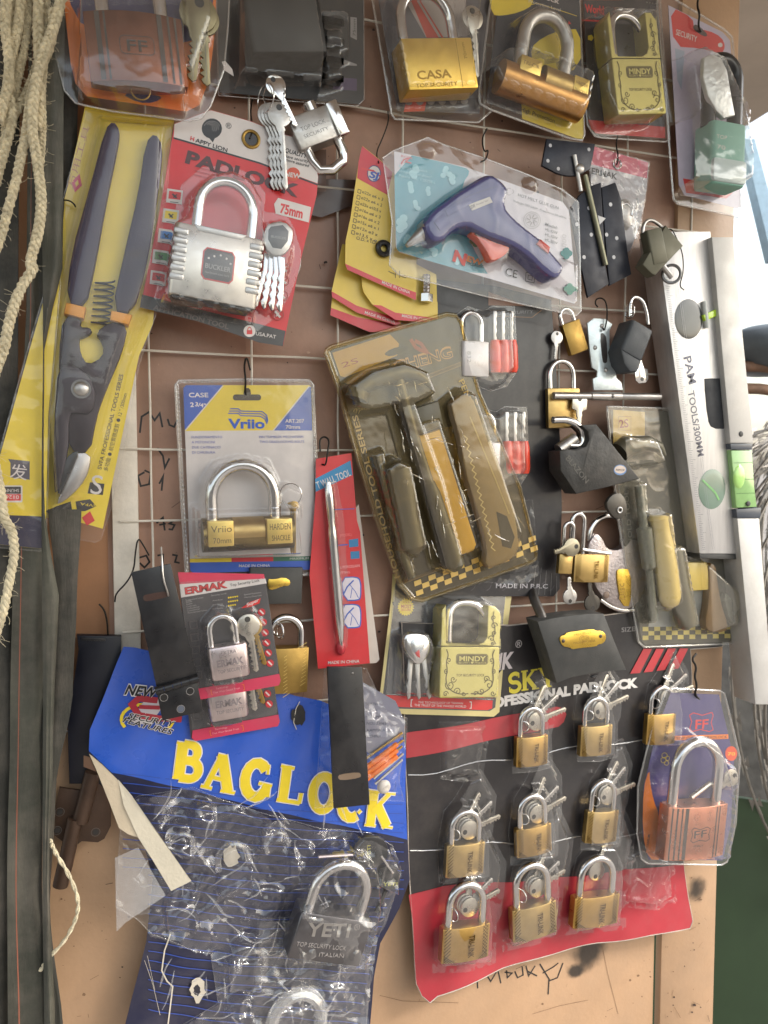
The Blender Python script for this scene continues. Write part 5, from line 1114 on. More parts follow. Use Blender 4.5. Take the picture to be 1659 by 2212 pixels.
P = Part('key', f, T); c = f.q(*t10((1360, 110))[0], 20); key(P, c, 85, 120, 48, mat('nickel', (200, 194, 182)), 16, 5); P.build()
blister('blister', f, T, outr, [(t10((860, -80), (880, 250), (940, 560), (1385, 552), (1350, 230), (1300, -80)), 74, 12), (t10((1320, -80), (1340, 330), (1400, 330), (1420, -80)), 34, 10)], CLEAR, 4, 3, .5, rimmat=RIM, rim=2.4)
# black and yellow pack with tilted half cylinder padlock
outr = [(1064, -30), (1035, 205), (1038, 224), (1060, 236), (1230, 298), (1258, 303), (1263, 290), (1252, -30)]
f, T, P = pack('padlock_pack', 'tilted brass half cylinder padlock in a clear pack on a black and yellow card', 'padlock', [(1080, -30), (1250, -30), (1260, 292), (1240, 290), (1050, 222)], 44, ink((46, 48, 58)), ref=(1160, 130))
P.pp(smooth(t20((-80, -60), (190, -40), (200, 30), (120, 75), (0, 100), (-60, 90)), 1, True), 1.5, YE); P.pp(smooth(t20((180, 300), (260, 230), (380, 185), (490, 180), (500, 420), (300, 480), (200, 400)), 1, True), 1.5, YE)
P.pp(t20((120, 560), (510, 640), (512, 865), (470, 862), (130, 740)), 1.5, YE); P.tp('High Protection', t20((120, 690))[0], t20((330, 765))[0], DK, 1.7, 9, bold=.01); P.sp(t20((0, 88), (220, 20), (350, 60), (470, 100)), 1.2, 1.6, YE)
P.tp('Protection Level', t20((170, 15))[0], t20((368, 72))[0], WH, 1.7, 7); P.tp('Lock', t20((250, -10))[0], t20((360, 25))[0], WH, 1.7, 10, bold=.03); P.pp(t20((420, 130), (435, 150), (415, 150)), 1.7, RD); P.build()
P = Part('padlock', f, T); a = f.q(*t20((128, 330))[0], 60); b = f.q(*t20((560, 500))[0], 60); ang = math.degrees(math.atan2(b[1]-a[1], b[0]-a[0])); W = math.dist(a, b); P.at(a, ang); H = 72
halfcyl(P, -30, W, 34, mat('satin_brass', (196, 150, 92), .34, 1, .1, 40), 44, 30); halfcyl(P, W*.36, W*.74, 30, BRASS, 26, 38)
for x0, x1, s1, s2 in ((.0, .29, 'TRI-CIR', ''), (.76, .98, 'HARDEN', 'SHACKLE')):
    P.prism(rrect(W*x0, 2, W*x1, 44, 2), 20, 62, BP, 1.5); P.text(s1, (W*(x0+.03), 20), (W*(x1-.03), 20), mat('stamp', (150, 116, 62)), 62.1, 8, ext=.01)
    if s2: P.text(s2, (W*(x0+.02), 36), (W*(x1-.02), 36), mat('stamp', (150, 116, 62)), 62.1, 8, ext=.01)
ob = P.build(.5); P = Part('shackle', f, ob).at(a, ang); P.tube(shackle_path(W*.06, W*.68, 6, -112, 34, 18), 14, STEEL2, 16); P.build()
blister('blister', f, T, outr, [(t20((-60, 420), (20, 300), (140, 290), (560, 440), (575, 480), (545, 640), (500, 700), (-20, 520)), 74, 10), (t20((80, 300), (110, 100), (220, 30), (360, 90), (440, 250), (460, 430)), 56, 10)], CLEAR, 4, 3, .5, rimmat=RIM, rim=2.6)
# antique brass square locks
AB = mat('antique_brass', (194, 182, 110), .42, .55, .08, 40, .1, 900); ABD = mat('antique_shadow', (98, 88, 50), .5, .4)
def scroll(P, pts, w, s=1.0):
    for cx, cy, r, a0, sg in pts:
        sp = [(cx+r*(1-k/16)*math.cos(R(a0+sg*k*32)), cy+r*(1-k/16)*math.sin(R(a0+sg*k*32))) for k in range(16)]
        P.stroke(sp, 1.7*s, w, ABD)
def mindy(f, T, tl, tr, bl, wf, dep, faint=False):
    a, ang, W, H = lock_frame(f, tl, tr, bl, wf)
    P = Part('padlock', f, T).at(a, ang)
    P.prism(rrect(0, H*.452, W, H, 4), wf-dep, wf, AB, 2)
    P.prism([(0, H*.06), (W*.06, 0), (W*.08, H*.40), (W*.14, H*.43), (W*.62, H*.43), (W*.73, H*.40), (W*.78, H*.34), (W*.78, 0), (W*.9, 0), (W, H*.08), (W, H*.446), (0, H*.446)], wf-dep, wf, AB, 1.6)
    s = W/130
    P.stroke(rrect(W*.26, H*.53, W*.80, H*.64, 6, 3)+[(W*.8-6, H*.53)], 1.4, wf+.2, ABD); P.prism(rrect(W*.27, H*.535, W*.79, H*.635, 5), wf-1, wf+.5, ABD, .3)
    P.text('MINDY', (W*.31, H*.605), (W*.76, H*.605), AB, wf+.6, H*.055, bold=.02, ext=.02); P.text('SECURITY ♥ PADLOCK', (W*.3, H*.63), (W*.77, H*.63), AB, wf+.6, H*.017)
    P.text('TOP SECURITY LOCK', (W*.27, H*.77), (W*.75, H*.77), ABD, wf+.2, H*.028, bold=.01)
    for m_ in (1, -1):
        X = lambda x: (W*x if m_ == 1 else W*(1-x))
        scroll(P, [(X(.14), H*.6, 6*s, 90, m_), (X(.17), H*.86, 11*s, 200, -m_), (X(.22), H*.80, 7*s, 0, m_), (X(.1), H*.72, 5*s, 270, -m_), (X(.3), H*.93, 8*s, 180, m_), (X(.1), H*.955, 6*s, 0, -m_), (X(.40), H*.955, 5*s, 0, m_)], wf+.2, s)
        P.stroke(smooth([(X(.09), H*.48), (X(.13), H*.54), (X(.09), H*.62), (X(.12), H*.7), (X(.09), H*.8), (X(.14), H*.9), (X(.3), H*.96), (X(.48), H*.955)], 2), 2.2*s, wf+.2, ABD)
    scroll(P, [(W*.88, H*.13, 6*s, 90, 1), (W*.89, H*.22, 8*s, 0, -1), (W*.9, H*.3, 6*s, 90, 1), (W*.85, H*.36, 7*s, 180, 1), (W*.87, H*.41, 4*s, 0, 1)], wf+.2, s)
    P.stroke(smooth([(W*.88, H*.06), (W*.86, H*.16), (W*.92, H*.26), (W*.87, H*.36), (W*.93, H*.42)], 2), 1.8*s, wf+.2, ABD)
    ob = P.build(.4)
    P = Part('shackle', f, ob).at(a, ang); w = wf-dep*.5
    P.tube(smooth([(W*.2, H*.44, w), (W*.2, H*.2, w), (W*.22, H*.05, w), (W*.34, -H*.02, w), (W*.52, -H*.03, w), (W*.68, H*.0, w), (W*.8, H*.08, w), (W*.86, H*.14, w)], 2), W*.066, STEEL, 14); P.build()
    P = Part('shackle_bay', f, ob).at(a, ang); P.prism([(W*.06, 2), (W*.8, 2), (W*.8, H*.38), (W*.7, H*.44), (W*.1, H*.44)], wf-dep, wf-dep*.85, BLACKM, 1); P.build()
outr = [(1252, -30), (1262, 200), (1270, 270), (1285, 293), (1300, 297), (1438, 306), (1447, 300), (1440, 200), (1425, -30)]
f, T, P = pack('padlock_pack', 'antique brass scrollwork padlock on a black card with a red foot at the top right', 'padlock', [(1258, -30), (1272, 270), (1285, 284), (1436, 296), (1420, -30)], 26, ink((58, 54, 58)), ref=(1350, 140))
P.pp(t20((540, 745), (1020, 790), (1020, 860), (590, 830), (560, 800)), 1.5, RD); P.pp([(1258, -30), (1262, 0), (1345, 0), (1348, -30)], 1.5, RD)
P.tp('World', t20((522, 75))[0], t20((640, 88))[0], RD, 1.7, 17, bold=.04); P.pp([(t20((500, 120))[0]), t20((640, 128))[0], t20((640, 138))[0], t20((500, 130))[0]], 1.6, RD)
c = t20((555, 235))[0]; P.pp(circle(c[0], c[1], 7, 5), 1.6, YE)
for k in range(4): P.tp('★', t20((900+k*18, 20+k*3))[0], t20((912+k*18, 22+k*3))[0], GY, 1.6)
P.build()
mindy(f, T, t20((655, 70))[0], t20((960, 78))[0], t20((690, 712))[0], 60, 52)
blister('blister', f, T, outr, [(t20((600, 60), (640, 40), (960, 60), (1000, 700), (960, 720), (700, 735), (640, 600)), 70, 12)], CLEAR, 4, 3, .5, rimmat=RIM, rim=2.2)
# lower scrollwork padlock card
MZ = lambda *p: [(850.3+x*.2315, 1261.8+y*.2315) for x, y in p]
outr = [(848, 1240), (845, 1290), (816, 1535), (822, 1541), (1066, 1548), (1078, 1538), (1088, 1420), (1104, 1290), (1104, 1240)]
f, T, P = pack('padlock_card', 'antique brass scrollwork padlock on a cream edged card below the brown tool set', 'padlock', outr, 22, ink((206, 190, 130)), ref=(950, 1420), nod=-7)
P.pp([(856, 1240), (852, 1295), (825, 1520), (829, 1530), (1058, 1536), (1070, 1528), (1096, 1240)], 1.5, ink((78, 76, 78)))
for k in range(9): P.sp([(850+k*8, 1300+k*10), (890+k*10, 1400+k*8)], 7, 1.55, ink((92, 90, 90)))
P.pp([(830, 1501), (1064, 1513), (1063, 1530), (1052, 1534), (834, 1526), (826, 1516)], 1.6, RD); P.tp('THE TECHNOLOGY OF TAIWAN', MZ((228, 1112))[0], MZ((645, 1122))[0], WH, 1.7, 5); P.tp('THE TRUST OF THE WHOLE WORLD', MZ((192, 1138))[0], MZ((675, 1152))[0], WH, 1.7, 5, bold=.01)
P.sp(MZ((178, 1078), (165, 1078), (160, 1138), (172, 1140)), 2, 1.7, WH); P.sp(MZ((708, 1098), (725, 1100), (722, 1158), (708, 1158)), 2, 1.7, WH)
P.pp([MZ((112+(80 if k % 2 else 66)*math.cos(R(k*9)), 215+(84 if k % 2 else 70)*math.sin(R(k*9))))[0] for k in range(40)], 1.6, YE); P.tp('MOST', MZ((68, 222))[0], MZ((165, 224))[0], ink((196, 90, 50)), 1.7, 7.5, bold=.02); P.tp('SECURE', MZ((68, 248))[0], MZ((158, 250))[0], ink((196, 90, 50)), 1.7, 5, bold=.02)
for k in range(3): P.tp('★', MZ((88+k*22, 175))[0], MZ((102+k*22, 175))[0], ink((196, 90, 50)), 1.7)
P.build()
mindy(f, T, MZ((455, 190))[0], MZ((1000, 205))[0], MZ((425, 1065))[0], 60, 52)
for k in range(3):
    P = Part('key', f, T); c = f.q(*MZ((170+k*50, 640))[0], 20); P.at(c, 97-k*6); P.prism([(0, -5), (96, -5), (100, 0), (88, 5), (80, 3), (70, 6), (60, 3), (50, 6), (0, 6)], 14+k*4, 18+k*4, STEEL2, 1); P.build()
P = Part('key_head', f, T); hd = f.Q(MZ((90, 480), (150, 455), (290, 465), (350, 540), (330, 660), (240, 770), (150, 700), (95, 600)), 38); P.prism(smooth(hd, 2, True), 24, 42, STEEL, 5); P.prism(smooth(f.Q(MZ((150, 520), (270, 500), (300, 560), (230, 680), (170, 620)), 42), 2, True), 41, 43, mat('foil_logo', (190, 196, 200), .2, .8), .4); P.prism(f.Q(MZ((200, 640), (240, 610), (245, 690), (215, 670)), 43), 42, 43.5, RD, .2); P.build()
blister('blister', f, T, [(854, 1262), (848, 1320), (835, 1500), (1066, 1512), (1092, 1290), (1098, 1262)], [(MZ((430, 200), (520, 130), (840, 130), (1010, 230), (1000, 700), (960, 1080), (400, 1060)), 70, 12), (MZ((60, 480), (180, 430), (330, 450), (400, 600), (340, 900), (320, 1040), (80, 1030), (100, 760)), 48, 10)], CLEAR, 4, 3, .7, rimmat=RIM)
# ---------------------------------------------------------------- products, right side
Z3 = lambda *p: [(1371.5+x*.2727, 329.2+y*.2727) for x, y in p]
Z4 = lambda *p: [(1371.5+x*.2727, 932.6+y*.2727) for x, y in p]
Z2 = lambda *p: [(1179.5+x*.248, 822.9+y*.248) for x, y in p]
# green padlock pack
outr = [(1421, -5), (1421, 20), (1438, 200), (1456, 430), (1465, 440), (1595, 468), (1601, 462), (1604, 350), (1583, 80), (1565, 62), (1450, -8)]
f, T, P = pack('padlock_pack', 'green padlock in a clear pack on a red and lilac card, top right', 'padlock', [(1443, 12), (1560, 70), (1576, 88), (1586, 200), (1600, 448), (1590, 450), (1478, 422), (1466, 400)], 42, ink((190, 180, 200)), ref=(1520, 230))
P.pp(smooth(t20((1050, 40), (1190, 110), (1200, 180), (1290, 190), (1370, 230), (1395, 290), (1370, 335), (1240, 300), (1075, 290)), 1, True), 1.5, ink((206, 50, 50))); P.pp(t20((1130, 1110), (1250, 1130), (1440, 1200), (1400, 1235), (1150, 1200)), 1.5, ink((206, 60, 60))); P.tp('SECURITY', t20((1085, 215))[0], t20((1215, 262))[0], WH, 1.7, 12, bold=.01)
P.pp(smooth(t20((1190, 180), (1200, 150), (1230, 160), (1290, 220), (1260, 230)), 1, True), 1.7, ink((70, 50, 50))); P.pp(circle(*t20((1362, 280))[0], 5, 12), 1.7, WH); P.pp(t20((1080, 300), (1140, 320), (1120, 560), (1095, 500)), 1.55, ink((160, 170, 190))); P.build()
GRN = mat('green_enamel', (128, 176, 160), .55, 0, .08, 40)
ob, a, ang, W, H = padlock(f, T, t20((1320, 735))[0], t20((1535, 775))[0], t20((1330, 1135))[0], 70, 66, GRN, None, 'box', 6, rad=12, extra=lambda P, W, H, fl: (P.text('TOP', (W*.1, H*.3), (W*.4, H*.3), WH, 70.3, 9), P.text('70', (W*.12, H*.46), (W*.36, H*.46), WH, 70.3, 9), P.prism(rrect(2, H*.6, W-2, H-4, 8), 60, 73, mat('pale_green_cap', (190, 206, 204), .35, 0, .08, 40, coat=.3), 3)))
P = Part('shackle', f, ob).at(a, ang); P.tube(shackle_path(W*.12, W*.88, 0, -150, 40, 16), 17, BLACKM, 14); P.build()
P = Part('foil_sleeve', f, T); foil = f.Q(t20((1255, 360), (1300, 340), (1360, 360), (1400, 440), (1420, 560), (1450, 720), (1380, 740), (1330, 690), (1280, 600), (1250, 480)), 58); P.prism(foil, 50, 62, mat('crumpled_foil', (206, 208, 206), .35, .5, .1, 60, 1.5, 160), 4); P.build()
P = Part('key', f, T); c = f.q(*t20((1470, 610))[0], 40); key(P, c, 80, 80, 44, mat('nickel', (200, 194, 182)), 30, 5); P.build()
blister('blister', f, T, outr, [(t20((1150, 740), (1200, 700), (1160, 420), (1180, 310), (1250, 290), (1380, 360), (1470, 560), (1530, 760), (1560, 960), (1560, 1110), (1480, 1150), (1160, 1120)), 80, 12), (t20((1400, 600), (1450, 570), (1510, 610), (1550, 700), (1530, 820), (1450, 700)), 50, 8)], CLEAR, 4, 4, .6, rimmat=RIM, rim=2.6)
hook('short black chain hook holding the green padlock pack', [(1512, -20, 10), (1505, 12, 20), (1512, 30, 24), (1508, 55, 18), (1514, 68, 6)], 40, 2.4)
# card in clear bag behind hinges
f, T, P = pack('padlock_bag', 'small red and white padlock card in a crinkled clear bag behind the black hinges', 'padlock', t20((545, 905), (915, 1012), (900, 1180), (860, 1400), (800, 1560), (740, 1590), (560, 1200)), 30, ink((176, 172, 176)), ref=(1330, 440))
P.pp(t20((560, 905), (915, 1012), (905, 1110), (550, 1020)), 1.5, ink((200, 90, 110))); P.tp('ERMAK', t20((560, 1080))[0], t20((720, 1118))[0], DK, 1.6, 13, bold=.03)
P.build()
P = Part('eyelet', f, T); c = f.q(*t20((720, 1022))[0], 2); P.ring((c[0], c[1], 3), 10, 2, STEEL); P.build()
P = Part('padlock_body', f, T); a = f.q(*t20((780, 1330))[0], 10); P.dome((a[0], a[1], 3), 22, 12, mat('white_lock', (190, 184, 180), .3, .3), 16, ry=36); P.build()
P = Part('shackle', f, T); P.tube([(x, y, 14) for x, y in f.Q(t20((750, 1330), (745, 1275), (780, 1262), (815, 1300), (810, 1340)), 14)], 3, STEEL, 8); P.build()
blister('bag', f, T, t20((540, 900), (925, 1005), (905, 1200), (860, 1450), (800, 1600), (720, 1590), (560, 1200)), [(t20((700, 1200), (860, 1220), (830, 1480), (740, 1450)), 22, 30)], FILM, 4, 3, 3, .04, seed=21)
hook('black wire hook through the eyelet of the bagged red and white card', [(1336, 288, 0), (1330, 310, 8), (1336, 340, 18), (1332, 356, 10)], 24)
# black hinges
HB2 = mat('blue_black_steel', (34, 38, 50), .38, .3, .2, 50, .1, dust=.1)
f = Frame((1300, 500), h=66); T = thing('door_hinge', 'large blue black hinge with bright screw holes beside the glue gun pack', 'hinge', f)
P = Part('leaf', f, T); P.prism(f.Q(t20((420, 1305), (480, 1215), (555, 1160), (610, 1140), (640, 1659))+t21((660, 190), (530, 275), (470, 0))), 0, 6, HB2, 1.2)
for x, y in ((470, 1395), (515, 1600), (545, 1295), (560, 1460)): c = f.q(*t20((x, y))[0], 6); P.poly(circle(c[0], c[1], 4.5, 10), 6.1, ink((200, 200, 204)))
P.build()
P = Part('leaf', f, T); P.prism(f.Q(t20((615, 1170), (700, 1140), (735, 1240), (780, 1600))+t21((800, 130), (665, 200), (650, 60))), 0, 6, HB2, 1.2)
for x, y in ((680, 1272), (655, 1460), (718, 1482), (700, 1600)): c = f.q(*t20((x, y))[0], 6); P.poly(circle(c[0], c[1], 4.5, 10), 6.1, ink((200, 200, 204)))
P.poly(f.Q(t20((600, 1340), (650, 1358), (612, 1398)), 6), 6.1, ink((206, 206, 206))); P.build()
P = Part('hinge_pin', f, T); a, b = f.q(*t20((520, 1090))[0], 10), f.q(*t20((650, 1650))[0], 10); P.tube([(a[0], a[1], 9), (b[0], b[1], 9)], 6.5, mat('greenish_steel', (130, 128, 108), .35, .9), 12); P.build()
f = Frame((1215, 340), h=72); T = thing('door_hinge', 'smaller black hinge with a dangling steel stem, below the black and yellow padlock pack', 'hinge', f)
P = Part('leaf', f, T); P.prism(f.Q(t20((275, 870), (575, 900), (560, 990), (545, 1055), (470, 1100), (400, 1100), (340, 1085), (245, 1035))), 0, 6, HB2, 1.2)
for x, y in ((305, 905), (290, 1000), (355, 1050), (545, 930)): c = f.q(*t20((x, y))[0], 6); P.poly(circle(c[0], c[1], 4, 10), 6.1, ink((180, 180, 184)))
P.build()
P = Part('pin', f, T); a, b = f.q(*t20((455, 965))[0], 10), f.q(*t20((495, 1190))[0], 10); P.tube([(a[0], a[1], 9), (b[0], b[1], 9)], 5, STEEL2, 10); c = f.q(*t20((495, 1045))[0], 16); P.dome((c[0], c[1], 12), 11, 6, STEEL2, 14); P.build()
# greenish grey padlock in front of the level
f = Frame((1420, 540), h=88); T = thing('hanging_padlock', 'dull grey green padlock hanging askew over the top of the wide spirit level', 'padlock', f)
ob, a, ang, W, H = padlock(f, T, Z3((95, 615))[0], Z3((215, 590))[0], Z3((30, 880))[0], 30, 28, mat('grey_green_metal', (96, 94, 78), .5, .3, .12, 50, .1), None, 'box', 3, rad=4)
P = Part('side_plate', f, T); P.prism(f.Q(Z3((215, 590), (352, 752), (130, 985), (100, 970), (30, 900)), 14), 0, 28, mat('grey_green_metal', (96, 94, 78)), 3); P.build()
P = Part('shackle', f, ob); P.tube(smooth([f.q(*p, 16)+(16,) for p in Z3((60, 640), (70, 560), (120, 530), (180, 560), (260, 640), (345, 745))], 2), 4, STEEL2, 10); P.build()
P = Part('key_ring', f, T); c = f.q(*Z3((285, 965))[0], 10); P.ring((c[0], c[1], 12), 20, 3.5, DSTEEL, 25); P.tube([f.q(*p, 14)+(14,) for p in Z3((220, 900), (290, 990))], 6, STEEL2, 8); P.build()
hook('thin dark wire drooping from the grid in front of the wide spirit level', [p+(6,) for p in Z3((240, 620), (290, 600), (330, 680), (380, 800), (385, 950), (350, 1060), (390, 1090))], 96, 1.3)
# spirit levels
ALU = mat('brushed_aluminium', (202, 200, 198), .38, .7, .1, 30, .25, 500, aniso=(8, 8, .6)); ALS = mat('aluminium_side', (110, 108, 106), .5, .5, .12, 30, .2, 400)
f = Frame((1500, 850), h=80); T = thing('spirit_level', 'short wide aluminium spirit level with a ruler edge, round windows and a dark slot', 'spirit level', f)
P = Part('body', f, T); q = f.Q([(1418, 500), (1535, 500), (1604, 1196), (1512, 1196)], 0); P.prism(q, -62, 0, ALU, 1.5)
P.tp('PAM', Z3((385, 1625))[0], Z3((430, 1840))[0], ink((74, 78, 104)), .1, 17, bold=.02); P.tp('TOOLS/300MM', Z3((420, 1895))[0], Z4((500, 200))[0], ink((86, 88, 104)), .1, 14, bold=.02)
rn = random.Random(9)
for k in range(150):
    t_ = k/150; x = 1436+t_*78; y = 600+t_*590; L_ = 12 if k % 10 == 0 else (9 if k % 5 == 0 else 6); P.sp([(x, y), (x+L_, y-.4)], .7, .1, ink((96, 98, 110)))
for o_ in (22, 26): P.sp([(1436+o_, 600), (1513+o_, 1186)], .6, .1, ink((130, 130, 138)))
P.sp([(1545, 700), (1596, 1186)], .8, .1, ink((130, 130, 138))); P.sp([(1540, 700), (1591, 1186)], .6, .1, ink((130, 130, 138)))
P.build()
P = Part('end_cap', f, T); P.prism(f.Q([(1512, 1197), (1604, 1197), (1604, 1209), (1513, 1206)], 0), -60, -1, DGREY, 1); P.build()
P = Part('round_window', f, T); c = f.q(*Z4((610, 455))[0]); P.dome((c[0], c[1], .4), 40, 1.6, mat('green_glass', (116, 138, 122), .15, 0, .1, 30, coat=.6), 28, ry=48); P.stroke([(c[0]-30, c[1]-22), (c[0]+8, c[1]+8), (c[0]+20, c[1]+26)], 5, 2.4, mat('vial_streak', (120, 180, 110), .3)); P.build()
P = Part('round_window', f, T); c = f.q(*Z3((425, 1320))[0]); P.dome((c[0], c[1], .4), 40, 1.4, mat('dark_glass', (62, 66, 66), .15, 0, .1, 30, coat=.5), 28, ry=46); P.build()
P = Part('slot', f, T); P.prism(f.Q(smooth(Z3((545, 1795), (560, 1790), (720, 1790), (735, 2190), (610, 2190), (575, 2120)), 1, True)), -2, .6, mat('slot_dark', (44, 46, 50), .6), .3); P.build()
P = Part('vial', f, T); P.prism(f.Q(Z3((530, 1290), (630, 1245), (635, 1300), (545, 1340)), 2), .4, 8, mat('lime_vial', (190, 226, 60), .2, 0, .1, 20, coat=.6), 2); P.tube([f.q(*p, 4)+(4,) for p in Z3((548, 1180), (570, 1390))], 6, mat('white_vial', (196, 200, 196), .3), 10); P.build()
f = Frame((1600, 950), h=96); T = thing('spirit_level', 'long narrow silver spirit level with a green vial, outermost on the right of the board', 'spirit level', f)
P = Part('body', f, T)
def L2(y): return 1538+(y-512)*.0905 if y < 1200 else 1600+(y-1200)*.1
def R2(y): return 1584+(y-512)*.0985 if y < 960 else 1628+(y-960)*.077
for y0, y1 in ((512, 957), (1120, 1522)): P.prism(f.Q([(L2(y0), y0), (R2(y0), y0), (R2(y1), y1), (L2(y1), y1)], 0), -70, 0, mat('dull_aluminium', (190, 188, 184), .5, .45, .1, 20, .2, 300, dust=.3), 2)
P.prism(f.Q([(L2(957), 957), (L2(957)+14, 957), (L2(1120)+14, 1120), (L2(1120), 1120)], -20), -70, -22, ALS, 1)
for x, y in Z4((840, 18), (898, 570)): c = f.q(x, y); P.dome((c[0], c[1], .2), 7, 2, DGREY, 12)
P.build()
P = Part('vial', f, T); P.prism(f.Q([(L2(972), 972), (R2(972)-3, 972), (R2(1100)-8, 1050), (R2(1100)-2, 1096), (L2(1100), 1098)], -2), -40, -2, mat('green_vial', (140, 182, 112), .12, 0, .2, 30, coat=.8), 5)
for y in (1000, 1036, 1066): P.sp([(L2(y)+3, y), (R2(y)-6, y-1)], 1.2, -1.6, ink((60, 110, 50)))
c = f.q(1597, 1030, -2); P.dome((c[0], c[1], -3), 18, 5, mat('vial_bubble', (170, 216, 120), .1, coat=.8), 16, ry=30); P.build()
P = Part('vial_holder', f, T); P.prism(f.Q([(L2(958), 958), (R2(958)-1, 958), (R2(971)-4, 971), (L2(971), 971)], 0), -50, -.5, ink((56, 64, 76)), 1); P.prism(f.Q([(L2(1100), 1100), (R2(1100)+6, 1097), (R2(1119)+3, 1119), (L2(1119), 1119)], 0), -50, -.5, ink((56, 64, 76)), 1); P.build()
# galvanised hasp
f = Frame((1305, 760), h=24); T = thing('galvanised_hasp', 'small bright galvanised hasp plate with a slot and notched lower end', 'hasp', f)
P = Part('plate', f, T); P.prism(f.Q(t21((530, 432), (570, 402), (640, 405), (685, 438), (668, 480), (668, 670), (735, 715), (708, 735), (712, 775), (740, 800), (752, 848), (570, 848), (565, 778), (590, 765), (592, 730), (560, 708), (545, 600))), 0, 4, mat('galvanised_sheet', (206, 216, 218), .35, .6, .2, 70, .4, 300), 1)
P.poly(smooth(f.Q(t21((612, 495), (635, 490), (655, 520), (662, 670), (645, 682), (628, 670)), 4), 1, True), 4.1, ink((40, 34, 34)))
for x, y in ((625, 448), (583, 583), (650, 722)): c = f.q(*t21((x, y))[0], 4); P.dome((c[0], c[1], 4), 5.5, 3.5, STEEL2, 10)
P.build()
hook('long s shaped dark wire holding the small galvanised hasp', [p+(8,) for p in t21((600, 330), (583, 310), (590, 280), (625, 272), (655, 300), (660, 400), (640, 485), (632, 460))], 26, 1.6)
# slate padlock
f = Frame((1375, 730), h=18); T = thing('hanging_padlock', 'slate grey padlock with a rounded foot hanging beside the galvanised hasp, its key below', 'padlock', f)
ob, a, ang, W, H = padlock(f, T, t21((820, 402))[0], t21((950, 480))[0], t21((826, 615))[0], 62, 56, mat('slate_paint', (70, 74, 78), .5, 0, .1, 50, .3, 1200), None, 'box', 4, rad=8)
P = Part('foot', f, ob).at(a, ang); P.prism([(0, H-2), (W, H-2), (W*.98, H+26), (W*.7, H+34), (W*.35, H+24)], 6, 60, mat('slate_paint', (70, 74, 78)), 4); P.build()
P = Part('shackle', f, ob); P.tube(smooth([f.q(*p, 32)+(32,) for p in t21((800, 390), (800, 290), (830, 262), (880, 290), (905, 370), (912, 440))], 2), 5, STEEL, 12); c = f.q(*t21((795, 370))[0], 32)
for k in range(3): P.ring((c[0], c[1]-k*5, 34), 12, 1.2, STEEL, 70)
P.build()
P = Part('key', f, T); c = f.q(*t21((870, 750))[0], 20); key(P, c, 262, 50, 40, STEEL, 18, 4, 'sq'); P.build()
# steel bar and brass padlock behind
f = Frame((1310, 856), h=46); P = Part('steel_bar', f); a, b = f.q(1195, 855), f.q(1425, 857)
P.tube([(a[0]+(b[0]-a[0])*t, a[1]+(b[1]-a[1])*t, 0) for t in (0, .33, .335, .34, .62, .625, .63, 1)], [8.5, 8.5, 7, 9.5, 9.5, 7.5, 8.5, 8.5], STEEL2, 14); c = f.q(1319, 856); P.dome((c[0], c[1], 8), 5, 3, DSTEEL, 10); tag(P.build(), 'round steel bar lying across the board below the galvanised hasp', 'bar')
f = Frame((1230, 880), h=14); T = thing('brass_padlock', 'brass padlock with a chrome shackle, crossed by the round steel bar', 'padlock', f)
padlock(f, T, (1186, 838), (1254, 838), (1188, 925), 24, 20, BRASS, (.1, .85, 58, 5.5), 'lens', 2, 4); P = Part('key', f, T); c = f.q(*t21((485, 935))[0], 34); key(P, c, 92, 66, 42, mat('nickel', (200, 194, 182)), 32, 4, 'sq'); P.build()
f = Frame((1222, 720), h=8); T = thing('brass_padlock', 'shaded brass padlock peeping out between the glue gun pack and the galvanised hasp', 'padlock', f)
padlock(f, T, t21((385, 440))[0], t21((490, 400))[0], t21((415, 640))[0], 26, 22, BRASS2, (.1, .8, 30, 4.5), 'lens', 2, 4); P = Part('key', f, T); c = f.q(*t21((345, 520))[0], 20); key(P, c, 95, 50, 30, STEEL2, 18, 3); P.build()
# big black padlock
f = Frame((1290, 1010), h=30); T = thing('black_padlock', 'large chipped black square padlock turned on its corner, with a small oval sticker', 'padlock', f)
face = Z2((122, 610), (180, 595), (270, 600), (350, 570), (378, 510), (365, 440), (305, 385), (440, 375), (818, 852), (500, 935), (265, 985), (128, 780))
P = Part('body', f, T); BE = mat('chipped_black', (50, 49, 47), .5, .1, .25, 60, .4, 500, dust=.2); P.prism(f.Q(face, 62), 14, 62, BE, 3)
P.tp('BLAZON', Z2((170, 680))[0], Z2((345, 895))[0], mat('worn_letter', (86, 84, 80), .4, .3), 62.1, 12, bold=.01, ext=.02)
c = f.q(*Z2((645, 775))[0], 62); P.poly(circle(c[0], c[1], 17, 24, 12), 62.2, ink((90, 130, 180))); P.poly(circle(c[0], c[1]-1, 15, 24, 9), 62.2, ink((206, 190, 180))); P.text('ARMOR', (c[0]-12, c[1]+2), (c[0]+12, c[1]+3), DK, 62.4, 5); ob = P.build()
P = Part('shackle', f, ob); P.tube(smooth([f.q(*p, 40)+(40,) for p in Z2((60, 340), (180, 335), (280, 380), (330, 470), (300, 570), (200, 560))], 2), 8, STEEL, 14); P.build()
P = Part('lock_cylinder', f, ob); P.tube([f.q(*p, 30)+(34,) for p in Z2((100, 600), (240, 500))], 14, STEEL2, 12); P.build()
P = Part('key', f, ob); P.prism(smooth(f.Q(Z2((520, 1080), (560, 1000), (640, 965), (700, 1030), (710, 1150), (640, 1215), (575, 1180)), 40), 1, True), 30, 40, mat('key_dark', (84, 80, 74), .35, .6), 3); P.ring(f.q(*Z2((640, 1125))[0], 40)+(41,), 6, 2, STEEL2); P.build()
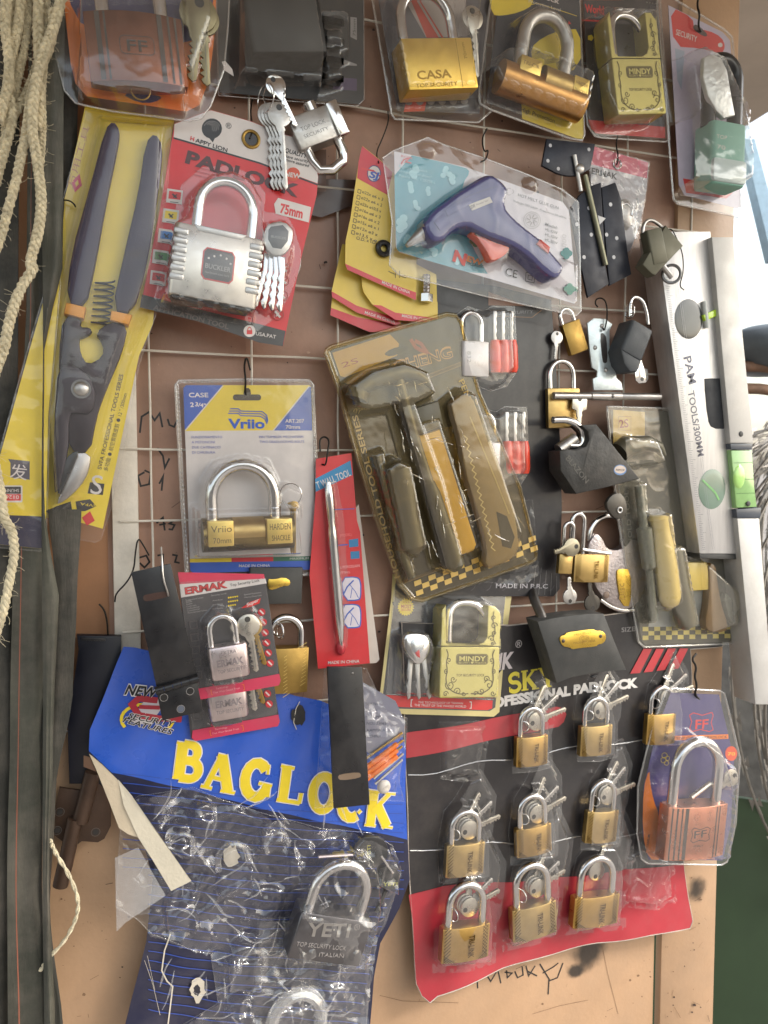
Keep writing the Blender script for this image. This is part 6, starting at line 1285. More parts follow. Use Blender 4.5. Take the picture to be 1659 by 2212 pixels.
# second tool set
f, T, P = pack('tool_set_pack', 'clear packed tool set with a yellow handle, half behind the short wide spirit level', 'tool set', [(1318, 886), (1440, 888), (1560, 940), (1582, 1380), (1576, 1386), (1394, 1392), (1386, 1384), (1345, 1150)], 34, ink((74, 72, 66)), ref=(1440, 1150))
P.pp(Z2((585, 250), (860, 270), (860, 500), (700, 640), (585, 560)), 1.5, ink((206, 176, 104))); P.sp(Z2((630, 310), (740, 310), (738, 435), (630, 425), (630, 310)), 1.2, 1.6, ink((170, 130, 100))); P.tp('2S', Z2((640, 410))[0], Z2((720, 400))[0], ink((150, 70, 90)), 1.6, 18, bold=.02)
P.tp('PENG CHENG', Z4((95, 1500))[0], Z4((20, 1020))[0], ink((110, 106, 98)), 1.6, 9, bold=.02); P.tp('HOUSEHOLD TOOL', Z2((775, 1680))[0], Z2((715, 950))[0], ink((130, 126, 116)), 1.6, 9, bold=.02)
for i in range(15):
    for j in range(3):
        if (i+j) % 2 == 0: x0, y0 = 1388+i*12.6, 1354-i*.3+j*9.5; P.pp([(x0, y0), (x0+12.6, y0), (x0+12.6, y0+9.5), (x0, y0+9.5)], 1.6, ink((220, 204, 120)))
P.pp([(1405, 1310), (1500, 1250), (1540, 1290), (1550, 1352), (1400, 1354)], 1.55, ink((180, 184, 190))); P.build()
YH = mat('cream_yellow_plastic', (214, 188, 104), .3, 0, .06, 30, coat=.4)
P = Part('hammer_head', f, T); q = [f.q(x, y, 26)+(26,) for x, y in Z2((640, 620), (700, 570), (790, 560), (880, 540), (980, 580), (1030, 650))]; P.tube(q, [24, 26, 22, 18, 14, 6], HM, 16); P.build()
P = Part('yellow_handle', f, T); q = [f.q(x, y, 26)+(26,) for x, y in [(1421, 1114), (1421, 1120), (1423, 1126), (1427, 1150), (1431, 1180), (1440, 1240), (1446, 1290), (1448, 1306), (1449, 1312)]]; P.tube(q, [20, 25, 22, 22, 26, 28, 27, 20, 8], YH, 18); P.build()
P = Part('chisel', f, T); q = [f.q(x, y, 22)+(22,) for x, y in [(1380, 1050), (1390, 1138), (1391, 1142), (1402, 1225), (1403, 1232), (1412, 1340)]]; P.tube(q, [10, 11, 19, 17, 9, 11], mat('clear_grey_grip', (120, 122, 114), .2, 0, .1, coat=.5), 14); P.build()
P = Part('black_grip', f, T); q = [f.q(x, y, 24)+(24,) for x, y in [(1455, 1180), (1466, 1260), (1478, 1330), (1482, 1350), (1484, 1356)]]; P.tube(q, [18, 22, 26, 24, 10], GRP, 16); P.build()
P = Part('putty_block', f, T); P.prism(f.Q([(1485, 1215), (1528, 1215), (1536, 1274), (1492, 1277)], 22), 4, 22, YH, 3); P.build()
P = Part('saw_knife', f, T); P.prism(smooth(f.Q([(1530, 1215), (1545, 1220), (1548, 1250), (1556, 1300), (1572, 1350), (1566, 1366), (1530, 1365), (1520, 1350), (1530, 1290)], 22), 1, True), 4, 26, mat('brown_grip', (128, 100, 66), .35, 0, .1, coat=.3), 5); P.prism(smooth(f.Q([(1562, 1275), (1590, 1300), (1596, 1340), (1580, 1350)], 22), 1, True), 6, 20, mat('clear_grey_grip', (120, 122, 114)), 3); P.build()
blister('shell', f, T, [(1312, 878), (1440, 882), (1562, 936), (1588, 1380), (1580, 1391), (1392, 1398), (1380, 1386), (1336, 1120)], [([(1318, 960), (1352, 940), (1420, 950), (1440, 1000), (1340, 1010)], 58, 12), ([(1396, 1108), (1450, 1106), (1475, 1300), (1440, 1325), (1415, 1300)], 60, 12), ([(1374, 1040), (1395, 1040), (1420, 1345), (1400, 1350)], 42, 8), ([(1450, 1180), (1480, 1180), (1510, 1350), (1480, 1365), (1450, 1320)], 52, 10), ([(1522, 1210), (1600, 1280), (1596, 1350), (1530, 1372)], 44, 12)], clear('clear_grey_shell', tint=(.93, .91, .84), body=.10, rough=.08, dif=(.6, .56, .46)), 4, 4, 1.2, .025, rimmat=RIM, rim=3, seed=31)
# small brass locks
f = Frame((1240, 1200), h=34); T = thing('hanging_padlock', 'tiny brass padlock with a tall thin chrome shackle and a round key in front', 'padlock', f)
padlock(f, T, Z2((130, 1505))[0], Z2((245, 1510))[0], Z2((135, 1680))[0], 26, 20, BRASS, (.3, 1.0, 66, 4), 'lens', 2, 4); P = Part('key', f, T); c = f.q(*Z2((222, 1450))[0], 34); key(P, c, 170, 46, 42, mat('nickel_dull', (150, 144, 126), .35, 1), 32, 4); c = f.q(*Z2((210, 1880))[0], 20); key(P, c, 268, 46, 36, STEEL2, 16, 4); P.build()
f = Frame((1285, 1240), h=22); T = thing('hanging_padlock', 'small brass padlock with crosshatched corners hanging beside the steel disc padlock', 'padlock', f)
def trilink(wf, sc=1.0, txt='TRI-LINK', both=True):
    G = mat('groove_brass', (100, 78, 38), .45, 1)
    def ex(P, W, H, fl):
        w_ = lambda u, v: fl(u)
        for k in range(9):
            y = H*(.08+k*.1)
            P.stroke([(W*.04, y), (W*.16, y-W*.12)], 1.3*sc, wf+.15, G, wf=w_)
            if both:
                P.stroke([(W*.84, y-W*.1), (W*.96, y+W*.02)], 1.1*sc, wf+.15, G, wf=w_); P.stroke([(W*.84, y+W*.02), (W*.96, y-W*.1)], 1.1*sc, wf+.15, G, wf=w_)
        for k in range(5): P.stroke([(W*(.05+k*.05), H*.98), (W*.04, H*(.97-k*.05))], 1.3*sc, wf+.15, G, wf=w_); P.stroke([(W*(.95-k*.05), H*.98), (W*.96, H*(.97-k*.05))], 1.3*sc, wf+.15, G, wf=w_)
        P.text(txt, (W*.53, H*.22), (W*.53, H*.88), G, wf+.2, W*.13, wf=w_, bold=.01, ext=.01)
    return ex
padlock(f, T, Z2((268, 1508))[0], Z2((566, 1515))[0], Z2((265, 1755))[0], 30, 26, BRASS, (-.1, .25, 84, 5), 'lens', 2, 6, extra=trilink(30))
P = Part('key', f, T); c = f.q(*Z2((400, 1935))[0], 16); key(P, c, 262, 62, 42, mat('key_dark', (84, 80, 74)), 14, 4); P.build()
P = Part('wire', f, T); P.tube([f.q(*p, 22)+(30,) for p in Z2((300, 1465), (400, 1480), (540, 1500))], 4, STEEL, 8); P.build()
f = Frame((1330, 1240), h=10); T = thing('disc_padlock', 'rounded steel disc padlock with a gold name plate, beside the small crosshatched brass padlock', 'padlock', f)
P = Part('body', f, T); dp = Z2((440, 1320), (500, 1380), (520, 1440), (560, 1470), (640, 1470), (700, 1420), (740, 1350), (860, 1420), (900, 1640), (840, 1900), (740, 1990), (620, 1980), (500, 1900), (420, 1780), (370, 1600), (360, 1440), (400, 1360)); P.prism(smooth(f.Q(dp, 24), 1, True), 2, 26, mat('hammered_steel', (176, 166, 164), .38, .9, .12, 60, 1.2, 420), 5)
c = f.q(*Z2((525, 1865))[0], 26); P.dome((c[0], c[1], 25.5), 9, 3, mat('rivet_rust', (130, 110, 96), .5), 14); ob = P.build()
P = Part('name_plate', f, ob); P.prism(smooth(f.Q(Z2((610, 1660), (640, 1635), (740, 1640), (740, 1965), (660, 1960), (625, 1800)), 28), 1, True), 26, 29, GOLD, 1); P.tp('Disc', Z2((690, 1900))[0], Z2((680, 1760))[0], BRASS2, 29.1, 14, ext=.02); P.build()
P = Part('shackle', f, ob); P.tube(smooth([f.q(*p, 12)+(12,) for p in Z2((380, 1450), (370, 1320), (430, 1210), (540, 1160), (660, 1200), (720, 1340))], 2), 8, STEEL, 12); P.build()
P = Part('rim_wire', f, ob); P.tube(smooth([f.q(*p, 12)+(16,) for p in Z2((460, 1900), (560, 1970), (680, 2000), (760, 1990))], 2), 6, STEEL, 10); P.build()
# ---------------------------------------------------------------- products, bottom
# big black display card of brass padlocks
out = [(868, 1345), (1100, 1350), (1367, 1322), (1560, 1318), (1560, 1396), (1489, 1402), (1489, 1482), (1484, 1700), (1479, 1872), (1489, 1984), (1482, 1998), (1430, 2010), (1291, 2035), (1180, 2062), (1083, 2088), (1000, 2120), (940, 2143), (924, 2157), (908, 2145), (897, 2120), (890, 1983), (882, 1820), (876, 1670)]
f = Frame((1180, 1720), h=24)
wrp = lambda u, v: 7*math.sin(u*.011+1)*math.sin(v*.009+.6)+3*math.sin(u*.03+v*.02)+max(0, (v-330)*.10)
T = thing('padlock_display_card', 'large curling black and red cardboard with many brass padlocks under clear bubbles', 'padlock card', f)
P = Part('card', f, T, warp=wrp, step=22); P.prism(f.Q(out), 0, 1.1, ink((40, 37, 38)))
RB = ink((166, 44, 54))
P.pp([(884, 1935), (960, 1915), (1100, 1905), (1300, 1885), (1480, 1868), (1489, 1984), (1482, 1998), (1430, 2010), (1291, 2035), (1180, 2062), (1083, 2088), (1000, 2120), (940, 2143), (924, 2157), (908, 2145), (897, 2120), (890, 1983)], 2.1, RB)
P.pp([(878, 1583), (1100, 1545), (1205, 1528), (1220, 1532), (1228, 1545), (1222, 1562), (1210, 1572), (1100, 1590), (878, 1638)], 2.1, ink((176, 60, 66)))
P.tp('®', (1112, 1399), (1127, 1399), WH, 2.2); P.tp('TRI-LINK', (960, 1455), (1109, 1442), ink((206, 196, 196)), 2.2, 36, bold=.04, shear=.15)
P.tp('PROFESSIONAL PADLOCK', (1030, 1534), (1375, 1482), ink((222, 216, 210)), 2.3, 21, bold=.06)
P.tp('SIZE', (1344, 1366), (1372, 1363), GY, 2.2, 10, bold=.01)
YS = ink((226, 208, 60))
def serif_word(P, strokes, x0, y0, ux, uy, sc, t, m, w):
    """strokes in letter units: x right, y up"""
    for pts, k in strokes: P.sp([(x0+(ux[0]*x-uy[0]*0)*sc+uy[0]*y*sc, y0+ux[1]*x*sc+uy[1]*y*sc) for x, y in pts], [t*q for q in k] if isinstance(k, (list, tuple)) else t*k, w, m)
def arc2(cx, cy, rx, ry, a0, a1, n=12): return [(cx+rx*math.cos(R(a0+(a1-a0)*i/n)), cy+ry*math.sin(R(a0+(a1-a0)*i/n))) for i in range(n+1)]
LET = {
 'S': [(arc2(.38, .74, .27, .24, 35, 270), 1.1), (arc2(.38, .26, .29, .25, 90, -150), 1.1), ([(.62, .72), (.62, .98)], .4), ([(.1, .05), (.1, .3)], .4)],
 'K': [([(.18, 0), (.18, 1)], 1.2), ([(.0, .02), (.36, .02)], .4), ([(.0, .98), (.36, .98)], .4), ([(.2, .42), (.66, .97)], .7), ([(.34, .58), (.72, .03)], 1.2), ([(.52, .98), (.86, .98)], .4), ([(.54, .02), (.9, .02)], .4)],
 'Y': [([(.45, 0), (.45, .48)], 1.2), ([(.45, .45), (.14, .97)], 1.2), ([(.45, .45), (.76, .97)], .7), ([(.28, .02), (.62, .02)], .4), ([(-.02, .98), (.3, .98)], .4), ([(.6, .98), (.9, .98)], .4)],
 'B': [([(.18, 0), (.18, 1)], 1.25), ([(0, .04), (.3, .04)], .45), ([(0, .96), (.3, .96)], .45), ([(.2, .96)]+arc2(.42, .75, .2, .21, 90, -90)+[(.2, .54)], 1), ([(.2, .52)]+arc2(.46, .28, .25, .245, 90, -90)+[(.2, .04)], 1.05)],
 'A': [([(.1, .03), (.42, .97)], .75), ([(.42, .97), (.74, .03)], 1.2), ([(.2, .33), (.62, .33)], .6), ([(-.05, .03), (.28, .03)], .5), ([(.52, .03), (.95, .03)], .5), ([(.3, .96), (.5, .96)], .5)],
 'G': [(arc2(.44, .5, .32, .46, 40, 325), 1.2), ([(.74, .42), (.74, .1)], 1.1), ([(.52, .43), (.9, .43)], .5), ([(.74, .7), (.74, .97)], .45)],
 'L': [([(.2, 0), (.2, 1)], 1.2), ([(.02, .96), (.42, .96)], .5), ([(.02, .04), (.72, .04)], .6), ([(.7, .02), (.72, .32)], .6)],
 'O': [(arc2(.42, .5, .31, .45, 0, 360, 24), 1.15)],
 'C': [(arc2(.44, .5, .32, .46, 50, 310), 1.2), ([(.72, .66), (.72, .95)], .45), ([(.66, .2), (.74, .3)], .5)],
}
for ch, x, y, s_ in (('S', 1098, 1497, 40), ('K', 1128, 1493, 42), ('Y', 1166, 1487, 42)): serif_word(P, LET[ch], x, y, (1, -.13), (-.02, -1), s_, 8.5, YS, 2.2)
for k in range(4): P.pp([(1366+k*28-8, 1454-k*3), (1386+k*28-8, 1452-k*3), (1412+k*27-8, 1400), (1394+k*27-8, 1400)], 2.2, ink((176, 52, 58)))
P.sp([(1092, 1352), (1105, 1351), (1200, 1340)], .8, 2.2, GY)
P.build()
P = Part('card_edge', f, T, warp=wrp, step=30)
oe = f.Q(out); P.tube([(x, y, .8) for x, y in oe], 1.5, mat('grey_board_edge', (176, 164, 152), .8, 0, .3, 60), 6, True); P.build()
LK = [((t22((107, 1438))[0], t22((300, 1416))[0], t22((110, 1622))[0]), 56, 5.5, 0), ((t22((510, 1368))[0], t22((703, 1352))[0], t22((515, 1552))[0]), 56, 5.5, 0), ((t22((925, 1292))[0], t22((1108, 1282))[0], t22((925, 1480))[0]), 56, 5.5, 0),
      ((t13((1210, 560))[0], t13((1445, 532))[0], t13((1208, 760))[0]), 62, 6, 0), ((t23((105, 462))[0], t23((320, 416))[0], t23((105, 640))[0]), 62, 6, 0), ((t23((550, 348))[0], t23((742, 336))[0], t23((530, 545))[0]), 62, 6, 0),
      ((t13((1185, 1085))[0], t13((1478, 1040))[0], t13((1172, 1300))[0]), 80, 8, 1), ((t23((78, 968))[0], t23((350, 898))[0], t23((64, 1172))[0]), 82, 8, 1), ((t23((470, 890))[0], t23((748, 856))[0], t23((456, 1078))[0]), 78, 8, 1)]
NK = mat('nickel', (200, 194, 182))
rn = random.Random(12)
for i, ((tl, tr, bl), sh, r, big) in enumerate(LK):
    base = wrp(*f.q(*bl)); wf = base+(44 if big else 36); dep = 34 if big else 28
    ob, a, ang, W, H = padlock(f, T, tl, tr, bl, wf, dep, BRASS if i % 2 else mat('mid_brass', (190, 154, 88), .34, 1, .14, 50, .15, 1200), (.14, .86, sh, r), 'lens', 2, 7, extra=trilink(wf, 1.0+.2*big))
    P = Part('keys', f, T) if False else None
    cx, cy = f.q(tl[0]+(tr[0]-tl[0])*.45, tl[1]-(46 if not big else 62), base+12)
    for k in range(3 if i not in (8,) else 1):
        P = Part('key', f, T); key(P, (cx+k*3, cy+k*3), -64+k*24+rn.uniform(-6, 6), 80, 44, NK if k != 1 else STEEL2, base+8+k*5, 4.5); P.build()
    if i != 8:
        P = Part('key_ring', f, T); c = f.q(tl[0]+(tr[0]-tl[0])*.18, tl[1]-(26 if not big else 36), wf-10); P.ring((c[0], c[1], wf-12), 15 if big else 12, 1.3, STEEL, 20+i*7); P.build()
    ux, uy = tr[0]-tl[0], tr[1]-tl[1]; dx, dy = bl[0]-tl[0], bl[1]-tl[1]; S = lambda a_, b_: (tl[0]+ux*a_+dx*b_, tl[1]+uy*a_+dy*b_)
    k_ = sh*1.35/math.hypot(dx, dy)
    ol = [S(-.22, 1.12), S(-.25, -.1), S(-.1, -k_*.9), S(.2, -k_*1.25), S(.5, -k_*1.75), S(.85, -k_*1.9), S(1.25, -k_*1.2), S(1.2, -.3), S(1.1, 0), S(1.12, 1.1), S(.5, 1.18)]
    blister('bubble', f, T, ol, [([S(-.04, 1.04), S(-.04, -.05), S(.05, -k_*.8), S(.3, -k_*1.1), S(.75, -k_*1.05), S(.95, -k_*.7), S(1.04, -.04), S(1.03, 1.05)], wf-base+8, 12), ([S(.1, -k_*.8), S(.5, -k_*1.6), S(.85, -k_*1.75), S(1.18, -k_*1.1), S(1.1, -k_*.5), S(.5, -k_*.4)], 26, 12)], CLEAR, 3.5, 2.2, 1.0, .03, warp=wrp, seed=i, rimmat=CLEAR, rim=1.0)
for i, ol in enumerate(([(946, 1558), (1045, 1556), (1055, 1600), (1042, 1684), (1000, 1690), (950, 1682)], [(1340, 1840), (1400, 1830), (1458, 1855), (1462, 1945), (1420, 1965), (1350, 1958)])):
    blister('empty_bubble', f, T, ol, [([(x*.84+.16*(1000 if i == 0 else 1402), y*.84+.16*(1620 if i == 0 else 1898)) for x, y in ol], 26, 12)], FILM, 3, 2.4, 2.6, .035, warp=wrp, seed=40+i, rim=.8)
for i, (x0, y0, x1, y1) in enumerate(((880, 1672, 1480, 1580), (886, 1838, 1478, 1790))):
    P = Part('film_fold', f, T, warp=wrp); P.tube([f.q(x0+(x1-x0)*t/20, y0+(y1-y0)*t/20+math.sin(t*.9)*5)+(3.5,) for t in range(21)], 1.4, RIM, 6); P.build()
# big dark padlock with gold plate
f = Frame((1250, 1390), h=40); T = thing('dark_padlock', 'large dark grey padlock with a screwed gold name plate over the black display card', 'padlock', f)
P = Part('body', f, T); q = f.Q(t22((226, 708), (330, 685), (450, 668), (560, 658), (640, 660), (705, 830), (780, 1008), (700, 1015), (560, 1032), (440, 1055), (345, 1092), (285, 890)), 60); P.prism(q, 8, 60, DGREY, 2.5); P.build()
P = Part('name_plate', f, T); pl = f.Q(smooth(t22((358, 815), (370, 795), (395, 790), (402, 775), (470, 765), (570, 752), (590, 765), (620, 762), (650, 785), (648, 825), (625, 845), (600, 848), (590, 862), (480, 872), (440, 880), (425, 868), (380, 862)), 1, True), 61); P.prism(pl, 60, 62.5, GOLD, .8)
for p in ((386, 828), (618, 798)): c = f.q(*t22(p)[0], 62.5); P.dome((c[0], c[1], 62.4), 4.5, 1.6, ink((60, 44, 30)), 10)
c = f.q(*t22((515, 812))[0], 62.5); P.stroke(circle(c[0], c[1], 12, 20, 8)+[(c[0]+12, c[1])], 1, 62.7, BRASS2); P.stroke(circle(c[0], c[1], 8, 20, 5)+[(c[0]+8, c[1])], 1, 62.7, BRASS2)
P.tp('TRI-CIRCLE', t22((450, 798))[0], t22((560, 778))[0], BRASS2, 62.6, 5, ext=.01); P.tp('MADE IN CHINA', t22((450, 848))[0], t22((585, 832))[0], BRASS2, 62.6, 5, ext=.01); P.build()
P = Part('shackle', f, T); P.tube([f.q(*p, w_)+(w_,) for p, w_ in zip(t22((262, 705), (232, 630), (205, 570), (190, 520)), (34, 14, -8, -30))], 11, DSTEEL, 14); P.build()
P = Part('keyhole', f, T); c = f.q(*t22((570, 1045))[0], 36); P.dome((c[0], c[1], 40), 10, 3, BLACKM, 12, ry=4); P.build()
# copper padlock pack lower right
outr = [(1440, 1492), (1450, 1487), (1555, 1492), (1566, 1498), (1600, 1640), (1598, 1660), (1590, 1780), (1572, 1862), (1560, 1869), (1400, 1866), (1386, 1856), (1377, 1800), (1379, 1700), (1410, 1570)]
f, T, P = pack('padlock_pack', 'copper coloured padlock in a tapered clear pack on a purple card, low on the right', 'padlock', [(1448, 1496), (1552, 1500), (1585, 1640), (1578, 1780), (1560, 1858), (1400, 1856), (1388, 1800), (1390, 1700), (1418, 1575)], 56, ink((68, 60, 108)), ref=(1490, 1690))
P.pp(smooth([(1403, 1660), (1404, 1690), (1412, 1730), (1424, 1760), (1430, 1858), (1400, 1856), (1388, 1800), (1390, 1700)], 1, True), 1.5, OR)
P.sp(t22((1170, 1290), (1195, 1275), (1250, 1290), (1310, 1272), (1318, 1290), (1305, 1335), (1318, 1380), (1295, 1392), (1240, 1378), (1185, 1392), (1172, 1370), (1185, 1330), (1170, 1290)), 2, 1.6, RD); P.tp('FF', t22((1205, 1375))[0], t22((1285, 1370))[0], RD, 1.6, 20, bold=.02)
P.pp(t22((1075, 1418), (1412, 1408), (1412, 1436), (1078, 1446)), 1.6, OR); P.tp('TOP SECURITY PADLOCK', t22((1085, 1442))[0], t22((1405, 1432))[0], DK, 1.7, 6, bold=.01); P.tp('HARDENED STEEL SHACKLE', t22((1100, 1472))[0], t22((1330, 1464))[0], GY, 1.6, 5); P.tp('HARDENED BRASS BODY', t22((1095, 1496))[0], t22((1330, 1488))[0], GY, 1.6, 5)
c = t22((1430, 1528))[0]; P.pp(circle(c[0], c[1], 13, 18, 16), 1.6, ink((216, 80, 40))); P.tp('70', (c[0]-8, c[1]+4), (c[0]+8, c[1]+4), YE, 1.7, 7)
for dx, dy, r in ((0, 0, 6), (6, 6, 5), (-2, 10, 6), (4, 16, 5)): P.sp(circle(t22((1015, 1540))[0][0]+dx, t22((1015, 1540))[0][1]+dy, r, 10)+[(t22((1015, 1540))[0][0]+dx+r, t22((1015, 1540))[0][1]+dy)], 1, 1.6, YE)
P.tp('TITANIUM', t23((912, 580))[0], t23((925, 480))[0], DK, 1.6, 5, bold=.01); P.build()
def ffx(P, W, H, fl):
    D = mat('dark_band', (72, 62, 56)); w_ = lambda u, v: fl(u)
    for x, wd in ((.06, .02), (.13, .025), (.2, .02), (.27, .05), (.78, .02), (.84, .02)): P.stroke([(W*x, 2), (W*x, H-2)], W*wd, 66.2, D, wf=w_)
    P.stroke([(W*.36, H*.42), (W*.4, H*.38), (W*.5, H*.42), (W*.62, H*.38), (W*.68, H*.42), (W*.66, H*.52), (W*.68, H*.62), (W*.62, H*.65), (W*.5, H*.62), (W*.4, H*.66), (W*.36, H*.62), (W*.38, H*.52), (W*.36, H*.42)], 1.6, 66.2, D, wf=w_)
    P.text('FF', (W*.41, H*.58), (W*.62, H*.57), D, 66.2, H*.15, wf=w_, bold=.0); P.text('ITALY', (W*.42, H*.75), (W*.58, H*.74), D, 66.2, H*.04, wf=w_)
padlock(f, T, t23((1065, 325))[0], t23((1432, 300))[0], t23((1015, 660))[0], 66, 56, mat('pale_copper', (198, 136, 110), .3, 1, .08, 50), (.12, .86, 128, 11), 'lens', 1.6, 12, extra=ffx)
P = Part('key', f, T); a, b = f.q(*t23((1180, 250))[0], 30), f.q(*t23((1300, 160))[0], 30); P.tube([(a[0], a[1], 30), (b[0], b[1], 30)], 6, NK, 8); c = f.q(*t23((1430, 130))[0], 24); key(P, c, 150, 60, 44, NK, 20, 4); P.build()
blister('blister', f, T, outr, [([(1434, 1745), (1450, 1650), (1475, 1610), (1520, 1596), (1562, 1630), (1582, 1700), (1588, 1745), (1574, 1856), (1425, 1860)], 76, 12), ([(1570, 1650), (1590, 1655), (1594, 1700), (1575, 1720)], 40, 8)], CLEAR, 4, 3, .7, rimmat=RIM, rim=2.4)
hook('twisted black wire holding the tapered pack low on the right', [(1504, 1412, 4), (1494, 1424, 8), (1505, 1440, 12), (1500, 1462, 16), (1506, 1480, 20), (1500, 1500, 16), (1512, 1512, 8)], 46, 2.4)
# blue card with the big yellow word
f = Frame((540, 1760), h=36)
wrb = lambda u, v: 6*math.sin(u*.012)*math.cos(v*.01)+max(0, (-u-250)*.10)+max(0, (v-250)*.06)+2*math.sin(u*.05+v*.03)
T = thing('padlock_card', 'torn blue card with big yellow lettering and crinkled empty padlock bubbles, at the bottom', 'padlock card', f)
P = Part('card', f, T, warp=wrb, step=20)
oc = [(267, 1396), (290, 1398), (316, 1404), (400, 1430), (600, 1490), (640, 1505), (693, 1514), (800, 1560), (868, 1585), (877, 1618), (880, 1810), (885, 1900), (862, 1960), (820, 2035), (805, 2105), (790, 2240), (262, 2240), (285, 2150), (302, 2087), (316, 2030), (330, 1900), (300, 1780), (242, 1673), (192, 1625), (194, 1576), (222, 1510), (250, 1437)]
P.prism(f.Q(oc), 0, 1.0, ink((30, 32, 58)))
BB = mat('ink_bag_blue', (44, 88, 188), .3, 0, .08, 25, .1, 300, coat=.5, dust=.1)
P.pp([(267, 1396), (290, 1398), (316, 1404), (400, 1430), (600, 1490), (640, 1505), (693, 1514), (800, 1560), (868, 1585), (877, 1618), (880, 1814), (700, 1774), (540, 1740), (400, 1706), (242, 1668), (192, 1621), (194, 1576), (222, 1510), (250, 1437)], 2.1, BB)
LN = ink((46, 76, 160))
for k in range(26):
    y = 1690+k*20; a = (250+(k*3), y-12); 
    xl = 245 if y < 1900 else 300; xr = 878 if y < 1900 else (850-(y-1900)*.28)
    P.sp([(xl+20, y-18), ((xl+xr)/2, y+16), (xr-6, y+30)], 1.7, 2.15, LN)
WL2 = ink((226, 220, 214)); YB = ink((232, 204, 40))
for ch, x, y, an, s_ in (('B', 372, 1681, 9, 82), ('A', 437, 1702, 11, 80), ('G', 515, 1718, 10, 80), ('L', 594, 1726, 10, 78), ('O', 660, 1742, 12, 78), ('C', 722, 1762, 10, 78), ('K', 785, 1780, 9, 76)):
    ux = (math.cos(R(an))*.94, math.sin(R(an))*.94); uy = (math.sin(R(an-2)), -math.cos(R(an-2)))
    serif_word(P, LET[ch], x, y, ux, uy, s_, 20, WL2, 2.3); 
    st = [(([(p[0], p[1]) for p in pts]), k) for pts, k in LET[ch]]
    for pts, k in st:
        kk = (k*20-4.4) ; P.lay += .5; P.sp([(x+ux[0]*p[0]*s_+uy[0]*p[1]*s_, y+ux[1]*p[0]*s_+uy[1]*p[1]*s_) for p in pts], max(1.5, kk), 2.4, YB); P.lay -= .5
P.sp(arc(318, 1552, 56, 34, 150, 400, 18), 6, 2.3, YB); P.tp('NEW', t02((768, 1158))[0], t02((985, 1172))[0], WL2, 2.6, 24, bold=.07, shear=.3); P.tp('NEW', t02((772, 1156))[0], t02((980, 1170))[0], ink((22, 22, 28)), 2.8, 22, bold=.03, shear=.3)
P.tp('E', (282, 1550), (345, 1562), ink((206, 196, 200)), 2.5, 50, bold=.1, shear=.3)
P.sp([(340, 1510), (300, 1506), (285, 1520), (300, 1542), (345, 1550), (392, 1552)], 12, 2.7, ink((176, 40, 56))); P.sp([(300, 1524), (345, 1526)], 8, 2.75, ink((176, 40, 56)))
P.tp('SECURITY', t02((790, 1300))[0], t02((1085, 1358))[0], WL2, 3.0, 13, bold=.06, shear=.2); P.tp('FEATURES', t02((758, 1325))[0], t02((1070, 1408))[0], WL2, 3.0, 13, bold=.06, shear=.2)
P.tp('SECURITY', t02((793, 1299))[0], t02((1082, 1357))[0], ink((26, 26, 34)), 3.2, 12, bold=.02, shear=.2); P.tp('FEATURES', t02((761, 1325))[0], t02((1067, 1407))[0], ink((26, 26, 34)), 3.2, 12, bold=.02, shear=.2)
TW = ink((206, 196, 178)); rn = random.Random(3)
def torn(P, cx, cy, rx, ry, m, w, n=18, s=1):
    P.pp([(cx+rx*math.cos(R(360*k/n))*rn.uniform(.7, 1.15), cy+ry*math.sin(R(360*k/n))*rn.uniform(.7, 1.15)) for k in range(n)], w, m)
torn(P, 645, 1546, 17, 22, ink((20, 18, 20)), 2.4); P.sp([(648, 1516), (640, 1530), (634, 1560), (640, 1575)], 1.6, 2.5, TW)
torn(P, 500, 1848, 17, 24, TW, 2.4); torn(P, 425, 2128, 18, 26, TW, 2.4); torn(P, 424, 2130, 8, 13, ink((30, 30, 44)), 2.5); pass
P.sp([(368, 2014), (355, 2050), (349, 2090), (360, 2110), (372, 2120), (362, 2200)], 2.6, 2.5, TW); P.sp([(312, 2070), (330, 2120), (345, 2180)], .7, 2.5, TW); P.sp([(318, 2060), (334, 2130)], .6, 2.5, TW)
P.build()
P = Part('curled_corner', f, T)
def fold(pts, m, ws):
    q = [f.q(x, y, w)+(w,) for (x, y), w in zip(pts, ws)]; b = len(P.v); n = len(q)
    P.add(q+[(x, y, w-2) for x, y, w in q], [tuple(range(n))[::-1], tuple(range(n, 2*n))], m)
KR = mat('torn_cardboard', (200, 184, 158), .8, 0, .14, 25, .6, 400, dust=.25); KR2 = mat('torn_cardboard_light', (216, 206, 184), .75, 0, .12, 25, .5, 400)
fold(t03((555, -20), (640, 50), (740, 150), (860, 500), (800, 480), (740, 440), (680, 280), (600, 80)), KR, (30, 34, 44, 50, 46, 46, 42, 34))
fold(t03((735, 140), (820, 240), (1000, 500), (1190, 770), (1065, 832), (950, 640), (860, 500), (770, 300)), KR2, (44, 52, 60, 50, 44, 54, 52, 48))
fold(t03((520, -10), (560, 0), (600, 90), (520, 60)), mat('brown_torn', (120, 90, 70), .8), (20, 28, 30, 20)); P.build()
P = Part('plastic_flap', f, T); fl_ = t03((715, 625), (860, 560), (1030, 860), (780, 1030), (725, 1085)); q = [f.q(x, y, w)+(w,) for (x, y), w in zip(fl_, (60, 56, 50, 46, 58))]; P.add(q, [tuple(range(5))[::-1]], clear('grey_flap', body=.35, rough=.15, dif=(.5, .5, .5), base=.1)); P.build()
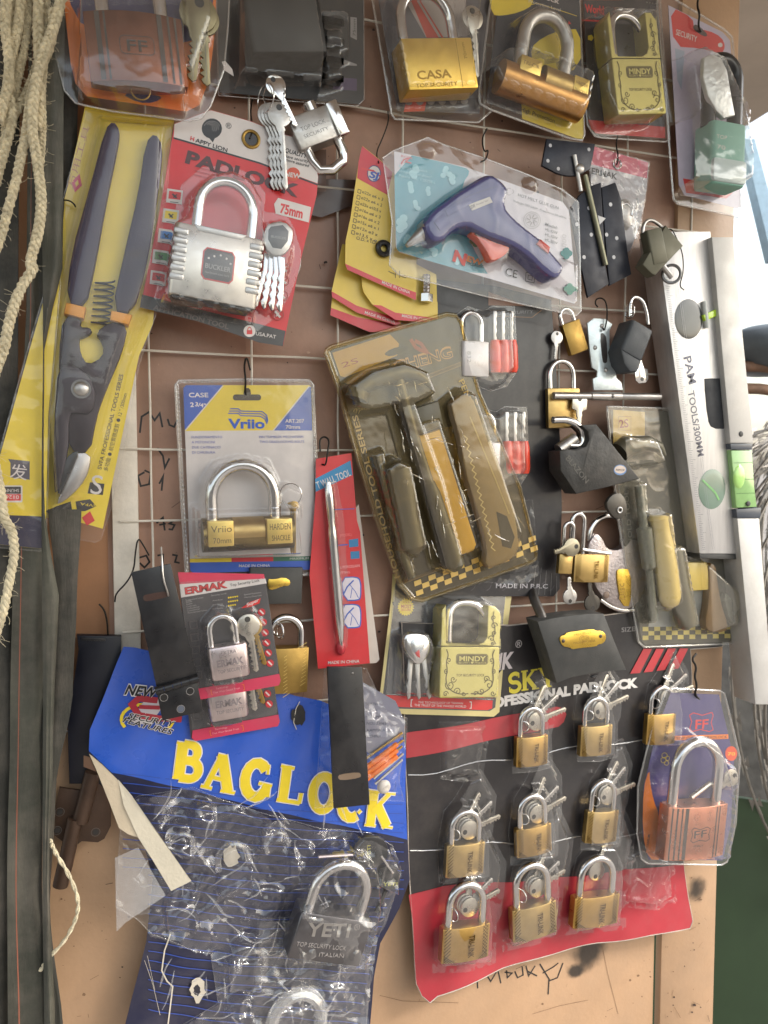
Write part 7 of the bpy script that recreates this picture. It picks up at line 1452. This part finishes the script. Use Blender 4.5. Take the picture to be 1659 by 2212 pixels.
# crinkled film over the empty bubbles
ol = [(262, 1752), (300, 1722), (420, 1705), (480, 1730), (560, 1755), (700, 1790), (800, 1800), (850, 1830), (868, 1880), (850, 1950), (815, 2030), (800, 2100), (782, 2240), (345, 2240), (470, 2160), (455, 2060), (430, 2055), (330, 2020), (300, 1990), (250, 1960)]
shapes = []
for cx, cy, s_ in ((385, 1830, 1.0), (512, 1880, 1.0), (655, 1860, .8), (395, 1960, .9), (530, 2080, 1.0), (640, 2180, 1.1), (520, 2190, .8), (440, 1770, .7), (590, 1800, .7), (720, 2130, .8)):
    shapes.append((circle(cx, cy-20*s_, 34*s_, 14, 30*s_), 26, 10)); shapes.append((rrect(cx-40*s_, cy-10*s_, cx+36*s_, cy+60*s_, 8, 2), 34, 10))
shapes += [(t13((200, 1280), (290, 930), (340, 700), (480, 600), (700, 600), (790, 720), (800, 980), (700, 1330)), 72, 18), (t13((600, 560), (700, 470), (820, 520), (920, 700), (900, 860), (760, 800)), 44, 14)]
CRF = clear('crushed_film', body=.04, rough=.045, bump=.08, bscale=30, edge=1.5, base=.07)
blister('crushed_bubbles', f, T, ol, shapes, CRF, 3.2, 8, 7.5, .019, warp=wrb, seed=77, rim=.8, rimmat=CRF)
blister('crushed_bubbles', f, T, [(560, 1990), (800, 2000), (790, 2240), (540, 2240)], [(circle(635, 2185, 60, 16), 30, 14)], CRF, 3.6, 26, 5, .02, warp=wrb, seed=90, rim=.6, rimmat=CRF)
rn = random.Random(8); P = Part('film_creases', f, T)
CG = clear('crease_gloss', body=.06, rough=.06, dif=(.75, .77, .8), edge=1.1, base=.16); IM = clear('imprint_gloss', body=.03, rough=.06, edge=.9, base=.1)
nodes = [(507, 1908), (370, 1905), (430, 1960), (560, 1950), (590, 1800), (470, 1780), (330, 1830), (620, 1930), (455, 2040), (560, 2060), (690, 2110), (760, 2060), (400, 1800), (540, 2150), (620, 2120)]
for n_ in range(64):
    y = rn.uniform(1745, 2190); x = rn.uniform(290+max(0, y-2010)*.9, 800-max(0, y-1900)*.1); L_ = rn.uniform(25, 120); q = []
    a_ = math.pi*2*noise.noise(Vector((x*.006, y*.006, 4)))*1.5+rn.choice((0, 1.4, 1.9)); nn = max(5, int(L_/9)); tw = rn.uniform(-.16, .16)
    for j in range(nn):
        u, v = f.q(x, y, 30); q.append((u, v, 31+wrb(u, v)+3*math.sin(j*.9+n_))); a_ += tw+rn.uniform(-.18, .18); x += math.cos(a_)*L_/nn; y += math.sin(a_)*L_/nn
        if y > 2230 or x < 300 or x > 850: break
    if len(q) > 3: P.tube(q, [.25+rn.uniform(1.0, 2.6)*math.sin(math.pi*(k+.3)/len(q)) for k in range(len(q))], CG, 6, flat=.5)
P.build()
for k, (cx, cy, s_, an) in enumerate(((505, 1868, 1.15, -6), (390, 1840, .9, 12), (600, 1830, .85, -12), (545, 2090, 1.0, 4))):
    P = Part('empty_imprint', f, T); u, v = f.q(cx, cy, 34); w_ = 32+wrb(u, v); P.at((u, v), an); r_ = 26*s_
    P.tube([(-r_, 6, w_), (-r_, -r_*.4, w_)]+[(r_*math.cos(R(180-15*j)), -r_*.4-r_*math.sin(R(15*j)), w_+2) for j in range(13)]+[(r_, 6, w_)], 5.5*s_, IM, 8)
    P.build()
P = Part('ring_imprint', f, T, warp=wrb); c = f.q(640, 2200, 30); P.ring((c[0], c[1], 26), 52, 14, clear('ring_film', body=.25, rough=.1, base=.15), 0, 30); P.build()
ob, a, ang, W, H = padlock(f, T, t13((300, 965))[0], t13((742, 1030))[0], t13((215, 1250))[0], 70, 58, mat('gunmetal', (118, 116, 118), .34, .95, .12, 50, .05), (.14, .86, 100, 12), 'box', 2.5, rad=4, shm=STEEL,
    extra=lambda P, W, H, fl: (P.text('YETI', (W*.14, H*.48), (W*.72, H*.38), STEEL2, 70.2, H*.3, bold=.02, ext=.02), P.text('®', (W*.76, H*.22), (W*.84, H*.2), STEEL, 70.2), P.text('TOP SECURITY LOCK', (W*.06, H*.72), (W*.74, H*.68), STEEL, 70.2, H*.1, ext=.02), P.text('ITALIAN', (W*.4, H*.88), (W*.74, H*.84), STEEL, 70.2, H*.09, ext=.02), None))
BKP = mat('black_key_plastic', (34, 33, 35), .35, 0, .1, 40, coat=.2)
for pl, tx in ((t13((610, 590), (640, 520), (700, 490), (800, 500), (840, 560), (830, 640), (760, 690), (640, 660)), ((725, 635), (725, 545))), (t13((760, 720), (800, 680), (880, 680), (915, 740), (900, 820), (820, 835), (775, 800)), ((800, 800), (890, 800)))):
    P = Part('key', f, T); P.prism(smooth(f.Q(pl, 30), 1, True), 18, 30, BKP, 3); c = f.Q([t13(tx[0])[0], t13(tx[1])[0]], 30); P.text('YETI', c[0], c[1], ink((150, 146, 60)), 30.2, 8, bold=.02)
    if tx[0][1] == 635: P.tube([f.q(*p, 24)+(24,) for p in t13((400, 620), (620, 605))], 4, mat('pinkish_steel', (206, 190, 188)), 8)
    else: P.tube([f.q(*p, 24)+(24,) for p in t13((820, 830), (760, 960))], 5, DSTEEL, 8)
    P.build()
P = Part('key_ring', f, T); P.tube([f.q(*p, 36)+(36,) for p in t13((790, 610), (830, 670), (865, 720))], 3, STEEL, 8); P.build()
# bolts and dark pack in the shade at the left
f = Frame((205, 1450), h=10); P = Part('black_hasp_box', f); P.prism(f.Q([(166, 1370), (262, 1372), (262, 1700), (196, 1690), (150, 1690), (146, 1560), (170, 1400)]), -6, 10, mat('navy_black', (16, 18, 30), .4, 0, .2, 30), 3); P.prism(f.Q([(176, 1374), (228, 1376), (228, 1382), (176, 1380)]), 8, 14, BLACKM, 1); tag(P.build(), 'navy black box in the shade between the rubber straps and the blue card', 'box')
f = Frame((170, 1750), h=16); T = thing('tower_bolt', 'dark rusty tower bolt with two round rods hanging below the navy black box', 'bolt', f)
RU = mat('rusty_brown_steel', (74, 56, 44), .45, .4, .25, 50, .2, 400)
P = Part('plate', f, T); P.prism(f.Q(t03((370, 180), (500, 200), (560, 130), (690, 200), (690, 420), (650, 500), (610, 522), (510, 515), (450, 560), (340, 480), (345, 300))), 0, 6, RU, 1.5)
for p in ((372, 340), (595, 465), (355, 455)): c = f.q(*t03(p)[0], 6); P.poly(circle(c[0], c[1], 6, 12), 6.1, INK); P.stroke(circle(c[0], c[1], 8, 14)+[(c[0]+8, c[1])], 1, 6.1, DSTEEL)
P.build()
P = Part('rod', f, T); P.tube([f.q(*p, 16)+(16,) for p in t03((470, 380), (375, 800))], 14, RU, 12); P.build()
P = Part('rod', f, T); P.tube([f.q(*p, 16)+(16,) for p in t03((580, 90), (500, 400))], 15, RU, 12); P.build()
f = Frame((190, 1270), h=6); hook('rusty bent nail sticking out of the tan board left of the white post', t02((615, 600))[0] and [(214, 1305, 4), (226, 1318, 8), (232, 1345, 10), (233, 1372, 6)], 4, 2)
